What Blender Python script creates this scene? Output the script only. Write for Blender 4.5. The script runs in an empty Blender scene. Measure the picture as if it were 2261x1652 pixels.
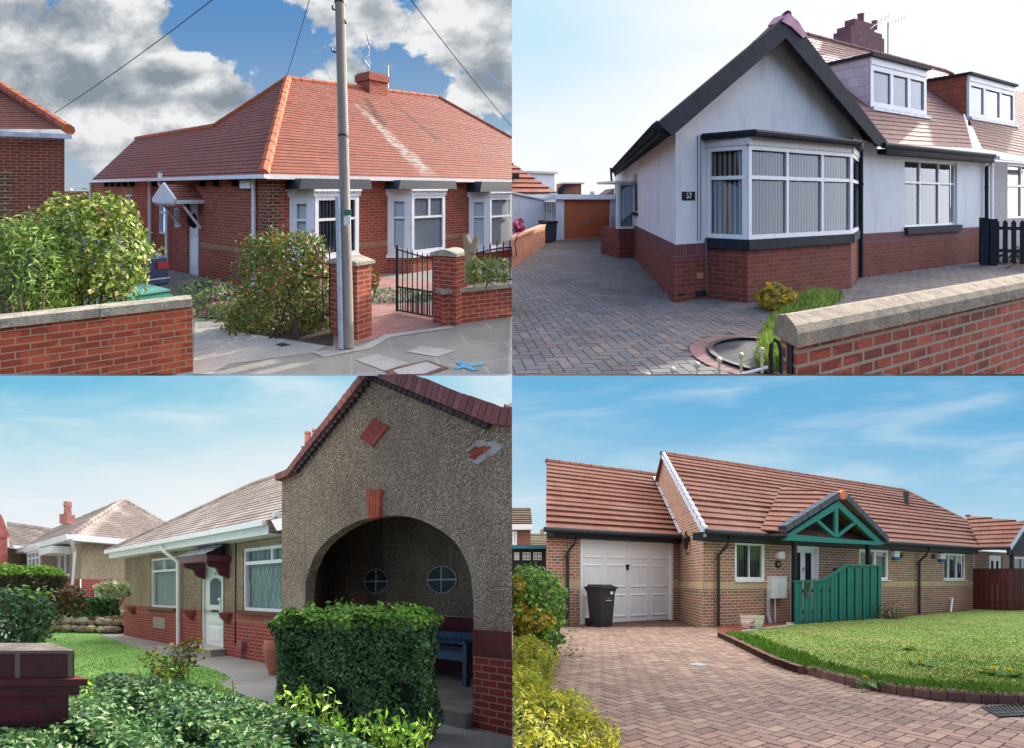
import bpy, bmesh, math, random
import numpy as np
from mathutils import Vector, Matrix
# Four places stand round one viewpoint: two on the rising slope ahead, two on the falling slope below them.
scene = bpy.context.scene
COL = scene.collection
R = math.radians
F = 520.0                      # focal length in pixels of a 1024 wide picture
# ---------------------------------------------------------------- camera, world, sun, exposure
cam = bpy.data.objects.new("camera", bpy.data.cameras.new("camera"))
COL.objects.link(cam)
cam.location = (0, 0, 0)
cam.rotation_euler = (R(90), 0, 0)
cam.data.sensor_width = 36
cam.data.lens = F / 1024 * 36
cam.data.clip_start = 0.05
cam.data.clip_end = 1000
scene.camera = cam
SUN_DIR = Vector((0.62, 0.60, 0.62)).normalized()
SUN_EL = math.asin(SUN_DIR.z)
world = bpy.data.worlds.new("World")
scene.world = world
world.use_nodes = True
wn = world.node_tree
bg = wn.nodes["Background"]
sk = wn.nodes.new("ShaderNodeTexSky")
sk.sky_type = 'NISHITA'
sk.sun_disc = False
sk.sun_elevation = SUN_EL
sk.sun_rotation = math.atan2(SUN_DIR.x, SUN_DIR.y)
sk.air_density = 0.7
sk.dust_density = 5.0
sk.ozone_density = 1.0
wn.links.new(sk.outputs[0], bg.inputs[0])
bg.inputs[1].default_value = 0.15
sun = bpy.data.objects.new("sun", bpy.data.lights.new("sun", 'SUN'))
COL.objects.link(sun)
sun.data.energy = 2.0
sun.data.angle = R(0.6)
sun.data.color = (1.0, 0.95, 0.87)
sun.rotation_euler = (-SUN_DIR).to_track_quat('-Z', 'Y').to_euler()
scene.view_settings.view_transform = 'Standard'
scene.view_settings.look = 'None'
scene.view_settings.exposure = 1.85
scene.view_settings.gamma = 1.0
scene.cycles.max_bounces = 6
scene.cycles.transparent_max_bounces = 12
scene.cycles.caustics_reflective = False
scene.cycles.caustics_refractive = False
scene.cycles.use_denoising = True
rng = np.random.default_rng(7)
random.seed(7)

# ---------------------------------------------------------------- sites
S = 512.0 / 2261.0
class Site:
    def __init__(s, X0, Y0, hz, eye, clip):
        s.X0, s.Y0, s.eye, s.clip = X0, Y0, eye, clip
        s.k = (374 - (hz * S + Y0)) / F           # slope of the ground along y
    def ray(s, qx, qy):
        return ((qx * S + s.X0 - 512) / F, (374 - (qy * S + s.Y0)) / F)
    def g(s, qx, qy, h=0.0):                       # point at height h over the ground
        u, v = s.ray(qx, qy)
        y = (s.eye - h) / (s.k - v)
        return (u * y, y, h)
    def at(s, qx, qy, y):                          # point at distance y
        u, v = s.ray(qx, qy)
        return (u * y, y, s.eye + y * (v - s.k))
    def w(s, p):
        return (p[0], p[1], -s.eye + s.k * p[1] + p[2])
    def hit(s, qx, qy, pl):                        # ray meets a plane (point, normal)
        u, v = s.ray(qx, qy)
        o = Vector((0, 0, s.eye)); dr = Vector((u, 1, v - s.k))
        t = (pl[0] - o).dot(pl[1]) / dr.dot(pl[1])
        return tuple(o + dr * t)
def plane3(a, b, c):
    a, b, c = Vector(a), Vector(b), Vector(c)
    return (a, (b - a).cross(c - a).normalized())
EPS = 1e-4
TL = Site(0, 0, 835, 2.3, [((0, 0, 0), (0, 0, 1)), ((0, 0, 0), (-1, 0, 0))])
TR = Site(512, 0, 885, 2.0, [((0, 0, 0), (0, 0, 1)), ((0, 0, 0), (1, 0, 0))])
BL = Site(0, 374, 955, 1.45, [((0, 0, -.004), (0, 0, -1)), ((0, 0, 0), (-1, 0, 0))])
BR = Site(512, 374, 905, 1.2, [((0, 0, -.004), (0, 0, -1)), ((0, 0, 0), (1, 0, 0))])

class Frame:                                       # a vertical wall plane: s along, h up, d outward
    def __init__(f, site, p0, p1, flip=False):
        f.site = site
        f.p = np.array(p0[:2], float)
        v = np.array(p1[:2], float) - f.p
        f.L = float(np.hypot(*v)); f.dir = v / f.L
        n = np.array((f.dir[1], -f.dir[0]))
        if n.dot(-f.p) < 0: n = -n
        f.n = -n if flip else n
    def xy(f, s, d=0.0):
        return f.p + f.dir * s + f.n * d
    def pt(f, s, h, d=0.0):
        q = f.xy(s, d)
        return (q[0], q[1], h)
    def P(f, s, h, d=0.0):
        return f.site.w(f.pt(s, h, d))
    def S(f, qx, d=0.0):
        u, _ = f.site.ray(qx, 0)
        p = f.p + f.n * d
        return (u * p[1] - p[0]) / (f.dir[0] - u * f.dir[1])
    def H(f, qx, qy, d=0.0):
        y = f.xy(f.S(qx, d), d)[1]
        return f.site.eye + y * (f.site.ray(qx, qy)[1] - f.site.k)
    def SH(f, qx, qy, d=0.0):
        return (f.S(qx, d), f.H(qx, qy, d))
    def rect(f, x0, yt, x1, yb, d=0.0):            # image rectangle (edges read at its left side)
        return (f.S(x0, d), f.S(x1, d), f.H(x0, yb, d), f.H(x0, yt, d))
    def dist(f, q):                                # outward distance of a ground point
        return float((np.array(q[:2]) - f.p).dot(f.n))
    def off(f, d, s=0.0):                          # a parallel frame
        g = Frame(f.site, f.xy(s, d), f.xy(s + 1, d)); g.n = f.n
        return g
    def side(f, s, d0, d1):                        # the frame of a face running outward at s
        g = Frame(f.site, f.xy(s, d0), f.xy(s, d1))
        return g

# ---------------------------------------------------------------- mesh builder
class MB:
    def __init__(m, site):
        m.site = site; m.v = []; m.f = []; m.uv = []; m.mi = []; m.col = []
    def poly(m, pts, uv=None, mi=0, col=None, world=False):
        b = len(m.v)
        m.v += [p if world else m.site.w(p) for p in pts]
        m.f.append(tuple(range(b, b + len(pts))))
        m.uv.append(uv if uv else [(p[0] + p[1], p[2]) for p in pts])
        m.mi.append(mi); m.col.append(col or (1, 1, 1))
    def fpoly(m, fr, shd, mi=0, uv=None, col=None):
        m.poly([fr.pt(*a) for a in shd], uv or [(a[0], a[1]) for a in shd], mi, col)
    def box(m, fr, s0, s1, h0, h1, d0, d1, mi=0, col=None, skip=''):
        if s0 > s1: s0, s1 = s1, s0
        if h0 > h1: h0, h1 = h1, h0
        if d0 > d1: d0, d1 = d1, d0
        q = lambda *a: m.fpoly(fr, a, mi, None, col)
        def e(pts, uv): m.poly([fr.pt(*a) for a in pts], uv, mi, col)
        if 'f' not in skip: q((s0, h0, d1), (s1, h0, d1), (s1, h1, d1), (s0, h1, d1))
        if 'b' not in skip: q((s0, h0, d0), (s0, h1, d0), (s1, h1, d0), (s1, h0, d0))
        for s in (s0, s1):
            p = [(s, h0, d0), (s, h0, d1), (s, h1, d1), (s, h1, d0)]
            e(p, [(a[2] + s, a[1]) for a in p])
        for h in (h0, h1):
            p = [(s0, h, d0), (s1, h, d0), (s1, h, d1), (s0, h, d1)]
            e(p, [(a[0], a[2] + h) for a in p])
    def prism(m, fr, sh, d0, d1, mi=0, uvs=1.0, col=None):
        m.fpoly(fr, [(s, h, d1) for s, h in sh], mi, None, col)
        m.fpoly(fr, [(s, h, d0) for s, h in reversed(sh)], mi, None, col)
        L = 0
        for i in range(len(sh)):
            a, b = sh[i], sh[(i + 1) % len(sh)]
            l = math.hypot(b[0] - a[0], b[1] - a[1])
            m.fpoly(fr, [(a[0], a[1], d0), (b[0], b[1], d0), (b[0], b[1], d1), (a[0], a[1], d1)], mi,
                    [(L, d0), (L + l, d0), (L + l, d1), (L, d1)], col)
            L += l
    def tube(m, pts, r, n=8, mi=0, col=None, r1=None, cap=True):
        pts = [Vector(m.site.w(p)) for p in pts]
        rings = []
        L = 0; N = len(pts)
        for i, p in enumerate(pts):
            t = (pts[min(i + 1, N - 1)] - pts[max(i - 1, 0)]).normalized()
            a = Vector((0, 0, 1)) if abs(t.z) < .9 else Vector((1, 0, 0))
            x = t.cross(a).normalized(); y = t.cross(x)
            rr = r if r1 is None else r + (r1 - r) * i / (N - 1)
            if i: L += (p - pts[i - 1]).length
            rings.append(([tuple(p + (x * math.cos(2 * math.pi * k / n) + y * math.sin(2 * math.pi * k / n)) * rr) for k in range(n)], L, rr))
        for (A, la, ra), (B, lb, rb) in zip(rings, rings[1:]):
            for k in range(n):
                k2 = (k + 1) % n
                c = 2 * math.pi * ra / n
                m.poly([A[k], A[k2], B[k2], B[k]], [(k * c, la), (k * c + c, la), (k * c + c, lb), (k * c, lb)], mi, col, True)
        if cap:
            for ring in (rings[0][0], rings[-1][0]): m.poly(ring, [(0, 0)] * n, mi, col, True)
    def lathe(m, c, prof, n=20, mi=0, ax=1.0):
        for (r0, h0), (r1, h1) in zip(prof, prof[1:]):
            for k in range(n):
                a, b = 2 * math.pi * k / n, 2 * math.pi * (k + 1) / n
                p = [(c[0] + r * math.cos(t), c[1] + r * math.sin(t) * ax, c[2] + h) for r, h, t in ((r0, h0, a), (r0, h0, b), (r1, h1, b), (r1, h1, a))]
                m.poly(p, [(a * r0, h0), (b * r0, h0), (b * r1, h1), (a * r1, h1)], mi)
    def sphere(m, c, r, n=10, mi=0, sz=1.0):
        m.lathe(c, [(r * math.sin(math.pi * i / n), -r * sz * math.cos(math.pi * i / n)) for i in range(n + 1)], n + 2, mi)
    def wall(m, fr, s0, s1, h0, h1, holes=(), depth=.1, mi=0, d=0.0):
        ss = sorted({s0, s1, *[min(max(x, s0), s1) for o in holes for x in o[:2]]})
        hh = sorted({h0, h1, *[min(max(x, h0), h1) for o in holes for x in o[2:4]]})
        for a, b in zip(ss, ss[1:]):
            for c, e in zip(hh, hh[1:]):
                ms, mh = (a + b) / 2, (c + e) / 2
                if any(o[0] < ms < o[1] and o[2] < mh < o[3] for o in holes): continue
                m.fpoly(fr, [(a, c, d), (b, c, d), (b, e, d), (a, e, d)], mi)
        for o in holes:
            a, b, c, e = o[:4]
            for p in ([(a, c, d), (a, e, d), (a, e, d - depth), (a, c, d - depth)], [(b, c, d), (b, e, d), (b, e, d - depth), (b, c, d - depth)]):
                m.fpoly(fr, p, mi, [(x[0] + x[2], x[1]) for x in p])
            for p in ([(a, e, d), (b, e, d), (b, e, d - depth), (a, e, d - depth)], [(a, c, d), (b, c, d), (b, c, d - depth), (a, c, d - depth)]):
                m.fpoly(fr, p, mi, [(x[0], x[1] + x[2]) for x in p])
    def tiled(m, poly, row=.3, lift=.03, mi=0, jag=0.0, off=0.0, base=None, flipv=False):
        """stepped tile courses over a convex polygon (site points); the first edge runs along the eave"""
        P = [Vector(p) for p in poly]
        O = P[0]; U = (P[1] - P[0]).normalized()
        N = None
        for i in range(2, len(P)):
            c = (P[1] - P[0]).cross(P[i] - P[0])
            if c.length > 1e-6: N = c.normalized(); break
        if N.z < 0: N = -N
        Vv = N.cross(U)
        if Vv.z < 0: Vv = -Vv
        q = [((p - O).dot(U), (p - O).dot(Vv)) for p in P]
        ar = sum(a[0] * b[1] - b[0] * a[1] for a, b in zip(q, q[1:] + q[:1]))
        if ar < 0: q = q[::-1]
        vm = max(a[1] for a in q); u0 = min(a[0] for a in q) - 1; u1 = max(a[0] for a in q) + 1
        v0 = min(a[1] for a in q)
        i = math.floor(v0 / row); lift0 = lift
        def to3(a, l): return tuple(O + U * a[0] + Vv * a[1] + N * (l + off))
        while i * row < vm:
            a, b = i * row, (i + 1) * row; lift = lift0 * rng.uniform(.75, 1.3)
            c = clip2([(u0, a), (u1, a), (u1, b), (u0, b)], q)
            if len(c) > 2:
                m.poly([to3(x, lift * (1 - (x[1] - a) / row)) for x in c], [x for x in c], mi)
                low = [x for x in c if x[1] < a + 1e-5]
                if len(low) >= 2:
                    x0 = min(low); x1 = max(low)
                    m.poly([to3(x0, 0), to3(x1, 0), to3(x1, lift), to3(x0, lift)], [(x0[0], a), (x1[0], a), (x1[0], a + .02), (x0[0], a + .02)], mi)
            i += 1
    def obj(m, name, mats, parent=None, cut='bisect', smooth=False):
        mats = mats if isinstance(mats, (list, tuple)) else [mats]
        root = parent
        while root is not None and root.parent is not None: root = root.parent
        o = Vector(root.location) if root is not None else Vector((0, 0, 0))
        v = np.array(m.v, dtype=np.float32).reshape(-1, 3)
        fs, uv, mi, col = m.f, m.uv, m.mi, m.col
        if cut == 'drop':
            ok = np.ones(len(v), bool)
            for pt, n in m.site.clip:
                ok &= (v - np.array(pt)).dot(np.array(n)) > -1e-4
            keep = [i for i, f in enumerate(fs) if all(ok[j] for j in f)]
            fs = [fs[i] for i in keep]; uv = [uv[i] for i in keep]; mi = [mi[i] for i in keep]; col = [col[i] for i in keep]
        me = bpy.data.meshes.new(name)
        v = v - np.array(o[:])
        me.from_pydata(v.tolist(), [], fs)
        ul = me.uv_layers.new(name="UVMap")
        flat = np.array([c for f in uv for c in f], dtype=np.float32).ravel()
        ul.data.foreach_set("uv", flat)
        ca = me.color_attributes.new("Col", 'FLOAT_COLOR', 'CORNER')
        cc = np.array([(c[0], c[1], c[2], 1.0) for c, f in zip(col, fs) for _ in f], dtype=np.float32).ravel()
        ca.data.foreach_set("color", cc)
        me.polygons.foreach_set("material_index", np.array(mi, dtype=np.int32))
        for mt in mats: me.materials.append(mt)
        if cut == 'bisect':
            need = False
            for pt, n in m.site.clip:
                dd = (v + np.array(o[:]) - np.array(pt)).dot(np.array(n))
                if dd.min() < -1e-4: need = True
            if need:
                bm = bmesh.new(); bm.from_mesh(me)
                for pt, n in m.site.clip:
                    bmesh.ops.bisect_plane(bm, geom=bm.verts[:] + bm.edges[:] + bm.faces[:], dist=1e-5, plane_co=Vector(pt) - o, plane_no=n, clear_inner=True)
                bm.to_mesh(me); bm.free()
        if smooth:
            me.polygons.foreach_set("use_smooth", [True] * len(me.polygons))
        me.update()
        ob = bpy.data.objects.new(name, me)
        COL.objects.link(ob)
        if parent is not None: ob.parent = parent
        return ob
def clip2(sub, clipper):
    out = sub
    n = len(clipper)
    for i in range(n):
        a, b = clipper[i], clipper[(i + 1) % n]
        ins = lambda p: (b[0] - a[0]) * (p[1] - a[1]) - (b[1] - a[1]) * (p[0] - a[0]) >= -1e-9
        inp, out = out, []
        for j in range(len(inp)):
            p, r = inp[j], inp[(j + 1) % len(inp)]
            ip, ir = ins(p), ins(r)
            if ip: out.append(p)
            if ip != ir:
                d1 = (b[0] - a[0]) * (p[1] - a[1]) - (b[1] - a[1]) * (p[0] - a[0])
                d2 = (b[0] - a[0]) * (r[1] - a[1]) - (b[1] - a[1]) * (r[0] - a[0])
                t = d1 / (d1 - d2)
                out.append((p[0] + (r[0] - p[0]) * t, p[1] + (r[1] - p[1]) * t))
        if not out: return []
    return out
def thing(site, name, label, cat, p, group=None):
    o = bpy.data.objects.new(name, None); COL.objects.link(o)
    o.empty_display_size = .2
    o.location = site.w(p)
    return tag(o, label, cat, group)
def tag(o, label, cat, group=None):
    o['label'] = label; o['category'] = cat
    if group: o['group'] = group
    return o
def struct(o): o['kind'] = 'structure'; return o
def stuff(o, label, cat): o['kind'] = 'stuff'; return tag(o, label, cat)

# ---------------------------------------------------------------- materials
def C(h):
    h = h.lstrip('#')
    r = [int(h[i:i + 2], 16) / 255 for i in (0, 2, 4)]
    return tuple(x / 12.92 if x <= .04045 else ((x + .055) / 1.055) ** 2.4 for x in r)
class NT:
    """a small helper that writes shader nodes as expressions"""
    def __init__(t, name, emit=False):
        t.m = bpy.data.materials.new(name); t.m.use_nodes = True
        t.t = t.m.node_tree; t.out = t.t.nodes["Material Output"]
        t.b = t.t.nodes["Principled BSDF"]
    def node(t, typ, ins=(), **kw):
        n = t.t.nodes.new(typ)
        for k, v in kw.items(): setattr(n, k, v)
        for k, v in (ins.items() if isinstance(ins, dict) else enumerate(ins)):
            t.put(n.inputs[k], v)
        return n
    def put(t, sock, v):
        if v is None: return
        if isinstance(v, bpy.types.NodeSocket): t.t.links.new(v, sock)
        elif sock.type == 'RGBA': sock.default_value = (*v[:3], 1.0)
        else: sock.default_value = v
    def math(t, op, a, b=None, c=None, clamp=False):
        n = t.node('ShaderNodeMath', [a, b, c], operation=op, use_clamp=clamp); return n.outputs[0]
    def add(t, a, b): return t.math('ADD', a, b)
    def mul(t, a, b): return t.math('MULTIPLY', a, b)
    def sub(t, a, b): return t.math('SUBTRACT', a, b)
    def smooth(t, x, a, b, lo=0.0, hi=1.0):
        n = t.node('ShaderNodeMapRange', [x, a, b, lo, hi], interpolation_type='SMOOTHSTEP'); return n.outputs[0]
    def uv(t): return t.node('ShaderNodeUVMap', uv_map="UVMap").outputs[0]
    def pos(t): return t.node('ShaderNodeNewGeometry').outputs['Position']
    def vcol(t): return t.node('ShaderNodeVertexColor', layer_name="Col").outputs[0]
    def sep(t, v):
        n = t.node('ShaderNodeSeparateXYZ', [v]); return n.outputs[0], n.outputs[1], n.outputs[2]
    def vec(t, x, y, z=0.0): return t.node('ShaderNodeCombineXYZ', [x, y, z]).outputs[0]
    def scale(t, v, s): return t.node('ShaderNodeVectorMath', [v, s], operation='MULTIPLY').outputs[0]
    def noise(t, v, s, det=4, rough=.55, dist=0.0):
        n = t.node('ShaderNodeTexNoise', {'Vector': v, 'Scale': s, 'Detail': det, 'Roughness': rough, 'Distortion': dist}); return n.outputs[0]
    def vor(t, v, s, feat='F1', out=0, rnd=1.0):
        n = t.node('ShaderNodeTexVoronoi', {'Vector': v, 'Scale': s, 'Randomness': rnd}, feature=feat); return n.outputs[out]
    def mix(t, f, a, b, mode='MIX'):
        n = t.node('ShaderNodeMix', data_type='RGBA', blend_type=mode)
        t.put(n.inputs[0], f); t.put(n.inputs[6], a); t.put(n.inputs[7], b); return n.outputs[2]
    def ramp(t, f, stops):
        n = t.node('ShaderNodeValToRGB', [f]); e = n.color_ramp.elements
        while len(e) < len(stops): e.new(.5)
        for x, (p, c) in zip(e, stops): x.position = p; x.color = (*c, 1)
        return n.outputs[0]
    def bump(t, h, s=.5, d=.01):
        return t.node('ShaderNodeBump', {'Height': h, 'Strength': s, 'Distance': d}).outputs[0]
    def done(t, col, rough=.8, normal=None, metal=0.0, spec=.3, trans=None):
        t.put(t.b.inputs['Base Color'], col); t.put(t.b.inputs['Roughness'], rough)
        t.b.inputs['Metallic'].default_value = metal
        t.b.inputs['Specular IOR Level'].default_value = spec
        if normal is not None: t.put(t.b.inputs['Normal'], normal)
        return t.m
    def emit(t, col, st=1.0):
        e = t.node('ShaderNodeEmission', [col, st]); t.t.links.new(e.outputs[0], t.out.inputs[0]); return t.m
def plain(name, col, rough=.6, var=.12, sc=6.0, spec=.3, metal=0.0, bump=0.0, bsc=40):
    t = NT(name); c = C(col) if isinstance(col, str) else col
    p = t.pos()
    n = t.noise(p, sc, 4)
    f = t.smooth(n, .3, .7)
    k = t.mix(f, tuple(x * (1 - var) for x in c), tuple(min(1, x * (1 + var)) for x in c))
    nm = t.bump(t.noise(p, bsc, 3), bump, .01) if bump else None
    return t.done(k, rough, nm, metal, spec)
def brick(name, a, b, mortar, bw=.225, rh=.075, ms=.007, dark=None, dirt=.22, stain=None, bmp=.5, seedoff=0.0):
    t = NT(name); uv = t.uv()
    n = t.node('ShaderNodeTexBrick', {'Vector': uv, 'Color1': (1, 1, 1), 'Color2': (0, 0, 0), 'Mortar': (.5, .5, .5), 'Scale': 1.0, 'Mortar Size': ms,
               'Mortar Smooth': .2, 'Bias': 0.0, 'Brick Width': bw, 'Row Height': rh})
    rnd = n.outputs[0]; mo = n.outputs[1]
    p = t.pos()
    c = t.mix(rnd, C(a), C(b))
    if dark:
        ux, uy, _ = t.sep(uv)
        cell = t.vor(t.vec(t.math('DIVIDE', ux, bw * 1.02), t.math('DIVIDE', uy, rh * 1.01)), 1.0, 'F1', 1, .3)
        cx, _, _ = t.sep(cell)
        c = t.mix(t.mul(t.smooth(cx, .55, .75), .85), c, C(dark))
    nz = t.noise(p, 1.3, 5, .6)
    fine = t.noise(p, 28, 3)
    c = t.mix(t.mul(t.smooth(nz, .42, .75), dirt), c, (.05, .04, .035))
    c = t.mix(t.smooth(fine, .3, .75), t.mix(.18, c, (0, 0, 0)), c)
    c = t.mix(mo, c, C(mortar))
    if stain: c = t.mix(t.mul(t.smooth(t.noise(p, .8, 3), .55, .75), .5), c, C(stain))
    h = t.add(t.mul(mo, -1.0), t.mul(fine, .25))
    return t.done(c, .85, t.bump(h, bmp, .012))
def tilemat(name, a, b, line, cw=.25, row=.3, dirt=None, damt=.3, lw=.05, rough=.75, stains=(), bmp=.3, lichen='#a79c86'):
    t = NT(name); uv = t.uv(); u, v, _ = t.sep(uv)
    p = t.pos()
    vi = t.math('FLOOR', t.math('DIVIDE', v, row))
    uo = t.add(t.math('DIVIDE', u, cw), t.mul(vi, .5))
    ui = t.math('FLOOR', uo)
    rnd = t.node('ShaderNodeTexWhiteNoise', {'Vector': t.vec(ui, vi)}, noise_dimensions='2D').outputs[0]
    c = t.mix(rnd, C(a), C(b))
    c = t.mix(t.mul(t.smooth(t.noise(p, .9, 5, .6), .4, .7), damt), c, C(dirt or '#4a3a34'))
    c = t.mix(t.mul(t.smooth(t.noise(p, 14, 4), .45, .75), .3), c, C(dirt or '#4a3a34'))
    c = t.mix(t.mul(t.smooth(t.noise(p, 26, 4, .7), .6, .7), .45), c, C(lichen))
    c = t.mix(t.mul(t.smooth(t.noise(p, 2.3, 5, .7), .56, .7), .35), c, tuple(x * .6 for x in C(a)))
    fu = t.math('FRACT', uo); fv = t.math('FRACT', t.math('DIVIDE', v, row))
    lu = t.math('LESS_THAN', fu, .035)
    c = t.mix(t.mul(lu, .55), c, C(line))
    lv = t.smooth(fv, 0.0, lw, 1.0, 0.0)
    c = t.mix(lv, c, C(line))
    for (x0, y0, x1, y1, w0, w1, colr, amt, sc) in stains:
        dx, dy = x1 - x0, y1 - y0; L = math.hypot(dx, dy)
        a_ = t.math('DIVIDE', t.add(t.mul(t.sub(u, x0), dx / L), t.mul(t.sub(v, y0), dy / L)), L)
        b_ = t.math('ABSOLUTE', t.add(t.mul(t.sub(u, x0), -dy / L), t.mul(t.sub(v, y0), dx / L)))
        wob = t.add(b_, t.mul(t.sub(t.noise(uv, 2.2, 4), .5), w1 * .9))
        wd = t.add(w0, t.mul(a_, w1 - w0))
        msk = t.smooth(t.math('DIVIDE', wob, wd), .35, 1.0, 1.0, 0.0)
        msk = t.mul(msk, t.mul(t.smooth(a_, -.02, .12), t.smooth(a_, .85, 1.03, 1.0, 0.0)))
        msk = t.mul(msk, t.smooth(t.noise(uv, sc, 3, .7), .32, .6))
        c = t.mix(t.mul(msk, amt), c, C(colr))
    return t.done(c, rough, t.bump(t.add(t.mul(lu, -1.0), t.mul(t.noise(p, 30, 3), .4)), bmp, .012))
def leafmat(name, rough=.45, trans=.25, spec=.35):
    t = NT(name)
    c = t.vcol()
    p = t.pos()
    c = t.mix(t.smooth(t.noise(p, 3.0, 2), .3, .7), t.mix(.25, c, (.01, .02, .005)), c)
    m = t.done(c, rough, spec=spec)
    tr = t.node('ShaderNodeBsdfTranslucent', [c])
    mx = t.node('ShaderNodeMixShader', [trans, t.b.outputs[0], tr.outputs[0]])
    t.t.links.new(mx.outputs[0], t.out.inputs[0])
    return m
def pebble(name, base, light, dark, sc=55, dirt=None, bmp=.9, dm=.4):
    t = NT(name); p = t.pos()
    cellc = t.vor(p, sc, 'F1', 1); dist = t.vor(p, sc, 'F1', 0)
    cx, cy, cz = t.sep(cellc)
    c = t.ramp(cx, [(0, C(dark)), (.35, C(base)), (.75, C(base)), (1, C(light))])
    c = t.mix(t.smooth(cy, .88, .99), c, C('#d8c9a8'))
    c = t.mix(t.smooth(dist, .35, .75), c, C(dark))
    n2 = t.noise(p, 1.1, 5, .6)
    c = t.mix(t.mul(t.smooth(n2, .42, .72), dm), c, C(dirt or dark))
    c = t.mix(t.mul(t.smooth(t.noise(p, 9, 3), .4, .7), .25), c, C(dark))
    px_, py_, pz_ = t.sep(p)
    c = t.mix(t.mul(t.smooth(t.noise(t.vec(t.mul(px_, 3.0), t.mul(py_, 3.0), t.mul(pz_, .35)), 1.0, 5, .6), .5, .72), dm), c, C(dirt or dark))
    c = t.mix(t.mul(t.smooth(t.noise(p, .45, 3), .45, .7), .3), c, C(light))
    return t.done(c, .8, t.bump(t.mul(dist, -1.0), bmp, .02), spec=.4)
def stucco(name, col, var=.06, dirt='#8a8478', damt=.3):
    t = NT(name); p = t.pos()
    c = t.mix(t.smooth(t.noise(p, 5, 4), .3, .7), tuple(x * (1 - var) for x in C(col)), C(col))
    x, y, z = t.sep(p)
    st = t.noise(t.vec(t.mul(x, 2.2), t.mul(y, 2.2), t.mul(z, .5)), 1.0, 5, .6)
    c = t.mix(t.mul(t.smooth(st, .5, .75), damt), c, C(dirt))
    return t.done(c, .9, t.bump(t.noise(p, 60, 3), .35, .008), spec=.2)
def blinds(name, a, b, per=.09, duty=.5, warm=None):
    t = NT(name); u, v, _ = t.sep(t.uv())
    fr = t.math('FRACT', t.math('DIVIDE', t.add(u, t.mul(t.noise(t.vec(t.mul(u, 9.0), 0.0), 1.0, 2), .04)), per))
    f = t.smooth(t.math('ABSOLUTE', t.sub(fr, .5)), duty * .5 - .08, duty * .5 + .08)
    c = t.mix(f, C(a), C(b))
    c = t.mix(t.mul(t.noise(t.vec(t.mul(u, 3.0), t.mul(v, .6)), 2.0, 3), .5), c, C(b))
    return t.done(c, .9, spec=.1)
def glass(name, tint='#ffffff', refl=.22, fk=1.0):
    t = NT(name)
    tr = t.node('ShaderNodeBsdfTransparent', [C(tint)])
    gl = t.node('ShaderNodeBsdfGlossy', {'Color': (.9, .95, 1), 'Roughness': .03, 'Normal': t.bump(t.noise(t.pos(), 1.7, 2), .05, .05)})
    fr = t.node('ShaderNodeFresnel', {'IOR': 1.5}).outputs[0]
    f = t.math('ADD', t.mul(fr, fk), refl, clamp=True)
    mx = t.node('ShaderNodeMixShader', [f, tr.outputs[0], gl.outputs[0]])
    t.t.links.new(mx.outputs[0], t.out.inputs[0])
    return t.m
def paver(name, dirt='#3c3733', damt=.4, rough=.85, moss=None):
    t = NT(name); p = t.pos()
    c = t.vcol()
    c = t.mix(t.mul(t.smooth(t.noise(p, .7, 5, .6), .42, .72), damt), c, C(dirt))
    c = t.mix(t.mul(t.smooth(t.noise(p, .28, 4, .6), .5, .68), damt * .8), c, C(dirt))
    c = t.mix(t.mul(t.smooth(t.noise(p, 2.2, 5, .75), .6, .7), .35), c, tuple(x * .5 for x in C(dirt)))
    c = t.mix(t.mul(t.smooth(t.noise(p, 60, 3), .5, .75), .35), c, tuple(x * 1.6 for x in C(dirt)))
    c = t.mix(t.mul(t.smooth(t.noise(p, 90, 2), .6, .75), .25), c, (.55, .5, .46))
    return t.done(c, rough, t.bump(t.noise(p, 120, 3), .3, .006))
def concrete(name, a, b, sc=1.2, joints=None, jc='#5a564e'):
    t = NT(name); p = t.pos()
    c = t.mix(t.smooth(t.noise(p, sc, 6, .65), .3, .7), C(a), C(b))
    c = t.mix(t.mul(t.smooth(t.noise(p, 45, 3), .5, .75), .35), c, tuple(x * .5 for x in C(a)))
    c = t.mix(t.mul(t.smooth(t.noise(p, 70, 2), .62, .7), .3), c, tuple(min(1, x * 1.5) for x in C(b)))
    return t.done(c, .9, t.bump(t.noise(p, 80, 4), .35, .006))
def woodmat(name, a, b, sc=1.0, rough=.75):
    t = NT(name); u, v, _ = t.sep(t.uv())
    n = t.noise(t.vec(t.mul(u, 30.0 * sc), t.mul(v, 1.2 * sc)), 1.0, 5, .65)
    c = t.mix(t.smooth(n, .3, .72), C(a), C(b))
    c = t.mix(t.mul(t.smooth(t.noise(t.pos(), 2.0, 4), .45, .7), .3), c, tuple(x * .55 for x in C(a)))
    return t.done(c, rough, t.bump(n, .3, .006))
def stonecap(name, a='#b7ab92', b='#8a8577', moss='#5f6046', lich='#cfc6ae'):
    t = NT(name); p = t.pos()
    c = t.mix(t.smooth(t.noise(p, 6, 5, .65), .35, .65), C(a), C(b))
    c = t.mix(t.mul(t.smooth(t.vor(p, 22, 'F1', 0), .15, .42, 1.0, 0.0), .35), c, C(moss))
    c = t.mix(t.mul(t.smooth(t.noise(p, 24, 4, .7), .52, .66), .7), c, C(lich))
    c = t.mix(t.mul(t.smooth(t.noise(p, 38, 3, .7), .58, .68), .6), c, C('#55504a'))
    return t.done(c, .95, t.bump(t.noise(p, 40, 4, .7), .6, .02))
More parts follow.
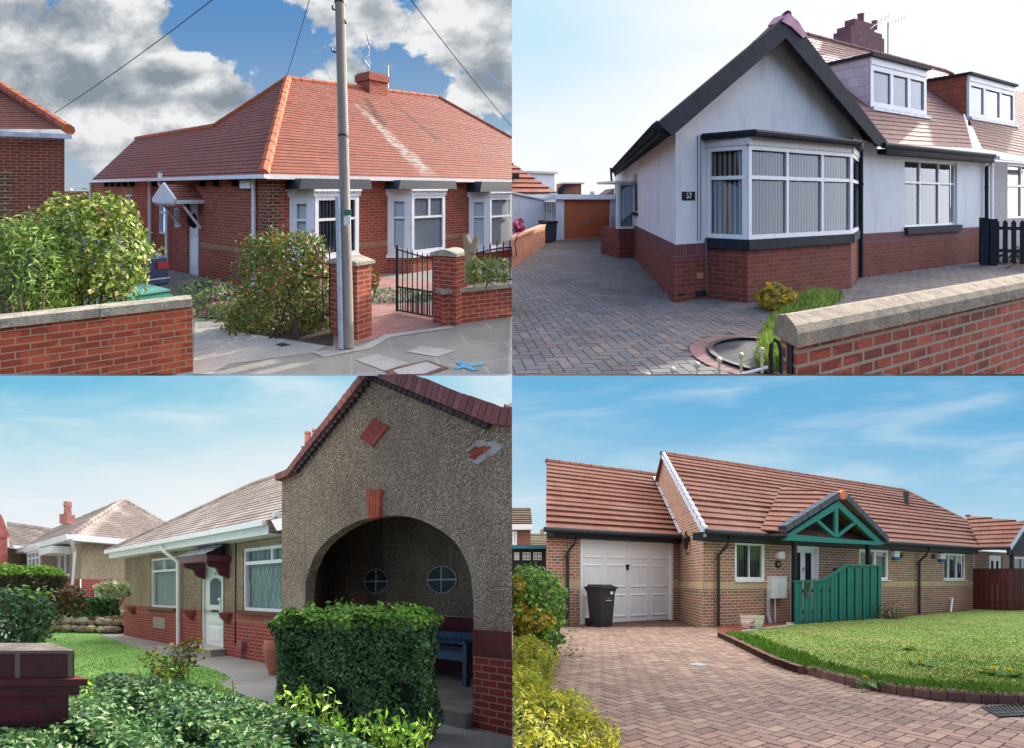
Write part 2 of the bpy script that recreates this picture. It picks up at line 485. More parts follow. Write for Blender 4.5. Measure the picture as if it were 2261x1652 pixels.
def grassmat(name, a, b, c3, soil='#4a4a2a'):
    t = NT(name); p = t.pos()
    c = t.mix(t.smooth(t.noise(p, 1.6, 4), .35, .65), C(a), C(b))
    c = t.mix(t.mul(t.smooth(t.noise(p, .8, 4, .6), .5, .7), .7), c, C(c3))
    c = t.mix(t.mul(t.smooth(t.noise(p, 35, 3), .45, .7), .5), c, C(soil))
    return t.done(c, .9, t.bump(t.noise(p, 60, 3), .5, .02))
M = {}
def painted(name, col, rough=.4, dirt='#8d8a80', amt=.22):
    t = NT(name); p = t.pos(); x, y, z = t.sep(p); c = C(col) if isinstance(col, str) else col
    st = t.noise(t.vec(t.mul(x, 9.0), t.mul(y, 9.0), t.mul(z, 1.2)), 1.0, 5, .65)
    k = t.mix(t.mul(t.smooth(st, .5, .78), amt), c, C(dirt))
    k = t.mix(t.mul(t.smooth(t.noise(p, 34, 4, .7), .58, .72), amt), k, C(dirt))
    return t.done(k, rough, t.bump(t.noise(p, 50, 3), .12, .004))
white = M['white'] = painted('white_paint', (.78, .78, .77))
M['offwhite'] = plain('off_white_paint', (.66, .65, .62), .5, .06)
M['black'] = plain('black_paint', (.014, .015, .018), .6, .2, spec=.25)
M['charcoal'] = plain('charcoal_plastic', (.03, .032, .036), .5, .15, spec=.4)
M['slate_blue'] = plain('dark_blue_paint', (.035, .05, .08), .5, .15)
M['lead'] = plain('lead_sheet', (.42, .45, .5), .45, .2, 8, metal=.2)
M['steel'] = plain('galvanised_steel', (.4, .43, .45), .45, .15, 12, metal=.3)
M['iron'] = plain('wrought_iron', (.015, .013, .013), .5, .3)
M['terracotta'] = plain('terracotta', '#b5725a', .8, .12, 5, bump=.2)
M['dark_room'] = plain('dark_interior', (.015, .016, .018), .9, .3)
M['glass'] = glass('window_glass', '#ffffff', .02, .9)
M['glass_dull'] = glass('muted_glass', '#e8eeee', .01, .15)  # reflects far less than the other window glass
M['wire'] = plain('black_cable', (.01, .01, .012), .6, .1)
M['blind_grey'] = blinds('grey_vertical_blinds', '#a09d98', '#3a3c40', .085, .5)
M['blind_dark'] = blinds('dark_vertical_blinds', '#7d8488', '#23262b', .09, .45)
M['net'] = blinds('net_curtain', '#c5ccc9', '#8b9696', .07, .6)
M['pale_blind'] = plain('pale_blind', '#8a9dba', .9, .06, 3)
M['leaf'] = leafmat('leaf')
M['leaf_gloss'] = leafmat('glossy_leaf', .38, .2, .35)
M['blade'] = leafmat('grass_blade', .6, .3, .2)
M['bark'] = woodmat('bark', '#5b4a3a', '#33281f', .4, .9)
M['petal'] = leafmat('petal', .6, .2, .2)
M['soil'] = concrete('soil', '#3a2e24', '#574838', 3)

# ---------------------------------------------------------------- shared builders
def window(par, fr, s0, s1, h0, h1, d=-.06, rows=((0, 1, (0, 1)),), fw=.05, mw=.035, curtain='net', glassm='glass', sill=None, name='window', mat=None, cd=.09, pr=.03, sillh=.05):
    """frame > pane, curtain, sill; rows are (h fraction 0, h fraction 1, column fractions)"""
    m = MB(fr.site); W, Hh = s1 - s0, h1 - h0
    m.box(fr, s0, s1, h0, h0 + fw, d - .05, d + pr); m.box(fr, s0, s1, h1 - fw, h1, d - .05, d + pr)
    m.box(fr, s0, s0 + fw, h0 + fw, h1 - fw, d - .05, d + pr); m.box(fr, s1 - fw, s1, h0 + fw, h1 - fw, d - .05, d + pr)
    for i, (a, b, cols) in enumerate(rows):
        ha, hb = h0 + a * Hh, h0 + b * Hh
        if a > 0: m.box(fr, s0 + fw, s1 - fw, ha - mw, ha + mw, d - .045, d + pr * .8)
        for c in cols[1:-1]:
            sc_ = s0 + c * W
            m.box(fr, sc_ - mw, sc_ + mw, max(ha + (mw if a > 0 else fw), h0 + fw), min(hb - (mw if b < 1 else fw), h1 - fw), d - .04, d + pr * .8)
    w = m.obj(name, mat or white, par)
    p = MB(fr.site); p.fpoly(fr, [(s0 + .01, h0 + .01, d - .015), (s1 - .01, h0 + .01, d - .015), (s1 - .01, h1 - .01, d - .015), (s0 + .01, h1 - .01, d - .015)])
    p.obj('pane', M[glassm], w)
    if curtain:
        p = MB(fr.site); p.fpoly(fr, [(s0, h0, d - cd), (s1, h0, d - cd), (s1, h1, d - cd), (s0, h1, d - cd)])
        p.obj('curtain', M[curtain] if isinstance(curtain, str) else curtain, w)
    if sill:
        p = MB(fr.site); p.box(fr, s0 - .05, s1 + .05, h0 - sillh, h0 - .002, d - .05, .07); p.obj('sill', sill, w)
    return w
def downpipe(par, fr, qx, qt, qb, d=.08, r=.035, mat=None, top=None, name='downpipe', swan=0.0):
    s = fr.S(qx, d); ht = fr.H(qx, qt, d); hb = fr.H(qx, qb, d)
    m = MB(fr.site)
    pts = [fr.pt(s, hb, d), fr.pt(s, ht - (.35 if swan else 0), d)]
    if swan: pts += [fr.pt(s + swan * .35, ht - .18, d + .08), fr.pt(s + swan * .4, ht, d + .1)]
    m.tube(pts, r, 8)
    for f_ in (.2, .7): m.tube([fr.pt(s, hb + (ht - hb) * f_ - .02, d), fr.pt(s, hb + (ht - hb) * f_ + .02, d)], r * 1.25, 8)
    return m.obj(name, mat, par)
def text(par, fr, s, h, d, body, size, mat, name='lettering', ext=.003):
    cu = bpy.data.curves.new(name, 'FONT'); cu.body = body; cu.size = size; cu.extrude = ext
    cu.align_x = 'CENTER'; cu.align_y = 'CENTER'; cu.materials.append(mat)
    ob = bpy.data.objects.new(name, cu); COL.objects.link(ob)
    o = Vector(fr.P(s, h, d)); x = (Vector(fr.P(s + 1, h, d)) - o); z = Vector((0, 0, 1)); n = Vector((fr.n[0], fr.n[1], 0))
    mt = Matrix(((x.x, z.x, n.x, o.x), (x.y, z.y, n.y, o.y), (x.z, z.z, n.z, o.z), (0, 0, 0, 1)))
    me = bpy.data.meshes.new_from_object(ob); me.name = name
    bpy.data.objects.remove(ob); ob = bpy.data.objects.new(name, me); COL.objects.link(ob)
    root = par
    while root.parent is not None: root = root.parent
    mt.translation = o - Vector(root.location)
    ob.parent = par
    ob.matrix_parent_inverse = Matrix.Identity(4)
    ob.matrix_basis = mt
    return ob
def leaves(mb, pts, nrm, size, cols, asp=.55, fold=.25, jit=.9, up=0.0, var=.5):
    """one folded leaf-sized face per point (site points, outward normals)"""
    pts = np.asarray(pts, float); n = len(pts)
    nr = np.asarray(nrm, float) + rng.normal(0, jit, (n, 3)) + np.array((0, 0, up))
    nr /= np.linalg.norm(nr, axis=1)[:, None] + 1e-9
    t = rng.normal(0, 1, (n, 3)); t -= nr * (t * nr).sum(1)[:, None]; t /= np.linalg.norm(t, axis=1)[:, None] + 1e-9
    b = np.cross(nr, t)
    L = size * (1 + rng.uniform(-var, var, n))
    cols = [np.array(C(c) if isinstance(c, str) else c) for c in cols]
    ci = rng.integers(0, len(cols), n)
    k = mb.site.k; e = mb.site.eye
    base = len(mb.v)
    A = pts - t * L[:, None] * .5; B = pts + b * (L * asp * .5)[:, None] + nr * (L * fold * .3)[:, None]
    Cc = pts + t * L[:, None] * .5; D = pts - b * (L * asp * .5)[:, None] + nr * (L * fold * .3)[:, None]
    q = np.stack([A, B, Cc, D], 1).reshape(-1, 3)
    q[:, 2] += -e + k * q[:, 1]
    mb.v += [tuple(x) for x in q]
    for i in range(n):
        j = base + 4 * i
        mb.f.append((j, j + 1, j + 2, j + 3)); mb.uv.append([(0, .5), (.5, 1), (1, .5), (.5, 0)]); mb.mi.append(0)
        mb.col.append(tuple(cols[ci[i]] * rng.uniform(.75, 1.25)))
def blob_pts(ells, n, shell=(.72, 1.04), rough=.16):
    """points through the outer part of a set of ellipsoids (centre, radii) with an uneven skin"""
    ells = [(np.array(c, float), np.array(r, float)) for c, r in ells]
    ar = np.array([(r[0] * r[1] + r[1] * r[2] + r[0] * r[2]) for c, r in ells]); ar /= ar.sum()
    P, N = [], []
    for (c, r), a in zip(ells, ar):
        m = int(n * a)
        d = rng.normal(0, 1, (m, 3)); d /= np.linalg.norm(d, axis=1)[:, None]
        lump = 1 + rough * np.sin(d[:, 0] * 7 + c[0] * 5) * np.sin(d[:, 2] * 8 + c[1]) + rough * .6 * np.sin(d[:, 1] * 15 + d[:, 0] * 11)
        rad = (rng.uniform(0, 1, m) ** .6) * (shell[1] - shell[0]) + shell[0]
        p = c + d * r * (rad * lump)[:, None]
        keep = np.ones(m, bool)
        for c2, r2 in ells:
            if c2 is c: continue
            keep &= (((p - c2) / r2) ** 2).sum(1) > .55
        keep &= p[:, 2] > .02
        P.append(p[keep]); N.append((d / r)[keep] / np.linalg.norm((d / r)[keep], axis=1)[:, None])
    return np.concatenate(P), np.concatenate(N)
def shrub(site, name, label, cat, ells, n, size, cols, base, flowers=None, mat='leaf', asp=.55, up=.3, stems=7, shell=(.72, 1.04), rough=.16, group=None, jit=.9, stemr=.02):
    root = thing(site, name, label, cat, base, group)
    m = MB(site); P, N = blob_pts(ells, n, shell, rough)
    leaves(m, P, N, size, cols, asp, up=up, jit=jit)
    m.obj('foliage', M[mat], root, cut='drop')
    if flowers:
        nf, fs, fc = flowers
        P, N = blob_pts(ells, nf, (.98, 1.06), rough)
        m = MB(site)
        for _ in range(2): leaves(m, P, N, fs, fc, .9, jit=.5)
        m.obj('blossom', M['petal'], root, cut='drop')
    if stems:
        m = MB(site)
        for i in range(stems):
            c, r = ells[i % len(ells)]
            e = np.array(c) + rng.normal(0, .45, 3) * np.array(r)
            b = np.array(base) + np.array((rng.normal(0, .12), rng.normal(0, .08), 0))
            md = (b + e) / 2 + np.array((rng.normal(0, .05), 0, .1))
            m.tube([tuple(b), tuple(md), tuple(e)], stemr, 5, r1=stemr * .3)
        m.obj('stems', M['bark'], root)
    return root
def grass(site, name, label, inside, n, hgt, cols, q_box, width=.012, lean=.5, mat='blade', near=None):
    """blades over a lawn: inside(x, y) -> bool on site points, sampled evenly over the picture"""
    m = MB(site); x0, y0, x1, y1 = q_box
    cols = [np.array(C(c)) for c in cols]
    k = 0; tries = 0
    while k < n and tries < n * 8:
        tries += 1
        p = site.g(rng.uniform(x0, x1), rng.uniform(y0, y1))
        if not inside(p[0], p[1]): continue
        patch = .5 + .5 * math.sin(p[0] * 2.1 + 1.3 * math.sin(p[1] * 1.7)) * math.sin(p[1] * 1.3 + p[0] * .6)
        hh = hgt * rng.uniform(.5, 1.35) * (.75 + .5 * patch)
        a = rng.uniform(0, 6.283); w_ = width * rng.uniform(.7, 1.3) * (1 + p[1] / 14)
        ln = hh * lean * rng.uniform(.2, 1.2); b = rng.uniform(0, 6.283)
        dx, dy = math.cos(a) * w_, math.sin(a) * w_ * .4
        t = (p[0] + math.cos(b) * ln, p[1] + math.sin(b) * ln * .5, hh)
        mid = (p[0] + math.cos(b) * ln * .3, p[1] + math.sin(b) * ln * .15, hh * .6)
        pn = .5 + .3 * math.sin(p[0] * 1.9 + 2.1 * math.sin(p[1] * 1.1 + .4)) * math.cos(p[1] * 1.5 + .8 * math.sin(p[0] * .9)) + .16 * math.sin(p[0] * 6.3 + p[1] * 4.1) + rng.normal(0, .2)
        c = cols[min(len(cols) - 1, max(0, int(pn * len(cols))))] * rng.uniform(.86, 1.14)
        m.poly([(p[0] - dx, p[1] - dy, 0), (p[0] + dx, p[1] + dy, 0), (mid[0] + dx * .7, mid[1] + dy * .7, mid[2]), t, (mid[0] - dx * .7, mid[1] - dy * .7, mid[2])], None, 0, tuple(c))
        k += 1
    o = m.obj(name, M[mat], None, cut='drop')
    return stuff(o, label, 'grass')
def in_poly(poly):
    def f(x, y):
        c = False; n = len(poly)
        for i in range(n):
            x1, y1 = poly[i][:2]; x2, y2 = poly[(i + 1) % n][:2]
            if (y1 > y) != (y2 > y) and x < (x2 - x1) * (y - y1) / (y2 - y1) + x1: c = not c
        return c
    return f
def sheet(site, name, pts, mat, h=.004, kind=True, thick=0.0):
    """a flat ground polygon (site xy points) lying h above the ground"""
    m = MB(site)
    P = [(p[0], p[1], h) for p in pts]
    m.poly(P, [(p[0], p[1]) for p in P])
    o = m.obj(name, mat)
    return struct(o) if kind else o
def herring(site, name, inside, box, ang, cols, mat, w=.1, gap=.006, h=.012, sizeq=1.0):
    """herringbone block paving: every block a raised face with a chamfered rim"""
    m = MB(site); ca, sa = math.cos(ang), math.sin(ang)
    x0, y0, x1, y1 = box; cx, cy = (x0 + x1) / 2, (y0 + y1) / 2
    Rr = math.hypot(x1 - x0, y1 - y0) / 2; n = int(Rr / w) + 3
    cols = [np.array(C(c)) for c in cols]
    for i in range(-n, n):
        for j in range(-n, n):
            r_ = (i - j) % 4
            if r_ == 0: bw_, bh_ = 2, 1
            elif r_ == 3: bw_, bh_ = 1, 2
            else: continue
            # herringbone: horizontal block at (i, j), vertical block whose foot is beside it
            a0, b0 = i * w, j * w
            q = [(a0 + gap / 2, b0 + gap / 2), (a0 + bw_ * w - gap / 2, b0 + gap / 2), (a0 + bw_ * w - gap / 2, b0 + bh_ * w - gap / 2), (a0 + gap / 2, b0 + bh_ * w - gap / 2)]
            q = [(cx + a * ca - b * sa, cy + a * sa + b * ca) for a, b in q]
            mx, my = sum(p[0] for p in q) / 4, sum(p[1] for p in q) / 4
            if not (x0 <= mx <= x1 and y0 <= my <= y1) or my < .3: continue
            if not inside(mx, my): continue
            if abs(mx) > my * 1.25: continue
            c = cols[int(rng.integers(0, len(cols)))] * rng.uniform(.9, 1.1)
            hh = h + rng.uniform(-.0015, .0015)
            inn = [(mx + (p[0] - mx) * .95, my + (p[1] - my) * .95) for p in q]
            m.poly([(p[0], p[1], hh) for p in inn], None, 0, tuple(c))
            for k in range(4):
                k2 = (k + 1) % 4
                m.poly([(*q[k], hh - .008), (*q[k2], hh - .008), (*inn[k2], hh), (*inn[k], hh)], None, 0, tuple(c * .9))
    o = m.obj(name, mat, None)
    return struct(o)
# ================================================================ skies
EXF = 2 ** (-scene.view_settings.exposure)
def skycoords(t, site_x0, site_y0, ydist):
    """where on the sky we look: 0..1 across and down the stretch of sky seen over this place"""
    x, y, z = t.sep(t.pos())
    a = t.math('DIVIDE', x, y); b = t.math('DIVIDE', z, y)
    X = t.math('DIVIDE', t.add(t.mul(a, F), 512 - site_x0), 512.0)
    Y = t.math('DIVIDE', t.sub(374 - site_y0, t.mul(b, F)), 374.0)
    return X, Y
def gauss(t, X, Y, cx, cy, rx, ry):
    dx = t.math('DIVIDE', t.sub(X, cx), rx); dy = t.math('DIVIDE', t.sub(Y, cy), ry)
    return t.math('EXPONENT', t.mul(t.add(t.mul(dx, dx), t.mul(dy, dy)), -1.0))
def sky_cumulus():
    t = NT('cumulus_sky'); X, Y = skycoords(t, 0, 0, 90)
    v = t.vec(t.mul(X, 1.37), t.mul(Y, 1.25))
    n = t.noise(v, 4.2, 9, .58, .35)
    bias = 0.0
    for cx, cy, rx, ry, a in ((.10, .10, .22, .16, .22), (.33, .18, .14, .08, .2), (.36, .25, .2, .06, .16), (.68, .04, .12, .09, .16), (.93, .08, .12, .11, .2),
                              (.47, .07, .13, .07, -.3), (.56, .16, .06, .09, -.22), (.76, .17, .06, .05, -.16), (.7, .2, .12, .04, .1), (.9, .26, .1, .04, .12), (.2, .33, .12, .07, .16), (.08, .3, .2, .1, .1), (.8, .22, .05, .05, -.2), (.97, .32, .05, .06, -.1)):
        g = t.mul(gauss(t, X, Y, cx, cy, rx, ry), a)
        bias = g if isinstance(bias, float) else t.add(bias, g)
    m = t.smooth(t.add(t.add(n, t.mul(t.sub(t.noise(v, 16.0, 6, .65), .5), .22)), bias), .5, .57)
    blue = t.mix(t.smooth(Y, .0, .5), C('#5f92c8'), C('#a2bccf'))
    n2 = t.noise(t.vec(t.mul(X, 1.37), t.add(t.mul(Y, 1.5), -.035)), 4.6, 7, .55, .35)
    gb = 0.0
    for cx, cy, rx, ry, a in ((.12, .03, .2, .06, -.12), (.02, .2, .08, .08, -.2), (.14, .17, .1, .04, -.18), (.04, .1, .05, .05, .22), (.33, .205, .05, .028, -.45), (.3, .15, .12, .03, .24), (.44, .17, .05, .05, .2), (.34, .265, .2, .02, -.26), (.2, .24, .08, .02, -.2), (.97, .2, .06, .06, -.4), (.9, .06, .07, .05, .12), (.68, .04, .1, .05, .05), (.17, .33, .1, .04, .2), (.4, .33, .1, .02, .18), (.62, .21, .06, .02, .2), (.9, .265, .08, .02, .2)):
        g = t.mul(gauss(t, X, Y, cx, cy, rx, ry), a)
        gb = g if isinstance(gb, float) else t.add(gb, g)
    n2 = t.add(n2, t.mul(t.sub(t.noise(v, 13.0, 7, .6, .3), .5), .45))
    cl = t.ramp(t.add(n2, t.mul(gb, .62)), [(.3, C('#8a96a2')), (.43, C('#aeb5bc')), (.53, C('#d3d6d9')), (.62, C('#f1f2f3'))])
    c = t.mix(m, blue, cl)
    c = t.mix(t.smooth(Y, .32, .55, 0, .65), c, C('#b4bec9'))
    return t.emit(c, EXF)
def sky_glare():
    t = NT('bright_hazy_sky'); X, Y = skycoords(t, 512, 0, 90)
    n = t.noise(t.vec(t.mul(X, 1.2), t.mul(Y, 3.0)), 2.2, 5, .55)
    g = gauss(t, X, Y, .0, .06, .3, .26)
    m = t.math('ADD', t.mul(g, .8), t.mul(t.sub(n, .5), .55), clamp=True)
    c = t.mix(m, (1.02, 1.02, 1.03), C('#b4e3fb'))
    return t.emit(c, EXF)
def sky_wisps(x0, stops, whitex, name, wv, hz):
    t = NT(name); X, Y = skycoords(t, x0, 374, 70)
    n = t.noise(t.vec(t.add(t.mul(X, 1.1), t.mul(Y, .5)), t.add(t.mul(Y, 3.4), t.mul(X, wv))), 2.4, 7, .58, .4)
    Yw = t.add(t.add(Y, t.mul(t.sub(n, .5), .2)), t.mul(X, whitex))
    c = t.ramp(Yw, [(p, C(k)) for p, k in stops])
    w = t.smooth(n, .42, .8, 0, .5)
    c = t.mix(w, c, C('#f3f8fb'))
    return t.emit(c, EXF)
def ceiling_fill():  # glow for an unseen ceiling, added to light the lower places
    t = NT('ceiling_fill_light'); p = t.pos()
    n = t.noise(t.scale(p, (.05, .05, .02)), 1.0, 5)
    return t.emit(t.mix(t.smooth(n, .35, .65), (.92, .95, 1.0), (1, 1, 1)), EXF * 3.4)
def skyplane(name, pts, mats, idx=None):
    me = bpy.data.meshes.new(name); v = []; f = []
    for p in pts:
        f.append(tuple(range(len(v), len(v) + len(p)))); v += p
    me.from_pydata(v, [], f)
    for m_ in mats: me.materials.append(m_)
    if idx:
        for p, i in zip(me.polygons, idx): p.material_index = i
    o = bpy.data.objects.new(name, me); COL.objects.link(o)
    return struct(o)
skyplane('sky', [[(-260, 150, 35), (0, 150, 35), (0, 150, 118), (-260, 150, 118)]], [sky_cumulus()])
skyplane('sky', [[(0, 150, 35), (260, 150, 35), (260, 150, 118), (0, 150, 118)]], [sky_glare()])
def lower_sky(site, up, sgn, wallm):
    y0 = up.eye / up.k; zg = lambda y: -site.eye + site.k * y
    ce = lambda y: up.k * (y - y0) - .07
    yb = 70.0; ya = y0 + .25
    X1 = lambda y: sgn * (1.2 * y + 2.0)
    back = [(0, yb, zg(yb) - 1), (X1(yb), yb, zg(yb) - 1), (X1(yb), yb, ce(yb)), (0, yb, ce(yb))]
    fill_ceil = [(0, ya, ce(ya)), (0, yb, ce(yb)), (X1(yb), yb, ce(yb)), (X1(ya), ya, ce(ya))]  # out of view under the upper ground, added as a fill light
    side = [(X1(ya), ya, ce(ya)), (X1(yb), yb, ce(yb)), (X1(yb), yb, zg(yb) - 1), (X1(ya), ya, zg(ya) - 1)]
    skyplane('sky', [back, fill_ceil, side], [wallm, ceiling_fill()], [0, 1, 0])
lower_sky(BL, TL, -1, sky_wisps(0, [(0, '#6fbfe2'), (.14, '#a8d8ea'), (.26, '#d6eaf2'), (.42, '#f0f4f7'), (.6, '#f9fafb')], .14, 'thin_cloud_sky', -.25, 0))
lower_sky(BR, TR, 1, sky_wisps(512, [(0, '#6db4df'), (.08, '#79bae2'), (.2, '#9fcde8'), (.38, '#c6e1ee'), (.52, '#e8f1f5')], -.1, 'blue_streaked_sky', .35, 0))

# ================================================================ ground sheets
def ground(site, y1, mat, sgn, edge=True):
    y0 = site.eye / site.k if site.Y0 == 0 else .3
    X1 = lambda y: sgn * (1.06 * y + .6)
    m = MB(site)
    ys = list(np.linspace(y0, y1, 6))
    for a, b in zip(ys, ys[1:]):
        p = [(0, a, 0), (X1(a), a, 0), (X1(b), b, 0), (0, b, 0)]
        m.poly(p, [(q[0], q[1]) for q in p])
    mats = [mat]
    if edge and site.Y0 == 0:
        z = -.022
        m.poly([(0, y0, 0), (X1(y0), y0, 0), (X1(y0), y0, z), (0, y0, z)], None, 1); mats.append(white)
    sc = site.clip; site.clip = []
    o = struct(m.obj('ground', mats)); site.clip = sc
    return o
def flags(name, a, b, jc, ang, bw=1.1, rh=.75):
    t = NT(name); p = t.pos(); x, y, z = t.sep(p)
    ca, sa = math.cos(ang), math.sin(ang)
    q = t.vec(t.add(t.mul(x, ca), t.mul(y, sa)), t.sub(t.mul(y, ca), t.mul(x, sa)))
    n = t.node('ShaderNodeTexBrick', {'Vector': q, 'Color1': (0, 0, 0), 'Color2': (1, 1, 1), 'Mortar': (.5, .5, .5), 'Scale': 1.0, 'Mortar Size': .016, 'Mortar Smooth': .3, 'Brick Width': bw, 'Row Height': rh})
    c = t.mix(t.smooth(t.noise(p, .9, 6, .65), .3, .7), C(a), C(b))
    c = t.mix(t.mul(n.outputs[0], .25), c, C(b))
    c = t.mix(t.mul(n.outputs[1], t.smooth(t.noise(p, 1.4, 3), .35, .65, .15, .7)), c, C(jc))
    c = t.mix(t.mul(t.smooth(t.noise(p, 38, 4, .7), .5, .7), .4), c, tuple(v * .55 for v in C(a)))
    c = t.mix(t.mul(t.smooth(t.noise(p, 55, 2), .64, .72), .4), c, tuple(min(1, v * 1.6) for v in C(b)))
    c = t.mix(t.mul(t.smooth(t.noise(p, 2.6, 6, .7), .57, .7), .35), c, C('#5a564c'))
    return t.done(c, .9, t.bump(t.noise(p, 80, 4), .35, .006))
M['tarmac'] = flags('pavement_flags', '#7d7a6e', '#928d80', '#aaa493', .3)
M['slab'] = concrete('concrete_slab', '#a09a8e', '#b5aea0', 1.4)
M['lawn_bl'] = grassmat('lawn_green', '#6a9244', '#7ca454', '#869c50')
M['lawn_br'] = grassmat('lawn_patchy', '#667e38', '#788a40', '#868248', '#5c6c34')
M['drive_dark'] = paver('dark_block_paving', '#3c3b3e', .4)
M['drive_red'] = paver('red_block_paving', '#54443c', .3)
M['joint'] = concrete('paving_joint', '#4c4540', '#5e564e', 3)
M['joint_red'] = concrete('red_paving_joint', '#4e3a34', '#6b5248', 3)
M['path_bl'] = concrete('old_concrete_path', '#84817c', '#9a968f', 1.0)
ground(TL, 148, M['tarmac'], -1)
ground(TR, 148, M['joint'], 1)
ground(BL, 69, M['path_bl'], -1)
ground(BR, 69, M['joint_red'], 1)

# ================================================================ upper left: red brick bungalow behind a low wall
M['brick_tl'] = brick('orange_red_brick', '#b4553c', '#a04832', '#b08a74', ms=.007, dark='#8f4230', dirt=.15)
M['brick_tl_dull'] = brick('dull_red_brick', '#84402e', '#6f3427', '#8d7263', ms=.009, dirt=.35)
M['quoin'] = brick('dark_quoin_brick', '#6a5138', '#3b2c22', '#9a8468', bw=.2, rh=.075, ms=.014, dirt=.2)
M['belt'] = plain('sandstone_band', '#a0795c', .9, .15, bump=.3)
M['ridge'] = plain('ridge_tile', '#b0603f', .8, .2, 4, bump=.3)
M['cap'] = stonecap('wall_coping_stone')
fT = Frame(TL, TL.g(1185, 1291), TL.g(2260, 1119))
fL = Frame(TL, TL.g(1185, 1291), TL.g(400, 1111))
EH = 2.58
corner = fT.pt(0, 0)
house = thing(TL, 'bungalow', 'red brick bungalow with bay windows, hipped red tiled roof and chimney', 'bungalow', corner)
# facade and side wall
m = MB(TL); Lf = fT.S(2300)
m.wall(fT, 0, Lf, 0, EH)
wA = fL.rect(697, 862, 728, 1030); wB = fL.rect(548, 858, 582, 985); wC = fL.rect(764, 918, 790, 1002); dr = fL.rect(826, 866, 876, 1208)
dr = (dr[1], dr[0], 0.0, dr[3]) if dr[0] > dr[1] else (dr[0], dr[1], 0.0, dr[3])
norm = lambda o: (min(o[0], o[1]), max(o[0], o[1]), o[2], o[3])
wA, wB, wC = norm(wA), norm(wB), norm(wC)
m.wall(fL, 0, fL.S(395), 0, EH, [wA, wB, wC, dr], .12)
e = fL.S(395)
m.poly([fL.pt(e, 0), fL.pt(e, EH), fL.pt(e, EH, -6), fL.pt(e, 0, -6)], [(0, 0), (0, EH), (6, EH), (6, 0)])
m.obj('wall', M['brick_tl'], house)
m = MB(TL)
s0 = fT.S(1185)
for i in range(17):
    h = .1 + i * .15
    if i % 2 == 0: m.box(fT, .03, .32, h, h + .11, -.02, .012); m.box(fL, .0, .2, h, h + .11, -.02, .012)
    else: m.box(fT, .03, .2, h, h + .11, -.02, .012); m.box(fL, .0, .32, h, h + .11, -.02, .012)
m.obj('quoin', M['quoin'], house)
m = MB(TL); hb = fL.H(1060, 1106); m.box(fL, .1, fL.S(880), hb - .06, hb + .06, -.02, .015); m.box(fT, .1, Lf, hb - .06, hb + .06, -.02, .012)
m.obj('string_course', M['belt'], house)
for qx in (480, 505, 532, 560, 590, 690, 900, 960, 1045):
    m = MB(TL); s = fL.S(qx); m.box(fL, s - .06, s + .06, EH - .2, EH - .02, 0, .14); m.obj('eaves_bracket', M['black'], house)
# roof
ea = .22
eC = fT.pt(0, EH, ea); eL = fL.pt(fL.S(400, ea), EH, ea); eR = fT.pt(fT.S(2320, ea), EH, ea)
# true outer corner of the eaves
A = np.array([[fT.dir[0], -fL.dir[0]], [fT.dir[1], -fL.dir[1]]]); b_ = fL.xy(0, ea) - fT.xy(0, ea)
sc_ = np.linalg.solve(A, b_)[0]; eC = fT.pt(sc_, EH, ea)
apex = TL.at(1270, 347, 16.0)
plF = plane3(eC, eR, apex); plS = plane3(eC, eL, apex)
rR = TL.hit(1935, 430, plF); hR = TL.hit(2330, 650, plF)
pA = TL.hit(950, 556, plS); pB = TL.hit(600, 613, plS)
eX = tuple((Vector(eC) * .45 + Vector(eL) * .55))
toq = None
Uv = (Vector(eR) - Vector(eC)).normalized(); Nn = plF[1] if plF[1].z > 0 else -plF[1]; Vv = Nn.cross(Uv); Vv = Vv if Vv.z > 0 else -Vv
def fuv(qx, qy):
    p = Vector(TL.hit(qx, qy, plF)) - Vector(eC); return (p.dot(Uv), p.dot(Vv))
a0, a1 = fuv(1560, 450), fuv(1910, 785); b0, b1 = fuv(1605, 425), fuv(1700, 560); c0, c1 = fuv(1715, 440), fuv(1960, 640)
M['tile_tl'] = tilemat('red_plain_tiles', '#985a44', '#884c3a', '#6c3c2e', .15, .135, '#7d4a3b', .35, .2)
M['tile_tl_f'] = tilemat('red_plain_tiles_streaked', '#985844', '#884c3a', '#6c3c2e', .15, .135, '#7d4a3b', .35, .2,
    stains=((*a0, *a1, .12, .5, '#a9a597', .85, 5.0), (*b0, *b1, .14, .3, '#3c302b', .8, 4.0), (*c0, *c1, .1, .26, '#453a33', .75, 5.0)))
m = MB(TL)
m.tiled([eX, eL, pB, pA], .135, .011); m.tiled([eC, eX, pA, apex], .135, .011)
m.tiled([eC, eR, hR, rR, apex], .135, .011, 1)
bk = np.array(apex); 
m.poly([apex, rR, tuple(Vector(rR) + Vector((0, 4, -3))), tuple(Vector(apex) + Vector((0, 4, -3)))], None, 0)
m.poly([pB, pA, tuple(Vector(pA) + Vector((.5, 3, -1.6))), tuple(Vector(pB) + Vector((.5, 3, -1.6)))], None, 0)
m.poly([pA, apex, tuple(Vector(apex) + Vector((.5, 4, -2.6))), tuple(Vector(pA) + Vector((.5, 3, -1.6)))], None, 0)
roof = m.obj('roof', [M['tile_tl'], M['tile_tl_f']], house)
m = MB(TL)
def hip(m, a, b, r=.11, n=14):
    a, b = Vector(a), Vector(b)
    for i in range(n):
        p, q = a.lerp(b, i / n), a.lerp(b, (i + .97) / n)
        m.tube([tuple(p), tuple(q)], r, 8, r1=r * .92)
hip(m, Vector(eC) + Vector((0, 0, .05)), apex, .12, 13); hip(m, apex, rR, .085, 16); hip(m, rR, hR, .085, 10); hip(m, apex, pA, .085, 8); hip(m, pA, pB, .08, 10)
m.obj('ridge_tiles', M['ridge'], roof)
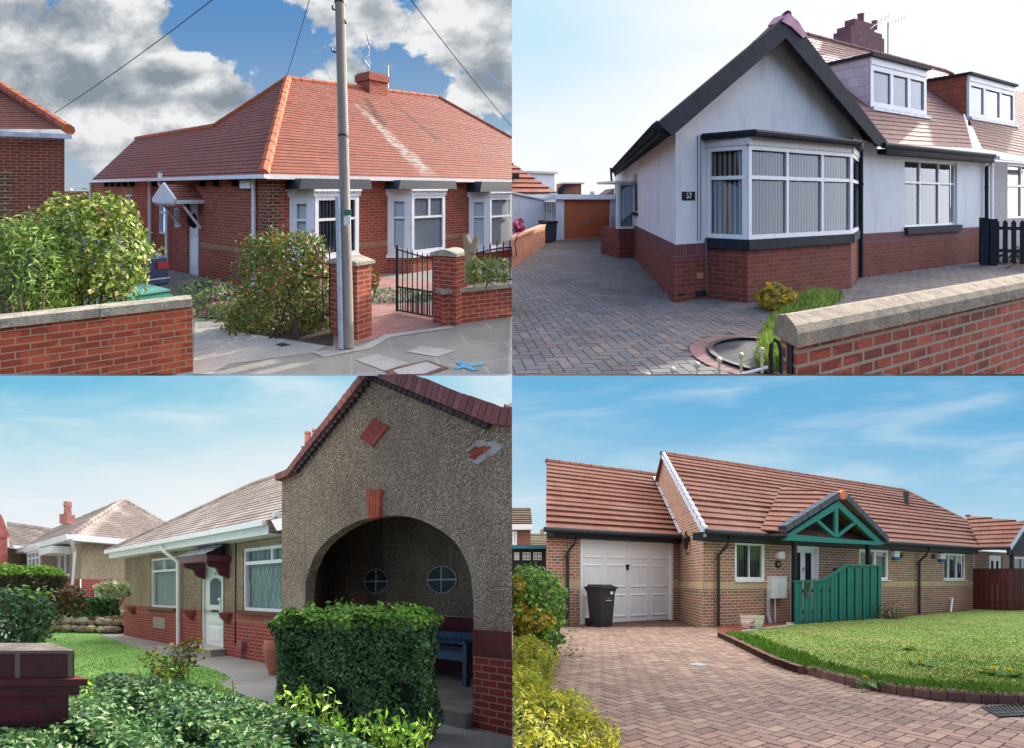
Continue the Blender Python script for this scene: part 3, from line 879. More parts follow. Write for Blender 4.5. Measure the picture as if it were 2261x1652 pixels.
# chimney
m = MB(TL)
cp = TL.hit(1670, 440, plF)
fc = Frame(TL, TL.at(1630, 440, cp[1] + .05), (TL.at(1630, 440, cp[1] + .05)[0] + fT.dir[0], TL.at(1630, 440, cp[1] + .05)[1] + fT.dir[1]))
ca, cb = fc.S(1632), fc.S(1710); hT = fc.H(1670, 322); hB = fc.H(1670, 440)
cw = cb - ca; dp = -.75
m.box(fc, ca, cb, hB - .6, hT - .3, dp, 0); m.box(fc, ca - .05, cb + .05, hT - .3, hT - .06, dp - .05, .05); m.box(fc, ca, cb, hT - .06, hT, dp, 0)
ch = m.obj('chimney', M['brick_tl'], roof)
m = MB(TL); m.box(fc, ca - .05, cb + .05, hB - .02, hB + .05, 0, .03)
m.fpoly(fc, [(ca - .03, hB, .02), (ca - .03, hB + .25, -.5), (ca - .2, hB + .3, -.62), (ca - .2, hB + .12, -.1)])
m.obj('flashing', M['lead'], roof)
m = MB(TL)
mast = fc.S(1628, -.2); h0 = hT - .1; h1 = fc.H(1628, 165, -.2)
m.tube([fc.pt(mast, h0, -.2), fc.pt(mast, h1, -.2)], .02, 6)
for qy, l in ((168, .34), (185, .3), (212, .34), (290, .4)):
    h = fc.H(1628, qy, -.2); m.tube([fc.pt(mast + .04, h - .06, -.2), fc.pt(mast - l, h + .08, .1)], .018, 5)
    for k in range(4): 
        x = mast - l * k / 4; m.tube([fc.pt(x, h + .08 * k / 4 - .1, -.2 + .3 * k / 4), fc.pt(x, h + .08 * k / 4 + .1, -.2 + .3 * k / 4)], .008, 4)
m.obj('aerial', M['steel'], ch)
m = MB(TL); s2 = fc.S(1715, -.3); h1 = fc.H(1715, 292, -.3); m.tube([fc.pt(s2, hT - .4, -.3), fc.pt(s2, h1, -.3)], .012, 5); m.tube([fc.pt(s2 - .2, h1 - .03, -.3), fc.pt(s2 + .22, h1 + .02, -.3)], .012, 5)
for k in range(5): m.tube([fc.pt(s2 - .16 + k * .08, h1 - .12, -.3), fc.pt(s2 - .16 + k * .08, h1 + .12, -.3)], .008, 4)
m.obj('aerial', M['steel'], ch)
# gutters and pipes
m = MB(TL); m.box(fT, sc_ - .02, fT.S(2320, ea), EH - .06, EH + .04, ea - .02, ea + .09); m.obj('gutter', M['offwhite'], house)
m = MB(TL); m.box(fL, fL.S(1185, ea) , fL.S(392, ea), EH - .05, EH + .04, ea - .02, ea + .09); m.box(fL, 0, fL.S(395), EH - .02, EH - .005, 0, ea); m.obj('gutter', white, house)
m = MB(TL); m.box(fT, 0, Lf, EH - .03, EH - .012, 0, ea); m.obj('soffit', M['offwhite'], house)
downpipe(house, fL, 1120, 790, 1260, .07, .045, white); downpipe(house, fL, 661, 803, 1200, .07, .045, white); downpipe(house, fL, 735, 860, 1195, .12, .04, white)
downpipe(house, fL, 400, 810, 1100, .07, .045, white)
m = MB(TL); s = fL.S(707, .2); m.tube([fL.pt(s, fL.H(707, 765, .2), .2), fL.pt(s, fL.H(707, 815, .2), .2), fL.pt(fL.S(728, .15), fL.H(728, 838, .15), .15)], .06, 8); m.obj('flue_pipe', white, house)
m = MB(TL); a = fL.rect(1108, 797, 1062, 832, .1); m.box(fL, a[0], a[1], a[2], a[3], 0, .12); m.obj('alarm_box', white, house)
window(house, fL, *wA, rows=((0, .55, (0, 1)), (.55, 1, (0, 1))), curtain='net'); window(house, fL, *wB, curtain='net', rows=((0, 1, (0, .5, 1)),)); window(house, fL, *wC, curtain='net')
for o in (wA, wB):
    m = MB(TL); m.box(fL, o[0] - .1, o[1] + .1, o[3], o[3] + .22, -.02, .01); m.obj('lintel', M['belt'], house)
m = MB(TL); m.box(fL, dr[0], dr[1], 0, dr[3], -.12, -.06)
for a, b in ((.1, .45), (.5, .92)): m.box(fL, dr[0] + .15, dr[1] - .15, dr[3] * a, dr[3] * b, -.06, -.045)
d_ = m.obj('door', white, house)
m = MB(TL); m.lathe(fL.pt((dr[0] + dr[1]) / 2, 1.45, -.04), [(.02, -.2), (.16, -.1), (.18, 0), (.16, .1), (.02, .2)], 12); m.obj('door_window', M['dark_room'], d_)
# gabled door hood: the ridge runs out from the side wall
d1 = .65
sa, sb, sm = fL.S(885), fL.S(835), None
ha = EH - .55
hood_c = (dr[0] + dr[1]) / 2; hw = .7
m = MB(TL)
for sg in (-1, 1):
    pts = [fL.pt(hood_c + sg * hw, ha, d1), fL.pt(hood_c + sg * hw, ha, 0), fL.pt(hood_c, ha + .38, 0), fL.pt(hood_c, ha + .38, d1)]
    m.tiled(pts, .14, .02)
hd = m.obj('porch_hood', M['tile_tl'], house)
m = MB(TL); m.prism(fL, [(hood_c - hw, ha - .08), (hood_c + hw, ha - .08), (hood_c + hw + .04, ha + .02), (hood_c, ha + .44), (hood_c - hw - .04, ha + .02)], d1, d1 + .05)
for k in range(10): m.prism(fL, [(hood_c - hw + k * .124, ha - .08), (hood_c - hw + k * .124 + .11, ha - .08), (hood_c - hw + k * .124 + .055, ha - .15)], d1 + .01, d1 + .04)
for sg in (-1, 1):
    m.box(fL, hood_c + sg * hw - .03, hood_c + sg * hw + .03, ha - .1, ha - .002, 0, d1)
    m.tube([fL.pt(hood_c + sg * (hw - .08), ha - .75, .05), fL.pt(hood_c + sg * (hw - .08), ha - .1, d1 - .15)], .035, 6)
m.obj('gable_board', white, hd)

def subframe(fr, a, b, c):
    """the wall plane from plan point a to b, facing away from c"""
    g = Frame(fr.site, a, b)
    if g.n.dot(np.array(a) - np.array(c)) < 0: g.n = -g.n
    return g
def bay(par, fr, sA, sB, sC, sD, d, hb, ht, wallmat, rows_side, rows_front, curt, fw=.07, sillm=None, base_h=None, sillh=.14, mw=.03, side=None):
    c = fr.xy((sA + sD) / 2, 0); out = []
    segs = [(fr.xy(sA), fr.xy(sB, d)), (fr.xy(sB, d), fr.xy(sC, d)), (fr.xy(sC, d), fr.xy(sD))]
    root = MB(fr.site)
    for i, (a, b) in enumerate(segs):
        g = subframe(fr, a, b, c)
        root.wall(g, 0, g.L, 0, hb)
        window(par, g, .004, g.L - .004, hb, ht, 0, rows=rows_side if i != 1 else rows_front, fw=fw if i == 1 or not side else side[0], curtain=curt if i == 1 or not side else side[1], mw=mw, name='bay_window')
        out.append(g)
    root.obj('bay_base', wallmat, par)
    if sillm:
        q = MB(fr.site)
        for g in out: q.box(g, -.03, g.L + .03, hb - sillh, hb - .003, -.05, .06)
        q.obj('bay_sill', sillm, par)
    return out
M['white_net'] = plain('white_net', (.7, .7, .69), .9, .08, 12)
M['bay_lead'] = plain('navy_lead', (.02, .028, .042), .5, .4, 20, bump=.4, bsc=25)
M['lace'] = blinds('lace_curtain', '#f2f4f2', '#c4cbca', .05, .6)
def dentil(m, g, h, n):
    for k in range(n):
        s = g.L * (k + .5) / n; m.prism(g, [(s - .04, h), (s + .04, h), (s, h - .1)], .05, .08)
for i, (xa, xb, xc, xd, yb, yt, cur) in enumerate(((1280, 1388, 1580, 1604, 1142, 868, 'blind_dark'), (1712, 1815, 1962, 1985, 1122, 862, 'lace'), (2070, 2160, 2330, 2350, 1100, 870, 'lace'))):
    d = .5
    sA, sB, sC = fT.S(xa), fT.S(xb, d), fT.S(xc, d); sD = sC + (sB - sA) * .8
    hb, ht = fT.H(xb, yb, d), fT.H(xb, yt, d)
    gs = bay(house, fT, sA, sB, sC, sD, d, hb, ht, M['brick_tl'], ((0, .62, (0, 1)), (.62, 1, (0, 1))), ((0, .62, (0, 1)), (.62, 1, (0, .52, 1))), cur, .09, white, None, .1, side=(.17, 'white_net'))
    m = MB(TL)
    for g in gs: m.box(g, -.05, g.L + .05, ht, ht + .12, -.1, .05); dentil(m, g, ht + .16, max(3, int(g.L / .09)))
    for g in gs: m.box(g, -.05, g.L + .05, ht + .12, ht + .17, -.1, .1)
    m.obj('bay_cornice', white, house)
    m = MB(TL)
    m.prism(fT, [(sA - .12, ht + .172), (sD + .12, ht + .172), (sD + .05, EH - .04), (sA - .05, EH - .04)], 0, d + .1)
    m.obj('bay_roof', M['bay_lead'], house)

# neighbouring house at the far left
fN = Frame(TL, TL.at(285, 835, 13.0), TL.at(-60, 835, 12.3))
nb = thing(TL, 'brick_house', 'dark red brick house end with orange hip tiles and grey gutter', 'house', fN.pt(0, 0))
EN = fN.H(285, 612)
m = MB(TL); m.wall(fN, 0, fN.L, 0, EN)
gN = Frame(TL, fN.xy(0), fN.xy(0) + np.array((-1.0, 1.0)) * 3, True); m.wall(gN, 0, 3, 0, EN)
m.obj('wall', M['brick_tl_dull'], nb)
m = MB(TL); sq = fN.S(60)
for i in range(18): m.box(fN, sq + (.0 if i % 2 else .08), sq + .9, .1 + i * .15, .21 + i * .15, -.02, .012)
m.obj('quoin', M['quoin'], nb)
m = MB(TL); m.box(fN, fN.S(318, .3), fN.L, EN - .02, EN + .09, .2, .32); m.obj('gutter', M['lead'], nb)
e0 = fN.pt(fN.S(305, .28), fN.H(305, 572, .28), .28); e1 = fN.pt(fN.L, fN.H(285, 572, .28), .28)
tp = TL.at(-20, 365, 15.0)
m = MB(TL); m.tiled([e0, (tp[0] - 2.5, e1[1], e1[2]), (tp[0] - 2.5, tp[1], tp[2]), tp], .135, .011)
rf = m.obj('roof', M['tile_tl'], nb)
m = MB(TL); hip(m, e0, tp, .13, 8); m.obj('ridge_tiles', M['ridge'], rf)
# far roofs beyond
ft = thing(TL, 'terrace_house', 'distant orange roofed house just showing above the flowering shrub', 'house', TL.g(345, 900))
q = TL.at(300, 862, 60); q2 = TL.at(395, 862, 60)
f_ = Frame(TL, q, q2); hh = f_.H(340, 866); ht = f_.H(340, 846)
m = MB(TL); m.wall(f_, -3, f_.L + 3, 0, hh); m.obj('wall', M['brick_tl_dull'], ft)
m = MB(TL); m.tiled([f_.pt(-3, hh, .3), f_.pt(f_.L + 3, hh, .3), f_.pt(f_.L + 3, ht, -2.5), f_.pt(-3, ht, -2.5)], .3, .04); r_ = m.obj('roof', M['tile_tl'], ft)
m = MB(TL); sc2 = f_.S(347); m.box(f_, sc2 - .3, sc2 + .3, ht - .3, ht + .5, -2.7, -2.1); m.obj('chimney', M['brick_tl_dull'], r_)

# low front walls, piers, railings, gate
def lowwall(site, name, label, fr, s0, s1, h, th, brickm, capm, cap_h=.1, over=.04, notch=None, group=None):
    r = thing(site, name, label, 'wall', fr.pt(s0, 0), group)
    m = MB(site); m.box(fr, s0, s1, 0, h, -th, 0); m.obj('brickwork', brickm, r)
    m = MB(site); n = max(1, int(abs(s1 - s0) / .9))
    for i in range(n):
        a = s0 + (s1 - s0) * i / n; b = s0 + (s1 - s0) * (i + 1) / n - .006 * (1 if s1 > s0 else -1)
        m.prism(fr.side(a, -th - over, over) if False else fr, [(a - (over if i == 0 else 0), h + .001), (b, h + .001), (b, h + cap_h), (a - (over if i == 0 else 0), h + cap_h)], -th - over, over)
    m.obj('coping', capm, r)
    return r
fW = Frame(TL, TL.g(0, 1790), TL.g(850, 1640))
hw_ = fW.H(845, 1352)
M['brick_wall_tl'] = brick('orange_garden_brick', '#c8643f', '#ae5236', '#b08c72', bw=.24, rh=.078, ms=.007, dark='#964630', dirt=.2)
lowwall(TL, 'garden_wall', 'low red brick wall with stone coping below the yellow flowering shrub', fW, -1.0, fW.L, hw_, .22, M['brick_wall_tl'], M['cap'], .1)
fG = Frame(TL, TL.g(1955, 1440), TL.g(2261, 1400))
hw2 = fG.H(2040, 1290)
lowwall(TL, 'garden_wall', 'low red brick wall with buff coping carrying the iron railings', fG, .0, fG.L + 1.2, hw2, .24, M['brick_tl'], M['cap'], .07)
def pier(site, label, fr, s0, s1, h, th, bm, cm):
    r = thing(site, 'gate_pier', label, 'gate pier', fr.pt((s0 + s1) / 2, 0, -th / 2))
    m = MB(site); m.box(fr, s0, s1, 0, h, -th, 0); m.obj('brickwork', bm, r)
    m = MB(site); m.box(fr, s0 - .04, s1 + .04, h + .001, h + .05, -th - .04, .04)
    m.prism(fr, [(s0 - .03, h + .05), (s1 + .03, h + .05), ((s0 + s1) / 2 + .05, h + .11), ((s0 + s1) / 2 - .05, h + .11)], -th - .03, .03); m.obj('coping', cm, r)
    return r
fp2 = Frame(TL, TL.g(1912, 1425), TL.g(2015, 1440))
pier(TL, 'red brick gate pier that the open iron gate hangs from', fp2, 0, fp2.L, fp2.H(1960, 1130), .34, M['brick_tl'], M['cap'])
fp1 = Frame(TL, TL.g(1458, 1480), TL.g(1576, 1505))
pier(TL, 'red brick gate pier hidden behind the wooden utility pole', fp1, 0, fp1.L, fp1.H(1500, 1165), .3, M['brick_tl'], M['cap'])
def bars(m, fr, s0, s1, n, hlo, hhi, r=.012, d=0.0, spike=.09):
    for k in range(n):
        s = s0 + (s1 - s0) * k / max(1, n - 1); h = hhi(s) if callable(hhi) else hhi
        m.tube([fr.pt(s, hlo, d), fr.pt(s, h, d)], r, 5)
        if spike: m.tube([fr.pt(s, h, d), fr.pt(s, h + spike, d)], r * 1.5, 5, r1=.001)
fg = Frame(TL, TL.g(1752, 1385), TL.g(1940, 1422))
gate = thing(TL, 'iron_gate', 'open black wrought iron garden gate over a brick path', 'gate', fg.pt(fg.L, 0))
hA, hB2 = fg.H(1755, 1095), fg.H(1935, 1140)
top = lambda s: hA + (hB2 - hA) * (math.sin(min(1, s / fg.L) * math.pi / 2)) - .02
m = MB(TL); bars(m, fg, .03, fg.L - .03, 9, .06, top, .012)
n = 16
for k in range(n): m.tube([fg.pt(.03 + (fg.L - .06) * k / (n - 1), .06), fg.pt(.03 + (fg.L - .06) * k / (n - 1), .5)], .009, 5)
m.obj('bars', M['iron'], gate)
m = MB(TL)
for h in (.07, .5): m.tube([fg.pt(0, h), fg.pt(fg.L, h)], .016, 6)
m.tube([fg.pt(fg.L * k / 8, top(fg.L * k / 8)) for k in range(9)], .014, 6)
m.tube([fg.pt(0, .04), fg.pt(0, hA + .05)], .02, 6); m.tube([fg.pt(fg.L, 0), fg.pt(fg.L, hB2)], .026, 6)
m.obj('frame', M['iron'], gate)
fr_ = fG.off(-.12)
rail = thing(TL, 'iron_railings', 'black iron railings with a curved top rail on the low wall', 'railing', fr_.pt(.3, hw2 + .07))
s0, s1 = fr_.S(2075), fr_.L + 1.0
hr = fr_.H(2120, 1100)
topr = lambda s: hr - .05 + .1 * math.sin((s - s0) / (s1 - s0) * 3.1)
m = MB(TL); bars(m, fr_, s0, s1, 12, hw2 + .08, topr, .011); m.obj('bars', M['iron'], rail)
m = MB(TL); m.tube([fr_.pt(s0 + (s1 - s0) * k / 10, topr(s0 + (s1 - s0) * k / 10) - .05) for k in range(11)], .014, 6); m.tube([fr_.pt(s0, hw2 + .12), fr_.pt(s1, hw2 + .12)], .013, 6); m.obj('rail', M['iron'], rail)
fq = Frame(TL, TL.g(1340, 1460), TL.g(1455, 1480))
rail = thing(TL, 'iron_railings', 'short black iron railings poking out of the round green bush', 'railing', fq.pt(0, 0))
m = MB(TL); bars(m, fq, 0, fq.L, 5, .1, fq.H(1380, 1105), .011); m.obj('bars', M['iron'], rail)
m = MB(TL); m.tube([fq.pt(0, .9), fq.pt(fq.L, .9)], .013, 6); m.obj('rail', M['iron'], rail)

# utility pole with its cables
M['pole'] = woodmat('weathered_pole', '#a3988a', '#80766a', .5)
pb = TL.g(1540, 1540); yp = pb[1]
tpole = TL.at(1490, -440, yp)
pole = thing(TL, 'utility_pole', 'tall weathered wooden utility pole standing at the pavement edge', 'utility pole', pb)
rb = 46 * S / F * yp / 2
m = MB(TL); m.tube([tuple(np.array(pb) + (np.array(tpole) - np.array(pb)) * k / 6) for k in range(7)], rb * 1.02, 16, r1=rb * .9); m.obj('shaft', M['pole'], pole, smooth=True)
m = MB(TL); c0 = TL.at(1507, 1542, yp - .06); c1 = TL.at(1492, 870, yp - .06)
m.tube([c0, c1], .04, 10); m.obj('cable_guard', M['steel'], pole)
for qx, qy, sg in ((1468, 40, -1), (1530, 100, 1), (1466, 226, -1), (1528, 322, 1)):
    m = MB(TL); a = TL.at(qx, qy, yp); b = TL.at(qx - sg * 25, qy + 8, yp); m.tube([a, b], .012, 5); m.tube([a, (a[0], a[1], a[2] + .05)], .012, 5); m.obj('climbing_step', M['iron'], pole)
for qy in (18, 607):
    m = MB(TL); t_ = (1540 - qy) / 1980; c = np.array(pb) + (np.array(tpole) - np.array(pb)) * t_
    m.tube([tuple(c), (c[0], c[1], c[2] + .025)], rb * 1.04, 16); m.obj('band', M['iron'], pole)
m = MB(TL); a = TL.at(1520, 935, yp - .09); m.box(Frame(TL, a, TL.at(1545, 935, yp - .09)), 0, .1, a[2] - .05, a[2] + .03, 0, .012); m.obj('number_plate', plain('green_plate', '#3f7a55', .5), pole)
m = MB(TL); a = TL.at(1520, 975, yp - .09); m.box(Frame(TL, a, TL.at(1545, 975, yp - .09)), 0, .09, a[2] - .06, a[2] + .06, 0, .012); m.obj('notice', white, pole)
def cable(label, a, b, sag, site=TL, r=.012):
    m = MB(site); a, b = Vector(a), Vector(b)
    m.tube([tuple(a.lerp(b, k / 12) - Vector((0, 0, sag * 4 * (k / 12) * (1 - k / 12)))) for k in range(13)], r, 5)
    return tag(m.obj('overhead_cable', M['wire'], None), label, 'cable')
cable('thin black cable running from the pole down to the far left house', tpole, TL.at(240, 500, 14.5), .12, r=.008)
cable('thin black cable running from the pole to the roof peak', tpole, TL.at(1264, 345, 15.6), .05, r=.008)
cable('thin black cable running from the pole towards the right over the chimney side', tpole, TL.at(2300, 605, 14.0), .1, r=.008)

# planting
YG = ['#7d9a32', '#93ac40', '#64842a', '#a6b450', '#4f7024']
yb = 7.4
def E(site, qx, qy, y, rx, ry, rz):      # an ellipsoid centred on an image point at distance y, radii in image px across and down
    c = site.at(qx, qy, y); k = S / F * y
    return (c, (rx * k, ry, rz * k))
shrub(TL, 'flowering_shrub', 'large bright green shrub dotted with pale yellow flowers behind the wall', 'shrub',
      [E(TL, 410, 1130, yb, 205, .6, 200), E(TL, 300, 960, yb, 90, .4, 100), E(TL, 470, 960, yb, 110, .4, 95), E(TL, 520, 1150, yb, 95, .5, 170), E(TL, 330, 1200, yb, 120, .5, 150)], 9000, .07, YG + ['#a8a85a'], TL.g(430, 1600),
      (340, .055, ['#f0e9a0', '#e8dd70', '#f4efc0', '#e6d27a']), up=.5, shell=(.6, 1.08), rough=.2)
shrub(TL, 'feathery_shrub', 'soft light green feathery shrub at the wall end nearest the brick house', 'shrub',
      [E(TL, 100, 1200, 6.6, 150, .5, 200), E(TL, 60, 1080, 6.6, 110, .4, 110), E(TL, 180, 1280, 6.6, 100, .4, 110)], 6500, .09, ['#83a344', '#98b454', '#6f9038', '#a8bc66', '#5c7c2e'], TL.g(100, 1750), asp=.22, up=.8, shell=(.55, 1.1), rough=.22)
y3 = 8.6
shrub(TL, 'round_bush', 'rounded dark green bush with reddish leaf tips in front of the bay window', 'shrub',
      [E(TL, 1250, 1230, y3, 190, .6, 200), E(TL, 1330, 1100, y3, 105, .4, 80), E(TL, 1170, 1130, y3, 100, .4, 90), E(TL, 1380, 1330, y3, 100, .5, 190), E(TL, 1230, 1400, y3, 215, .5, 130), E(TL, 1120, 1420, y3, 110, .4, 80)], 15000, .062, ['#5a7a2c', '#6f8f34', '#4a6826', '#86983c', '#94803c', '#a0703c'], TL.g(1260, 1500),
      (90, .05, ['#d8c23c', '#c9a83a', '#c8b44a']), up=.4, shell=(.5, 1.06), rough=.2, stems=4)
shrub(TL, 'low_plants', 'low sprawling green plants with pink flowers beside the concrete drive', 'plants',
      [E(TL, 960, 1340, 9.6, 130, .5, 75), E(TL, 880, 1275, 10.6, 90, .5, 45), E(TL, 1050, 1390, 9.2, 110, .4, 70)], 2600, .08, ['#6f8a44', '#84985a', '#55703a', '#9aa36a'], TL.g(960, 1420), (60, .06, ['#d489a8', '#c8688e']), asp=.3, up=.9, stems=3)
shrub(TL, 'planted_shrub', 'small orange leaved plant growing in the concrete planter', 'plant', [E(TL, 1620, 1235, 8.9, 48, .22, 50)], 420, .09, ['#8a6a34', '#a5613a', '#5f7a30', '#b0703c'], TL.g(1615, 1300), stems=3)
pt = TL.g(1600, 1335)
m = MB(TL); m.lathe(pt, [(.14, 0), (.2, .02), (.21, .3), (.19, .31), (.17, .27), (.0, .26)], 14); tag(m.obj('planter', M['slab'], None), 'pale ribbed concrete planter beside the garden path', 'planter')
shrub(TL, 'ground_cover_plant', 'flat patch of grey green ground cover seen through the gate', 'plants', [((*TL.g(1740, 1318)[:2], .04), (.85, .5, .14)), ((*TL.g(1830, 1318)[:2], .04), (.5, .4, .12))], 1500, .08, ['#6f8f62', '#84a078', '#5a7a4c', '#9aac86'], TL.g(1740, 1318), stems=0, up=.8)
shrub(TL, 'spiky_plant', 'spiky green border plant behind the iron railings', 'plant', [E(TL, 2120, 1200, 8.3, 60, .25, 55), E(TL, 2200, 1190, 8.3, 60, .25, 50)], 420, .2, ['#6f8f34', '#8aa048', '#56782c', '#a89a48'], TL.g(2130, 1330), asp=.12, up=.6, stems=0)
st = TL.at(2085, 1100, 8.6)
orn = thing(TL, 'log_ornament', 'pale forked tree stump standing behind the right gate pier', 'stump', TL.g(2085, 1330))
m = MB(TL); k = S / F * 8.6
m.tube([TL.at(2085, 1250, 8.6), TL.at(2075, 1120, 8.6), TL.at(2055, 1040, 8.6)], 34 * k, 9, r1=14 * k); m.tube([TL.at(2082, 1120, 8.55), TL.at(2105, 1050, 8.55)], 17 * k, 8, r1=12 * k)
m.obj('trunk', woodmat('pale_log', '#b59a78', '#8d7558', .6), orn, smooth=True)

# parked cars half hidden by the shrub
def car(site, name, label, fr, col, L=4.2, W=1.7, hs=1.0):
    r = thing(site, name, label, 'car', fr.pt(0, 0))
    paint = plain(name + '_paint', col, .3, .05, spec=.35)
    m = MB(site)
    body = [(0, .3), (0, .62), (.08, .82), (.55, .92), (1.15, .96), (2.9, .93), (3.9, .8), (4.15, .6), (4.18, .3)]
    m.prism(fr, [(s, h * hs) for s, h in body], -W, 0)
    b_ = m.obj('body', paint, r)
    m = MB(site)
    cab = [(.45, .93), (1.15, 1.38), (2.2, 1.4), (3.0, .94)]
    for a, b in zip(cab, cab[1:]):
        m.fpoly(fr, [(a[0], a[1] * hs, -.12), (b[0], b[1] * hs, -.12 if b[1] < 1 else -.25), (b[0], b[1] * hs, -W + .2), (a[0], a[1] * hs, -W + .12)], 1 if a[1] < 1 or b[1] < 1 else 0)
    m.fpoly(fr, [(.45, .93 * hs, -.1), (3.0, .94 * hs, -.1), (2.2, 1.4 * hs, -.25), (1.15, 1.38 * hs, -.25)], 1)
    m.fpoly(fr, [(.45, .93 * hs, -W + .1), (3.0, .94 * hs, -W + .1), (2.2, 1.4 * hs, -W + .25), (1.15, 1.38 * hs, -W + .25)], 1)
    m.obj('cabin', [paint, plain('car_window', (.06, .08, .09), .1, .1, spec=.6)], r)
    for d in (0, -W + .28):
        m = MB(site); m.box(fr, -.025, .14, .62 * hs, .76 * hs, d - .2 if d == 0 else d, d + .012 if d == 0 else d + .2); m.obj('tail_light', plain('red_lens', '#a00808', .3, .1, spec=.3), r)
    m = MB(site); m.box(fr, -.07, .12, .34 * hs, .46 * hs, -W - .01, .015); m.obj('bumper', plain(name + '_bumper', tuple(v * .6 for v in C(col)), .3, .1, spec=.5), r)
    m = MB(site); m.box(fr, -.085, -.0705, .43 * hs, .455 * hs, -W, .0); m.obj('trim_strip', M['steel'], r)
    for s in (.75, 3.35):
        for d in (-.02, -W + .16):
            m = MB(site); m.tube([fr.pt(s, .3, d), fr.pt(s, .3, d - .16)], .3, 16); w = m.obj('wheel', M['black'], r)
    return r
ca_ = Frame(TL, TL.g(742, 1322), TL.g(560, 1262))
ca_.n = -ca_.n if ca_.n[0] < 0 else ca_.n
car(TL, 'blue_car', 'dark blue car with red tail light parked in the drive behind the shrub', ca_, '#141c4a', hs=1.05)
cg = Frame(TL, TL.g(770, 1400), TL.g(600, 1350)); cg.n = -cg.n if cg.n[0] < 0 else cg.n
gb = thing(TL, 'garden_box', 'low dark green box beside the blue car, just above the wall', 'storage box', cg.pt(0, 0))
m = MB(TL); hh = cg.H(760, 1290); m.prism(cg, [(-.1, 0), (1.8, 0), (1.8, hh * .9), (1.3, hh * 1.05), (.3, hh), (-.1, hh * .8)], -.9, 0); m.obj('body', plain('green_plastic', '#2f6a50', .35, .2), gb)
m = MB(TL); m.prism(cg, [(.2, hh + .0), (1.4, hh * 1.05 + .003), (1.4, hh * 1.05 + .03), (.2, hh + .03)], -.92, .02); m.obj('lid', plain('pale_green_plastic', '#5f9a86', .3, .2), gb)

# paths and pavement details
M['pinkpave'] = brick('pink_block_path', '#b0857a', '#9a6f66', '#8a6a60', .2, .1, .006, dirt=.2)
sheet(TL, 'path', [TL.g(*q) for q in ((1490, 1560), (1585, 1515), (1955, 1438), (1950, 1380), (1880, 1345), (1575, 1310), (1575, 1250), (1900, 1225), (1990, 1300), (1700, 1245), (1500, 1290), (1480, 1500))][:6] + [TL.g(1500, 1310), TL.g(1480, 1500)], M['pinkpave'], .008)
sheet(TL, 'path', [TL.g(*q) for q in ((1500, 1306), (1900, 1325), (2000, 1250), (1600, 1215), (1500, 1260))], M['pinkpave'], .006)
sheet(TL, 'driveway', [TL.g(*q) for q in ((850, 1700), (860, 1420), (990, 1418), (1060, 1470), (1440, 1530), (1380, 1560), (1010, 1610))], M['slab'], .006)
sheet(TL, 'garden_bed', [TL.g(*q) for q in ((870, 1400), (860, 1240), (1150, 1290), (1480, 1300), (1470, 1530), (1060, 1465), (990, 1415))], M['soil'], .01)
sheet(TL, 'kerb', [TL.g(*q) for q in ((1380, 1558), (1600, 1530), (1700, 1480), (1990, 1440), (2000, 1450), (1720, 1492), (1640, 1540), (1430, 1580))], M['slab'], .009)
pale = concrete('pale_patch', '#9c988e', '#aaa69c', 3)
for lab, qs, mt in (('pale square concrete patch nearest the pole foot', ((1566, 1590), (1668, 1566), (1805, 1605), (1700, 1640)), pale), ('long faded pale patch in the grey pavement', ((1795, 1555), (1860, 1528), (2015, 1550), (1930, 1578)), M['slab']),
                    ('small grey drain cover in the drive entrance', ((1215, 1522), (1250, 1515), (1285, 1525), (1245, 1534)), M['charcoal'])):
    o = sheet(TL, 'pavement_patch' if 'patch' in lab else 'drain_cover', [TL.g(*q) for q in qs], mt, .008, False); tag(o, lab, 'patch' if 'patch' in lab else 'drain cover')
mh = thing(TL, 'inspection_cover', 'rectangular pale inspection cover with a rusty metal frame', 'inspection cover', TL.g(1840, 1630))
out = [TL.g(*q) for q in ((1700, 1640), (1885, 1594), (1985, 1628), (1890, 1660), (1740, 1668))]; inn = [TL.g(*q) for q in ((1735, 1640), (1882, 1602), (1950, 1628), (1870, 1656), (1760, 1662))]
m = MB(TL); m.poly([(p[0], p[1], .012) for p in out]); m.obj('frame', plain('rusty_iron', '#6a4a38', .8, .3), mh)
m = MB(TL); m.poly([(p[0], p[1], .016) for p in inn]); m.obj('lid', pale, mh)
m = MB(TL); bl = plain('blue_marking_paint', '#5a92ac', .8, .3, 20)
m.poly([(p[0], p[1], .01) for p in [TL.g(*q) for q in ((2010, 1600), (2040, 1594), (2070, 1612), (2140, 1604), (2145, 1612), (2080, 1622), (2120, 1636), (2090, 1640), (2045, 1626), (2010, 1634), (2008, 1624), (2035, 1618))]])
tag(m.obj('paint_mark', bl, None), 'blue sprayed arrow marking on the pavement', 'paint mark')
# ================================================================ upper right: white rendered bungalow, number 57
M['stucco_tr'] = stucco('pale_render', '#e4e2e2', .04)
M['brick_tr'] = brick('dark_red_plinth_brick', '#8d4638', '#743628', '#7d5a50', bw=.27, rh=.092, ms=.008, dirt=.25, bmp=.4)
M['brick_soldier_tr'] = brick('purple_soldier_brick', '#7d4a4c', '#6a3c3e', '#84625c', bw=.09, rh=.3, ms=.008, dirt=.2)
M['tile_tr'] = tilemat('pink_brown_tiles', '#946a60', '#845c54', '#684640', .22, .17 * 1.25, '#8a665e', .25, .16, rough=.8)
M['tile_red_tr'] = tilemat('red_brown_tiles', '#a85a40', '#8e4a36', '#5f3226', .22, .25, '#7a4a3a', .25, .16)
M['dark_trim'] = plain('blue_black_trim', (.02, .026, .036), .75, .25, spec=.15)
fA = Frame(TR, TR.g(722, 1335), TR.g(2090, 1152))
fB = Frame(TR, TR.g(722, 1335), TR.g(550, 1146))
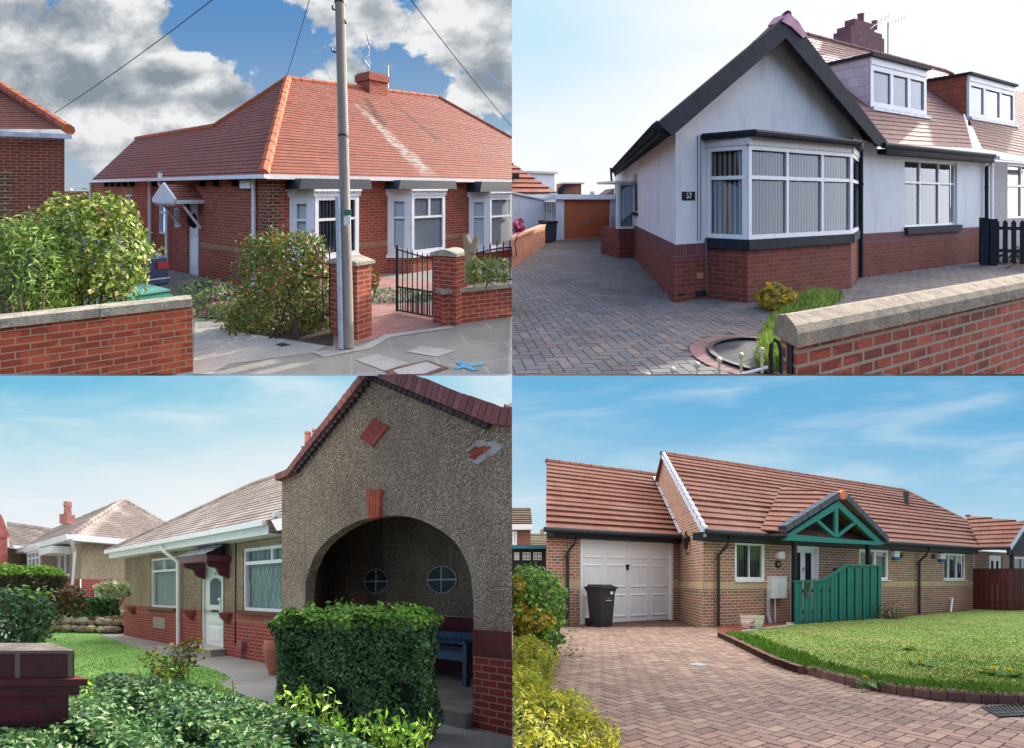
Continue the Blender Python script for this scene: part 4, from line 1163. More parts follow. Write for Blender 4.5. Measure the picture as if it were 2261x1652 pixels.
K = TR.eye / 1.6                                    # this place is measured from a higher viewpoint
h57 = thing(TR, 'bungalow', 'white rendered bungalow numbered 57 with dark gable boards and a bay window', 'bungalow', fA.pt(0, 0))
hp = fA.H(722, 1080)                                # top of the brick plinth
sR = fA.S(2128); hE = fA.H(1640, 668)
gA, gP, gR = fA.SH(700, 598), fA.SH(1206, 172), fA.SH(1612, 648)
gA = (0.0, gA[1] + (gP[1] - gA[1]) * (0 - gA[0]) / (gP[0] - gA[0]))
win = fA.rect(1734, 702, 1966, 1003); win = norm(win)
bA, bD = fA.S(858), fA.S(1530)
bd = .62 * K; sBb, sCc = fA.S(1040, bd), fA.S(1498, bd)
hsill, htop = fA.H(1040, 1058, bd), fA.H(1040, 640, bd)
m = MB(TR)
m.wall(fA, 0, sR, hp, gA[1], [win, (bA + .05, bD - .05, hsill, htop)], .14)
m.fpoly(fA, [(0, gA[1], 0), (gR[0], gA[1], 0), (gR[0], gR[1], 0), (gP[0], gP[1], 0)])
m.fpoly(fA, [(gR[0], gA[1], 0), (sR, gA[1], 0), (sR, hE + .05, 0), (gR[0], hE + .05, 0)])
Lb = fB.S(452)
m.wall(fB, 0, Lb, hp, gA[1], [norm(fB.rect(537, 768, 556, 935))], .1)
m.obj('wall', M['stucco_tr'], h57)
m = MB(TR); m.wall(fA, -.03, sR, 0, hp - .22 * K, [], 0, 0, .03); m.wall(fB, -.03, Lb, 0, hp - .22 * K, [], 0, 0, .03); m.poly([fA.pt(-.03, 0, .03), fB.pt(-.03, 0, .03), fB.pt(-.03, hp - .22 * K, .03), fA.pt(-.03, hp - .22 * K, .03)])
m.fpoly(fA, [(0, hp - .22 * K, .03), (sR, hp - .22 * K, .03), (sR, hp - .22 * K, 0), (0, hp - .22 * K, 0)])
m.obj('plinth', M['brick_tr'], h57)
m = MB(TR); m.poly([fA.pt(-.03, hp - .22 * K, .034), fB.pt(-.03, hp - .22 * K, .034), fB.pt(-.03, hp, .034), fA.pt(-.03, hp, .034)]); m.wall(fA, -.03, sR, hp - .22 * K, hp, [], 0, 0, .034); m.wall(fB, -.03, Lb, hp - .22 * K, hp, [], 0, 0, .034)
m.fpoly(fA, [(0, hp, .034), (sR, hp, .034), (sR, hp, 0), (0, hp, 0)]); m.fpoly(fB, [(0, hp, .034), (Lb, hp, .034), (Lb, hp, 0), (0, hp, 0)])
m.obj('plinth_course', M['brick_soldier_tr'], h57)
sbw = norm(fB.rect(537, 768, 556, 935)); window(h57, fB, *sbw, curtain='net', fw=.04); 
m = MB(TR); m.box(fB, sbw[0] - .05, sbw[1] + .05, sbw[2] - .1, sbw[2] - .003, 0, .08); m.obj('sill', M['black'], h57)
# the bay
M['blind_tr'] = blinds('cream_vertical_blinds', '#b5aea6', '#46403c', .1, .45)
gs = bay(h57, fA, bA + .02, sBb, sCc, bD - .02, bd, hsill, htop, M['brick_tr'], ((0, .66, (0, 1)), (.66, 1, (0, 1))), ((0, .66, (0, .34, .68, 1)), (.66, 1, (0, .34, .68, 1))), 'blind_tr', .07 * K, M['dark_trim'], None, .16 * K, .03 * K)
m = MB(TR)
for g in gs: m.box(g, -.06, g.L + .06, htop + .002, htop + .14 * K, -.12, .05)
m.obj('bay_cornice', M['offwhite'], h57)
m = MB(TR)
cs = [fA.xy(bA - .12), fA.xy(sBb - .03, bd + .16), fA.xy(sCc + .03, bd + .16), fA.xy(bD + .12)]
ht2 = htop + .14 * K
m.poly([(c[0], c[1], ht2 + .004) for c in cs], None, 0); m.poly([(c[0], c[1], ht2 + .09) for c in cs], None, 0)
for a, b in zip(cs, cs[1:]): m.poly([(a[0], a[1], ht2), (b[0], b[1], ht2), (b[0], b[1], ht2 + .09), (a[0], a[1], ht2 + .09)])
m.tube([(c[0], c[1], ht2 + .04) for c in cs], .055 * K, 8)
m.obj('bay_roof', M['dark_trim'], h57)
# right window with sill
window(h57, fA, *win, d=-.09, rows=((0, .66, (0, .32, .68, 1)), (.66, 1, (0, .32, .68, 1))), curtain='blind_grey', fw=.045 * K, mw=.022 * K)
m = MB(TR); m.box(fA, win[0] - .03, win[1] + .1, win[2] - .16 * K, win[2] - .004, -.1, .1); m.obj('sill', M['dark_trim'], h57)
# roofs: left slope runs back along the side wall
dB = fB.dir
ov = .33 * K
def back(p, l): return (p[0] + dB[0] * l, p[1] + dB[1] * l, p[2])
P0 = fA.pt(*fA.SH(650, 552, ov), ov); PA = fA.pt(*fA.SH(1216, 66, ov), ov); PR = fA.pt(*fA.SH(1660, 640, ov), ov)
Lr = fB.S(447, ov) + ov
mS = MB(TR); mS.poly([(P0[0] + .03, P0[1], P0[2] - .06), back((P0[0] + .03, P0[1], P0[2] - .06), Lr), fB.pt(Lb, gA[1] - .01, 0), fB.pt(0, gA[1] - .01, 0)])
mS.poly([(P0[0] + .01, P0[1], P0[2] + .02), back((P0[0] + .01, P0[1], P0[2] + .02), Lr), back((P0[0] + .01, P0[1], P0[2] - .2), Lr), (P0[0] + .01, P0[1], P0[2] - .2)])
mS.obj('soffit', M['dark_trim'], h57)
m = MB(TR)
m.tiled([back(P0, 0), back(P0, Lr), back(PA, Lr), PA], .17 * K, .013)
# main roof: from the long right eave up to its ridge
d0 = .3 * K
hEv = fA.H(1800, 655, d0); dr_ = -3.4 * K
hRg = fA.H(1880, 306, dr_)
e0 = fA.pt(fA.S(1560, d0), hEv, d0); e1 = fA.pt(fA.S(2095, d0), hEv, d0)
plM = plane3(e0, e1, fA.pt(fA.S(1880, dr_), hRg, dr_))
r0 = fA.pt(fA.S(1250, dr_), hRg, dr_); r1 = TR.hit(1945, 325, plM)
pB_ = TR.hit(2075, 655, plM)
m.tiled([e0, pB_, TR.hit(1970, 420, plM), TR.hit(1946, 330, plM), fA.pt(fA.S(1900, dr_), hRg, dr_), r0], .17 * K, .013)
# right slope of the gable wing meets it
m.poly([PR, back(PR, 3.0), back(PA, 4.0), PA])
rf = m.obj('roof', M['tile_tr'], h57)
m = MB(TR); hip(m, r0, fA.pt(fA.S(1905, dr_), hRg, dr_), .09, 16); hip(m, fA.pt(fA.S(1905, dr_), hRg, dr_), TR.hit(1946, 330, plM), .09, 3); m.obj('ridge_tiles', M['tile_tr'], rf); m = MB(TR); hip(m, PA, back(PA, Lr), .09, 14); m.obj('ridge_tiles', M['tile_tr'], rf)
# barge boards and gable soffits
def barge(o0, o1, i1, i0, name):
    m = MB(TR)
    q = [fA.SH(*p, ov) for p in (o0, o1, i1, i0)]
    m.prism(fA, q, ov - .05, ov + .02)
    q2 = [fA.SH(*p, 0.0) for p in (i0, i1)]
    m.fpoly(fA, [(q[3][0], q[3][1], ov - .05), (q[2][0], q[2][1], ov - .05), (q2[1][0], q2[1][1], 0), (q2[0][0], q2[0][1], 0)])
    return m.obj(name, M['dark_trim'], h57)
barge((640, 545), (1218, 62), (1206, 168), (706, 600), 'barge_board'); barge((1218, 62), (1664, 640), (1612, 646), (1206, 168), 'barge_board')
m = MB(TR); q = [fA.SH(*p, ov + .03) for p in ((1190, 95), (1218, 58), (1262, 95), (1300, 160), (1282, 168), (1230, 118))]; m.prism(fA, q, ov - .3, ov + .05); m.obj('finial_tile', plain('flare_pink_cap', '#b0708a', .5, .2), h57)  # pink of the lens flare put into the cap's colour
m = MB(TR)
for l in range(int(Lr / .3)):
    c = back(P0, l * .3); m.tube([(c[0] - .02, c[1], c[2] + .03), (c[0] - .12, c[1], c[2] - .05)], .06, 6)
gp0 = fB.pt(0, fB.H(700, 605), .18); 
m.tube([(P0[0] - .02, P0[1] + .0, P0[2] - .05), back((P0[0] - .02, P0[1], P0[2] - .05), Lr)], .075, 8)
m.obj('gutter', M['dark_trim'], h57)
m = MB(TR); m.tube([fA.pt(fA.S(1640, d0 + .06), hEv - .03, d0 + .06), fA.pt(fA.S(2128, d0 + .06), hEv - .03, d0 + .06)], .07, 8); m.box(fA, fA.S(1650, .2), fA.S(2128, .2), hEv - .2, hEv - .06, .0, .22); m.obj('gutter', M['dark_trim'], h57)
downpipe(h57, fA, 1541, 640, 1224, .12, .05, M['dark_trim'], swan=.0)
m = MB(TR); p = fA.pt(fA.S(1541, .12), fA.H(1541, 645, .12), .12); m.tube([p, fA.pt(fA.S(1530, .3), fA.H(1530, 632, .3), .3), fA.pt(fA.S(1500, .6), fA.H(1500, 620, .6), .6)], .055, 8); m.obj('downpipe_bend', M['dark_trim'], h57)
downpipe(h57, fA, 2096, 690, 1152, .1, .05, M['dark_trim'], swan=.5)
m = MB(TR)
for qx in (818, 832): s = fA.S(qx); m.tube([fA.pt(s, hp + .05, .01), fA.pt(s, fA.H(qx, 600), .01)], .008, 4)
m.tube([fA.pt(fA.S(855), .1, .04), fA.pt(fA.S(850), hp + .1, .04)], .012, 4)
m.obj('wall_cable', plain('grey_cable', '#77757a', .6), h57)
# number plate 57
n0 = fA.rect(750, 846, 806, 884); n0 = norm(n0)
m = MB(TR); m.box(fA, *n0, 0, .015); npl = m.obj('number_plate', M['black'], h57)
text(npl, fA, (n0[0] + n0[1]) / 2, (n0[2] + n0[3]) / 2, .017, '57', (n0[3] - n0[2]) * .95, white, 'digits')
m = MB(TR); n1 = norm(fA.rect(813, 1206, 840, 1232, .03)); m.box(fA, *n1, .03, .06); m.obj('vent_cover', M['terracotta'], h57)
for (x0, y0, x1, y1) in ((810, 1285, 860, 1312), (735, 1295, 760, 1308), (1240, 1272, 1270, 1284)):
    dd = .03 if x0 < 900 else bd
    m = MB(TR); a = norm(fA.rect(x0, y0, x1, y1, dd)); m.box(fA, *a, dd - .02, dd + .008); m.obj('air_brick', M['black'], h57)
# side porch
fP = fB.off(0)
pw = abs(fA.S(722) - 0)
s_a = fB.S(545); yy = fB.xy(s_a)[1]
fPo = Frame(TR, TR.g(472, 1140), TR.g(546, 1138))
m = MB(TR); hpp = fPo.H(500, 1010); m.box(fPo, 0, fPo.L, 0, hpp, -1.6, 0); m.obj('porch_base', M['brick_tr'], h57)
htp = fPo.H(500, 808)
window(h57, fPo, -.06, fPo.L - .02, hpp, htp, -.03, fw=.06 * K, curtain='pale_grey' if 'pale_grey' in M else 'net', name='porch_window')
fPs = Frame(TR, fPo.xy(0), fPo.xy(0) + dB * 1.5)
window(h57, fPs, 0.02, 1.5, hpp, htp, 0, rows=((0, 1, (0, .5, 1)),), fw=.06, curtain='net', name='porch_window')
m = MB(TR); m.box(fPo, -.12, fPo.L + .02, htp, htp + .08, -1.7, .06); m.obj('porch_roof', white, h57)
m = MB(TR); p = fPo.pt(-.08, htp + .1, -.6); a = TR.at(440, 800, p[1]); b = TR.at(436, 742, p[1]); m.tube([a, b], .04, 6); m.obj('vent_pipe', M['iron'], h57)
# chimney behind the ridge
yc = r0[1] + .2
c0 = TR.at(1570, 250, 0)[0] if False else None
ck = fA.off(dr_ - .1)
sa, sb_ = ck.S(1497), ck.S(1644); hb_, hc_ = ck.H(1570, 260), ck.H(1570, 150)
m = MB(TR); m.box(ck, sa, sb_, hb_ - 1.2, hc_, -.7, 0)
m.box(ck, sa + .12, sb_ - .05, hc_, ck.H(1570, 128), -.62, -.06); m.box(ck, ck.S(1525), ck.S(1612), ck.H(1570, 128), ck.H(1570, 92), -.5, -.1)
chm = m.obj('chimney', brick('purple_brick', '#93606a', '#7b4c56', '#8a6a68', rh=.09, bw=.26, dirt=.25), rf)
for qx, qt, r in ((1540, 62, .13), (1600, 92, .11)):
    m = MB(TR); c = ck.pt(ck.S(qx, -.3), ck.H(qx, 130, -.3), -.3); t_ = ck.H(qx, qt, -.3) - c[2]; m.lathe(c, [(r * 1.15, 0), (r, t_ * .1), (r * .92, t_ * .9), (r * 1.05, t_), (r * .6, t_)], 12); m.obj('chimney_pot', plain('dull_pink_pot', '#8d5a5e', .8), chm)
m = MB(TR)
mp = ck.S(1660, -.1); m.tube([ck.pt(mp, ck.H(1660, 240, -.1), -.1), ck.pt(mp, ck.H(1660, 100, -.1), -.1)], .025, 5)
a = ck.pt(*ck.SH(1664, 108, -.1), -.1); b = ck.pt(*ck.SH(1735, 74, -.1), -.1); m.tube([a, b], .022, 5)
for k in range(6):
    c = np.array(a) + (np.array(b) - np.array(a)) * k / 5; m.tube([tuple(c - (0, 0, .1)), tuple(c + (0, 0, .1))], .01, 4)
a = ck.pt(*ck.SH(1580, 128, -.1), -.1); b = ck.pt(*ck.SH(1665, 68, -.1), -.1); m.tube([a, b], .02, 5)
for k in range(6):
    c = np.array(a) + (np.array(b) - np.array(a)) * k / 5; m.tube([tuple(c - (0, .0, .12)), tuple(c + (0, .0, .12))], .01, 4)
m.obj('aerial', M['steel'], chm)
tag((lambda m: (m.tube([ck.pt(*ck.SH(1350, 206, 0), 0), ck.pt(*ck.SH(1495, 236, 0), 0)], .018, 5), m.obj('overhead_cable', M['wire'], None))[1])(MB(TR)), 'thin cable running from the white gable to its chimney', 'cable')
# dormers stand on the slope
def dormer(par, x0, yt0, x1, yb0, cheek_mat, cheek_q, panes, parmat=None):
    b0 = TR.hit(x0, yb0, plM); b1 = TR.hit(x1, yb0 + 12, plM)
    dd = float((np.array(b0[:2]) - fA.p).dot(fA.n))
    fd = fA.off(dd)
    s0, s1 = fd.S(x0), fd.S(x1); h0, h1 = b0[2] + .02, fd.H(x0, yt0)
    m = MB(TR); W_ = .1 * K
    dpt = (h1 - h0) / ((hRg - hEv) / (d0 - dr_))
    for s in (s0, s1):
        g = Frame(TR, fd.xy(s), fd.xy(s) - fd.n * dpt, True)
        m.fpoly(g, [(0, h0, 0), (0, h1, 0), (g.L * 1.0, h1, 0)], 0)
    m.fpoly(fd, [(s0, h0 - .3, -.01), (s1, h0 - .3, -.01), (s1, h0 + .05, -.01), (s0, h0 + .05, -.01)], 0)
    dm = m.obj('dormer', cheek_mat, par)
    m = MB(TR); m.box(fd, s0 - .08, s1 + .1, h1, h1 + .09, -dpt - .2, .12); m.obj('dormer_roof', M['dark_trim'], dm)
    m = MB(TR); m.box(fd, s0, s1, h1 - .22, h1 - .002, -.03, .05); m.obj('fascia', white, dm)
    window(dm, fd, s0, s1, h0 + .02, h1 - .222, 0, rows=((0, 1, panes),), fw=.13 * K, mw=.07 * K, curtain='pale_blind')
    m = MB(TR); m.box(fd, s0 - .03, s1 + .12, h0 - .09, h0 + .018, -.05, .12); m.obj('sill', M['lead'], dm)
M['cheek_tr'] = tilemat('pale_cheek_tiles', '#d9c6c6', '#c9b2b2', '#9a8486', .3, .3, '#b09a9a', .2, .1)
dormer(rf, 1580, 250, 1826, 478, M['cheek_tr'], 1430, (0, .36, .67, 1))

# attached neighbour
hn = thing(TR, 'bungalow', 'attached neighbouring bungalow with grey render, white gutter and brick sided dormer', 'bungalow', fA.pt(fA.S(2140), 0))
wn_ = norm(fA.rect(2188, 722, 2330, 965)); sR2 = fA.S(2380)
m = MB(TR); m.wall(fA, sR + .002, sR2, 0, hE, [wn_], .1); m.obj('wall', stucco('grey_render', '#aaa3a4', .1), hn)
window(hn, fA, *wn_, curtain='blind_grey', rows=((0, .6, (0, .45, 1)), (.6, 1, (0, .45, 1))), fw=.05 * K)
m = MB(TR); m.tiled([pB_, fA.pt(fA.S(2420, d0), hEv, d0), fA.pt(fA.S(2420, dr_), hRg + .0, dr_), TR.hit(1946, 330, plM), TR.hit(1970, 420, plM)], .17 * K, .013); rf2 = m.obj('roof', M['tile_tr'], hn)
dormer(rf2, 2015, 330, 2216, 520, M['tile_red_tr'], 1840, (0, .32, .67, 1))
m = MB(TR); m.box(fA, fA.S(2132, d0), fA.S(2400, d0), hEv - .12, hEv - .01, d0, d0 + .12); m.obj('gutter', white, hn)
downpipe(hn, fA, 2117, 690, 1000, .1, .045, white)

# garage and the things behind it
fGa = Frame(TR, TR.g(193, 1062), TR.g(448, 1048))
ga = thing(TR, 'garage', 'white flat roofed garage with a brown door closing the drive', 'garage', fGa.pt(0, 0))
gd = norm(fGa.rect(230, 882, 436, 1060)); gd = (gd[0], gd[1], 0.0, gd[3]); hG = fGa.H(200, 880)
m = MB(TR); m.wall(fGa, 0, fGa.L + .3, 0, hG, [gd], .12); gw = stucco('white_render', '#dcdcdf', .04); 
g2 = Frame(TR, fGa.xy(0), fGa.xy(0) + dB * 5, True); m.wall(g2, 0, 5, 0, hG); m.obj('wall', gw, ga)
m = MB(TR); m.box(fGa, -.1, fGa.L + .4, hG, hG + .2 * K, -5, .12); m.obj('roof', white, ga)
m = MB(TR); m.fpoly(fGa, [(gd[0], 0, -.1), (gd[1], 0, -.1), (gd[1], gd[3], -.1), (gd[0], gd[3], -.1)])
m.box(fGa, gd[0], gd[1], gd[3] * .5 - .01, gd[3] * .5 + .01, -.1, -.09)
gdr = m.obj('garage_door', plain('brown_orange_paint', '#b8623c', .5, .06, 2), ga)
m = MB(TR); m.box(fGa, (gd[0] + gd[1]) / 2 - .08, (gd[0] + gd[1]) / 2 + .08, gd[3] * .4, gd[3] * .4 + .05, -.1, -.04); m.obj('handle', M['steel'], gdr)
fw_ = Frame(TR, TR.g(0, 1188), TR.g(146, 1078))
lw = lowwall(TR, 'garden_wall', 'sunlit salmon painted garden wall along the left of the drive', fw_, -.6, fw_.L, fw_.H(140, 1000), .2, plain('salmon_masonry', '#c9866a', .9, .2, 3, bump=.3), plain('salmon_coping', '#d29a80', .9, .2, 4), .06)
# neighbour garage beyond the wall
fgw = Frame(TR, TR.at(-20, 900, 25), TR.at(142, 900, 26.5))
gg = thing(TR, 'garage', 'pale rendered garage with a shallow gable, behind the salmon wall', 'garage', fgw.pt(0, 0))
hq = fgw.H(140, 884); hq0 = fgw.H(0, 850)
m = MB(TR); m.prism(fgw, [(-.5, 0), (fgw.L, 0), (fgw.L, hq), (0, hq0), (-.5, hq0)], -5, 0); m.obj('wall', gw, gg)
m = MB(TR); m.prism(fgw, [(-.5, hq0), (0, hq0), (fgw.L + .1, hq - .02), (fgw.L + .1, hq + .05), (0, hq0 + .08), (-.5, hq0 + .08)], -5.1, .1); m.obj('roof', white, gg)
# wheeled bin and side gate
fbn = Frame(TR, TR.g(152, 1072), TR.g(205, 1070))
bn = thing(TR, 'wheeled_bin', 'dark wheeled bin standing in the gap beside the brown garage door', 'bin', fbn.pt(0, 0))
hb1 = fbn.H(175, 985)
m = MB(TR); m.prism(fbn, [(.06, .05), (fbn.L * .9 - .06, .05), (fbn.L * .9, hb1), (0, hb1)], -.8, 0); m.obj('body', M['charcoal'], bn)
m = MB(TR); m.prism(fbn, [(-.04, hb1 + .002), (fbn.L * .9 + .04, hb1 + .002), (fbn.L * .9, hb1 + .1), (.04, hb1 + .1)], -.86, .05); m.obj('lid', M['black'], bn)
sg = thing(TR, 'garden_gate', 'pale fence panel gate between the two garages', 'gate', TR.g(170, 1045))
fsg = Frame(TR, TR.at(142, 950, 27), TR.at(196, 950, 27))
m = MB(TR); 
for k in range(5): m.box(fsg, fsg.L * k / 5 + .01, fsg.L * (k + 1) / 5 - .01, 0, fsg.H(170, 892), -.03, 0)
m.obj('boards', M['offwhite'], sg)
m = MB(TR); m.box(fsg, 0, fsg.L, .5, .58, -.06, -.031); m.box(fsg, 0, fsg.L, 1.4, 1.48, -.06, -.031); m.obj('rails', M['offwhite'], sg)
# far houses
fh = Frame(TR, TR.at(0, 800, 34), TR.at(190, 800, 36))
hs = thing(TR, 'house', 'distant house with a striped red tiled roof and white dormer', 'house', TR.g(60, 900))
m = MB(TR)
hh0 = fh.H(180, 850); m.wall(fh, -6, fh.L + .2, 0, hh0); m.obj('wall', gw, hs)
p_ = [fh.pt(*fh.SH(-160, 852, .3), .3), fh.pt(*fh.SH(196, 852, .3), .3), fh.pt(*fh.SH(0, 722, -2), -2), fh.pt(*fh.SH(-160, 640, -2), -2)]
m = MB(TR); m.tiled(p_, .5, .08); hr_ = m.obj('roof', M['tile_red_tr'], hs)
m = MB(TR); m.box(fh, fh.S(2), fh.S(32), fh.H(15, 790), fh.H(15, 768), .0, -.9); m.obj('skylight', M['dark_room'], hr_)
m = MB(TR); q4 = fh.rect(78, 764, 188, 850, -2.5); m.box(fh, q4[0], q4[1], q4[2], q4[3], -5, -2.5); dm_ = m.obj('dormer', white, hs)
m = MB(TR); m.box(fh, q4[0] - .1, q4[1] + .15, q4[3], q4[3] + .15, -5.1, -2.3); m.obj('dormer_roof', M['offwhite'], dm_)
fh2 = Frame(TR, TR.at(196, 800, 40), TR.at(306, 800, 40))
hs2 = thing(TR, 'house', 'distant brick house with an arched porch showing over the white garage roof', 'house', TR.g(250, 900))
m = MB(TR); m.wall(fh2, 0, fh2.L, 0, fh2.H(250, 812)); m.obj('wall', plain('pink_brick_far', '#a5705e', .9, .2, 1.5), hs2)
m = MB(TR); m.box(fh2, fh2.S(215), fh2.L + .2, fh2.H(250, 812), fh2.H(250, 806), -2, .3); m.obj('roof', M['offwhite'], hs2)
m = MB(TR); m.prism(fh2, [fh2.SH(*q, .3) for q in ((200, 862), (205, 830), (225, 815), (250, 812), (228, 832), (222, 862))], .1, .35); m.obj('porch_arch', M['dark_trim'], hs2)
fh3 = Frame(TR, TR.at(335, 800, 45), TR.at(470, 800, 45))
hs3 = thing(TR, 'house', 'faint distant gabled house roof with a small chimney beyond the white garage', 'house', TR.g(420, 900))
m = MB(TR); m.prism(fh3, [fh3.SH(*q) for q in ((330, 870), (330, 862), (415, 858), (450, 832), (500, 832), (500, 870))], -4, 0); rr = m.obj('roof', M['tile_tr'], hs3)
m = MB(TR); m.box(fh3, fh3.S(352), fh3.S(364), fh3.H(355, 862), fh3.H(355, 845), -1, 0); m.obj('chimney', M['offwhite'], rr)

# drive, slate circle, kerb bricks
cir = TR.g(1180, 1580); rc = math.hypot(*(np.array(cir[:2]) - np.array(TR.g(872, 1560)[:2])))
hou = in_poly([fA.pt(0, 0), fA.pt(bA, 0), fA.pt(sBb, 0, bd), fA.pt(sCc, 0, bd), fA.pt(bD, 0), fA.pt(sR + 3, 0), fA.pt(sR + 3, 0, -8), fB.pt(7, 0)])
drv = lambda x, y: not hou(x, y) and math.hypot(x - cir[0], y - cir[1]) > rc + .24 and y > 2
DK = ['#6c6866', '#74706d', '#646260', '#7c6e68', '#686869', '#716964']
herring(TR, 'driveway', drv, (-.2, TR.eye / TR.k - .3, 15, 21), .12, DK, M['drive_dark'], w=.115 * K)
sheet(TR, 'slate_bed', [(cir[0] + (rc - .02) * math.cos(a), cir[1] + (rc - .02) * math.sin(a)) for a in np.linspace(0, 2 * math.pi, 48, endpoint=False)], 
      (lambda t: t.done(t.mix(t.smooth(t.noise(t.scale(t.pos(), (2, 5, 1)), 1.3, 5, .6), .5, .72), t.mix(t.smooth(t.node('ShaderNodeTexBrick', {'Vector': t.pos(), 'Scale': 1.0, 'Brick Width': .7, 'Row Height': .5, 'Mortar Size': .012}).outputs[1], .2, .8), C('#30353a'), C('#191b1d')), C('#5d666c')), .3, spec=.5))(NT('wet_slate')), .012)
m = MB(TR); n = 54
for k in range(n):
    a0, a1 = 2 * math.pi * k / n, 2 * math.pi * (k + .94) / n
    c = np.array(C('#8a6660')) * rng.uniform(.8, 1.2)
    m.poly([(cir[0] + r * math.cos(a), cir[1] + r * math.sin(a), .016) for r, a in ((rc + .02, a0), (rc + .24, a0), (rc + .24, a1), (rc + .02, a1))], None, 0, tuple(c))
struct(m.obj('kerb', M['drive_dark'], None))
m = MB(TR)
for k in range(n):
    a0, a1 = 2 * math.pi * k / n, 2 * math.pi * (k + 1) / n
    m.poly([(cir[0] + rc * math.cos(a), cir[1] + rc * math.sin(a), z) for a, z in ((a0, .0), (a1, .0), (a1, .05), (a0, .05))]); m.poly([(cir[0] + r * math.cos(a), cir[1] + r * math.sin(a), .05) for r, a in ((rc + .02, a0), (rc + .02, a1), (rc - .05, a1), (rc - .05, a0))])
struct(m.obj('kerb', M['black'], None))
# front wall with its thick cap, gate with ball finials
yw = 3.0 * K
w0 = TR.at(1256, 1526, yw); hw0 = w0[2]
u2, v2 = TR.ray(2255, 1306); y2 = (hw0 - TR.eye) / (v2 - TR.k); w1 = (u2 * y2, y2, 0)
fFW = Frame(TR, (w0[0], w0[1], 0), w1)
M['brick_front'] = brick('bright_red_front_brick', '#c4573a', '#a64a32', '#a08d78', bw=.235 * K, rh=.08 * K, ms=.012 * K, dark='#7c3426', dirt=.35, bmp=.8)
bk_ = np.array(TR.g(1180, 1384, hw0 + .14 * K)[:2]) - np.array(w0[:2]); th = float(np.hypot(*bk_)); fFW.n = -bk_ / th
fwl = thing(TR, 'front_wall', 'bright red brick front wall with a thick lichen covered stone coping', 'wall', fFW.pt(.5, 0))
m = MB(TR); m.box(fFW, .0, fFW.L + 1.5, 0, hw0, -th + .02, 0); m.obj('brickwork', M['brick_front'], fwl)
hc1 = fFW.H(1295, 1456); 
fE = fFW.side(0, -th, 0)
m = MB(TR)
for a, b in ((-.03, 1.36 * K), (1.365 * K, 2.72 * K), (2.725 * K, fFW.L + 1.5)):
    prof = [(.05, hw0 + .001), (.055, hc1), (.02, hc1 + .05), (-th * .45, hc1 + .1), (-th - .01, hc1 + .06), (-th - .06, hw0 + .001)]
    for (d0_, z0), (d1_, z1) in zip(prof, prof[1:] + prof[:1]):
        nseg = 14
        for k in range(nseg):
            x0, x1 = a + (b - a) * k / nseg, a + (b - a) * (k + 1) / nseg
            m.poly([fFW.pt(x0, z0, d0_), fFW.pt(x1, z0, d0_), fFW.pt(x1, z1, d1_), fFW.pt(x0, z1, d1_)])
    for x in (a, b): m.poly([fFW.pt(x, z, d) for d, z in prof])
m.obj('coping', stonecap('lichen_coping', '#a8977c', '#7f776a', '#55573f', '#b8a98c'), fwl)
m = MB(TR); m.box(fFW, -.012, .0, 0, hw0, -.13, -.05); m.obj('gate_post_strip', M['black'], fwl)
gt = thing(TR, 'front_gate', 'low iron gate with cream ball finials along its curved top', 'gate', TR.at(1150, 1640, yw * 1.02))
yg = yw * .98; px = S / F * yg
for qx, qy in ((598, 1660), (710, 1634), (818, 1612), (915, 1590), (1012, 1570), (1104, 1548)):
    c = TR.at(qx, qy, yg); m = MB(TR)
    m.sphere(c, 13.5 * px, 8); m.tube([(c[0], c[1], c[2] - 13 * px), (c[0], c[1], c[2] - 22 * px), (c[0], c[1], c[2] - 40 * px), (c[0], c[1], c[2] - 100 * px)], 6 * px, 8); m.sphere((c[0], c[1], c[2] - 42 * px), 10 * px, 6)
    m.obj('finial', plain('cream_gold_paint', '#c9bd98', .35, .15, 20, spec=.5), gt, smooth=True)
m = MB(TR); m.tube([TR.at(560, 1760, yg), TR.at(850, 1690, yg), TR.at(1020, 1652, yg), TR.at(1128, 1622, yg)], 7 * px, 8); m.obj('top_rail', white, gt)
m = MB(TR); m.tube([TR.at(1150, 1700, yg), TR.at(1142, 1560, yg), TR.at(1146, 1520, yg), TR.at(1160, 1500, yg), TR.at(1178, 1512, yg), TR.at(1188, 1550, yg), TR.at(1188, 1700, yg)], 9 * px, 8); m.obj('hinge_scroll', M['iron'], gt)
# picket fence, plants
fpk = Frame(TR, TR.g(2072, 1172), TR.g(2300, 1182))
pk = thing(TR, 'picket_fence', 'dark stained picket fence and gate post at the corner of the white bungalow', 'fence', fpk.pt(0, 0))
m = MB(TR); hpk = fpk.H(2180, 970)
for k in range(16):
    s = .25 * K + k * .155 * K; m.prism(fpk, [(s, .1), (s + .09 * K, .1), (s + .09 * K, hpk - .08), (s + .045 * K, hpk), (s, hpk - .08)], -.02, 0)
m.obj('pales', M['black'], pk)
m = MB(TR); m.box(fpk, .2, 4, hpk * .3, hpk * .3 + .1, -.06, -.022); m.box(fpk, .2, 4, hpk * .78, hpk * .78 + .1, -.06, -.022); m.obj('rails', M['black'], pk)
m = MB(TR); m.box(fpk, -.02, .14 * K, 0, hpk + .05, -.12, .02); m.box(fpk, .16 * K, .3 * K, 0, hpk + .02, -.1, .04); m.obj('post', M['dark_trim'], pk)
ypl = TR.g(1170, 1370)[1]
shrub(TR, 'flowering_plant', 'small green plant with yellow flowers in front of the bay', 'plant', [E(TR, 1170, 1320, ypl, 75, .3, 62)], 900, .07 * K, ['#7d8a34', '#98a040', '#66762c', '#a89a4a'], TR.g(1170, 1375), (150, .075 * K, ['#d8b02c', '#e0c048', '#c99a28']), asp=.3, up=.5, stems=4)
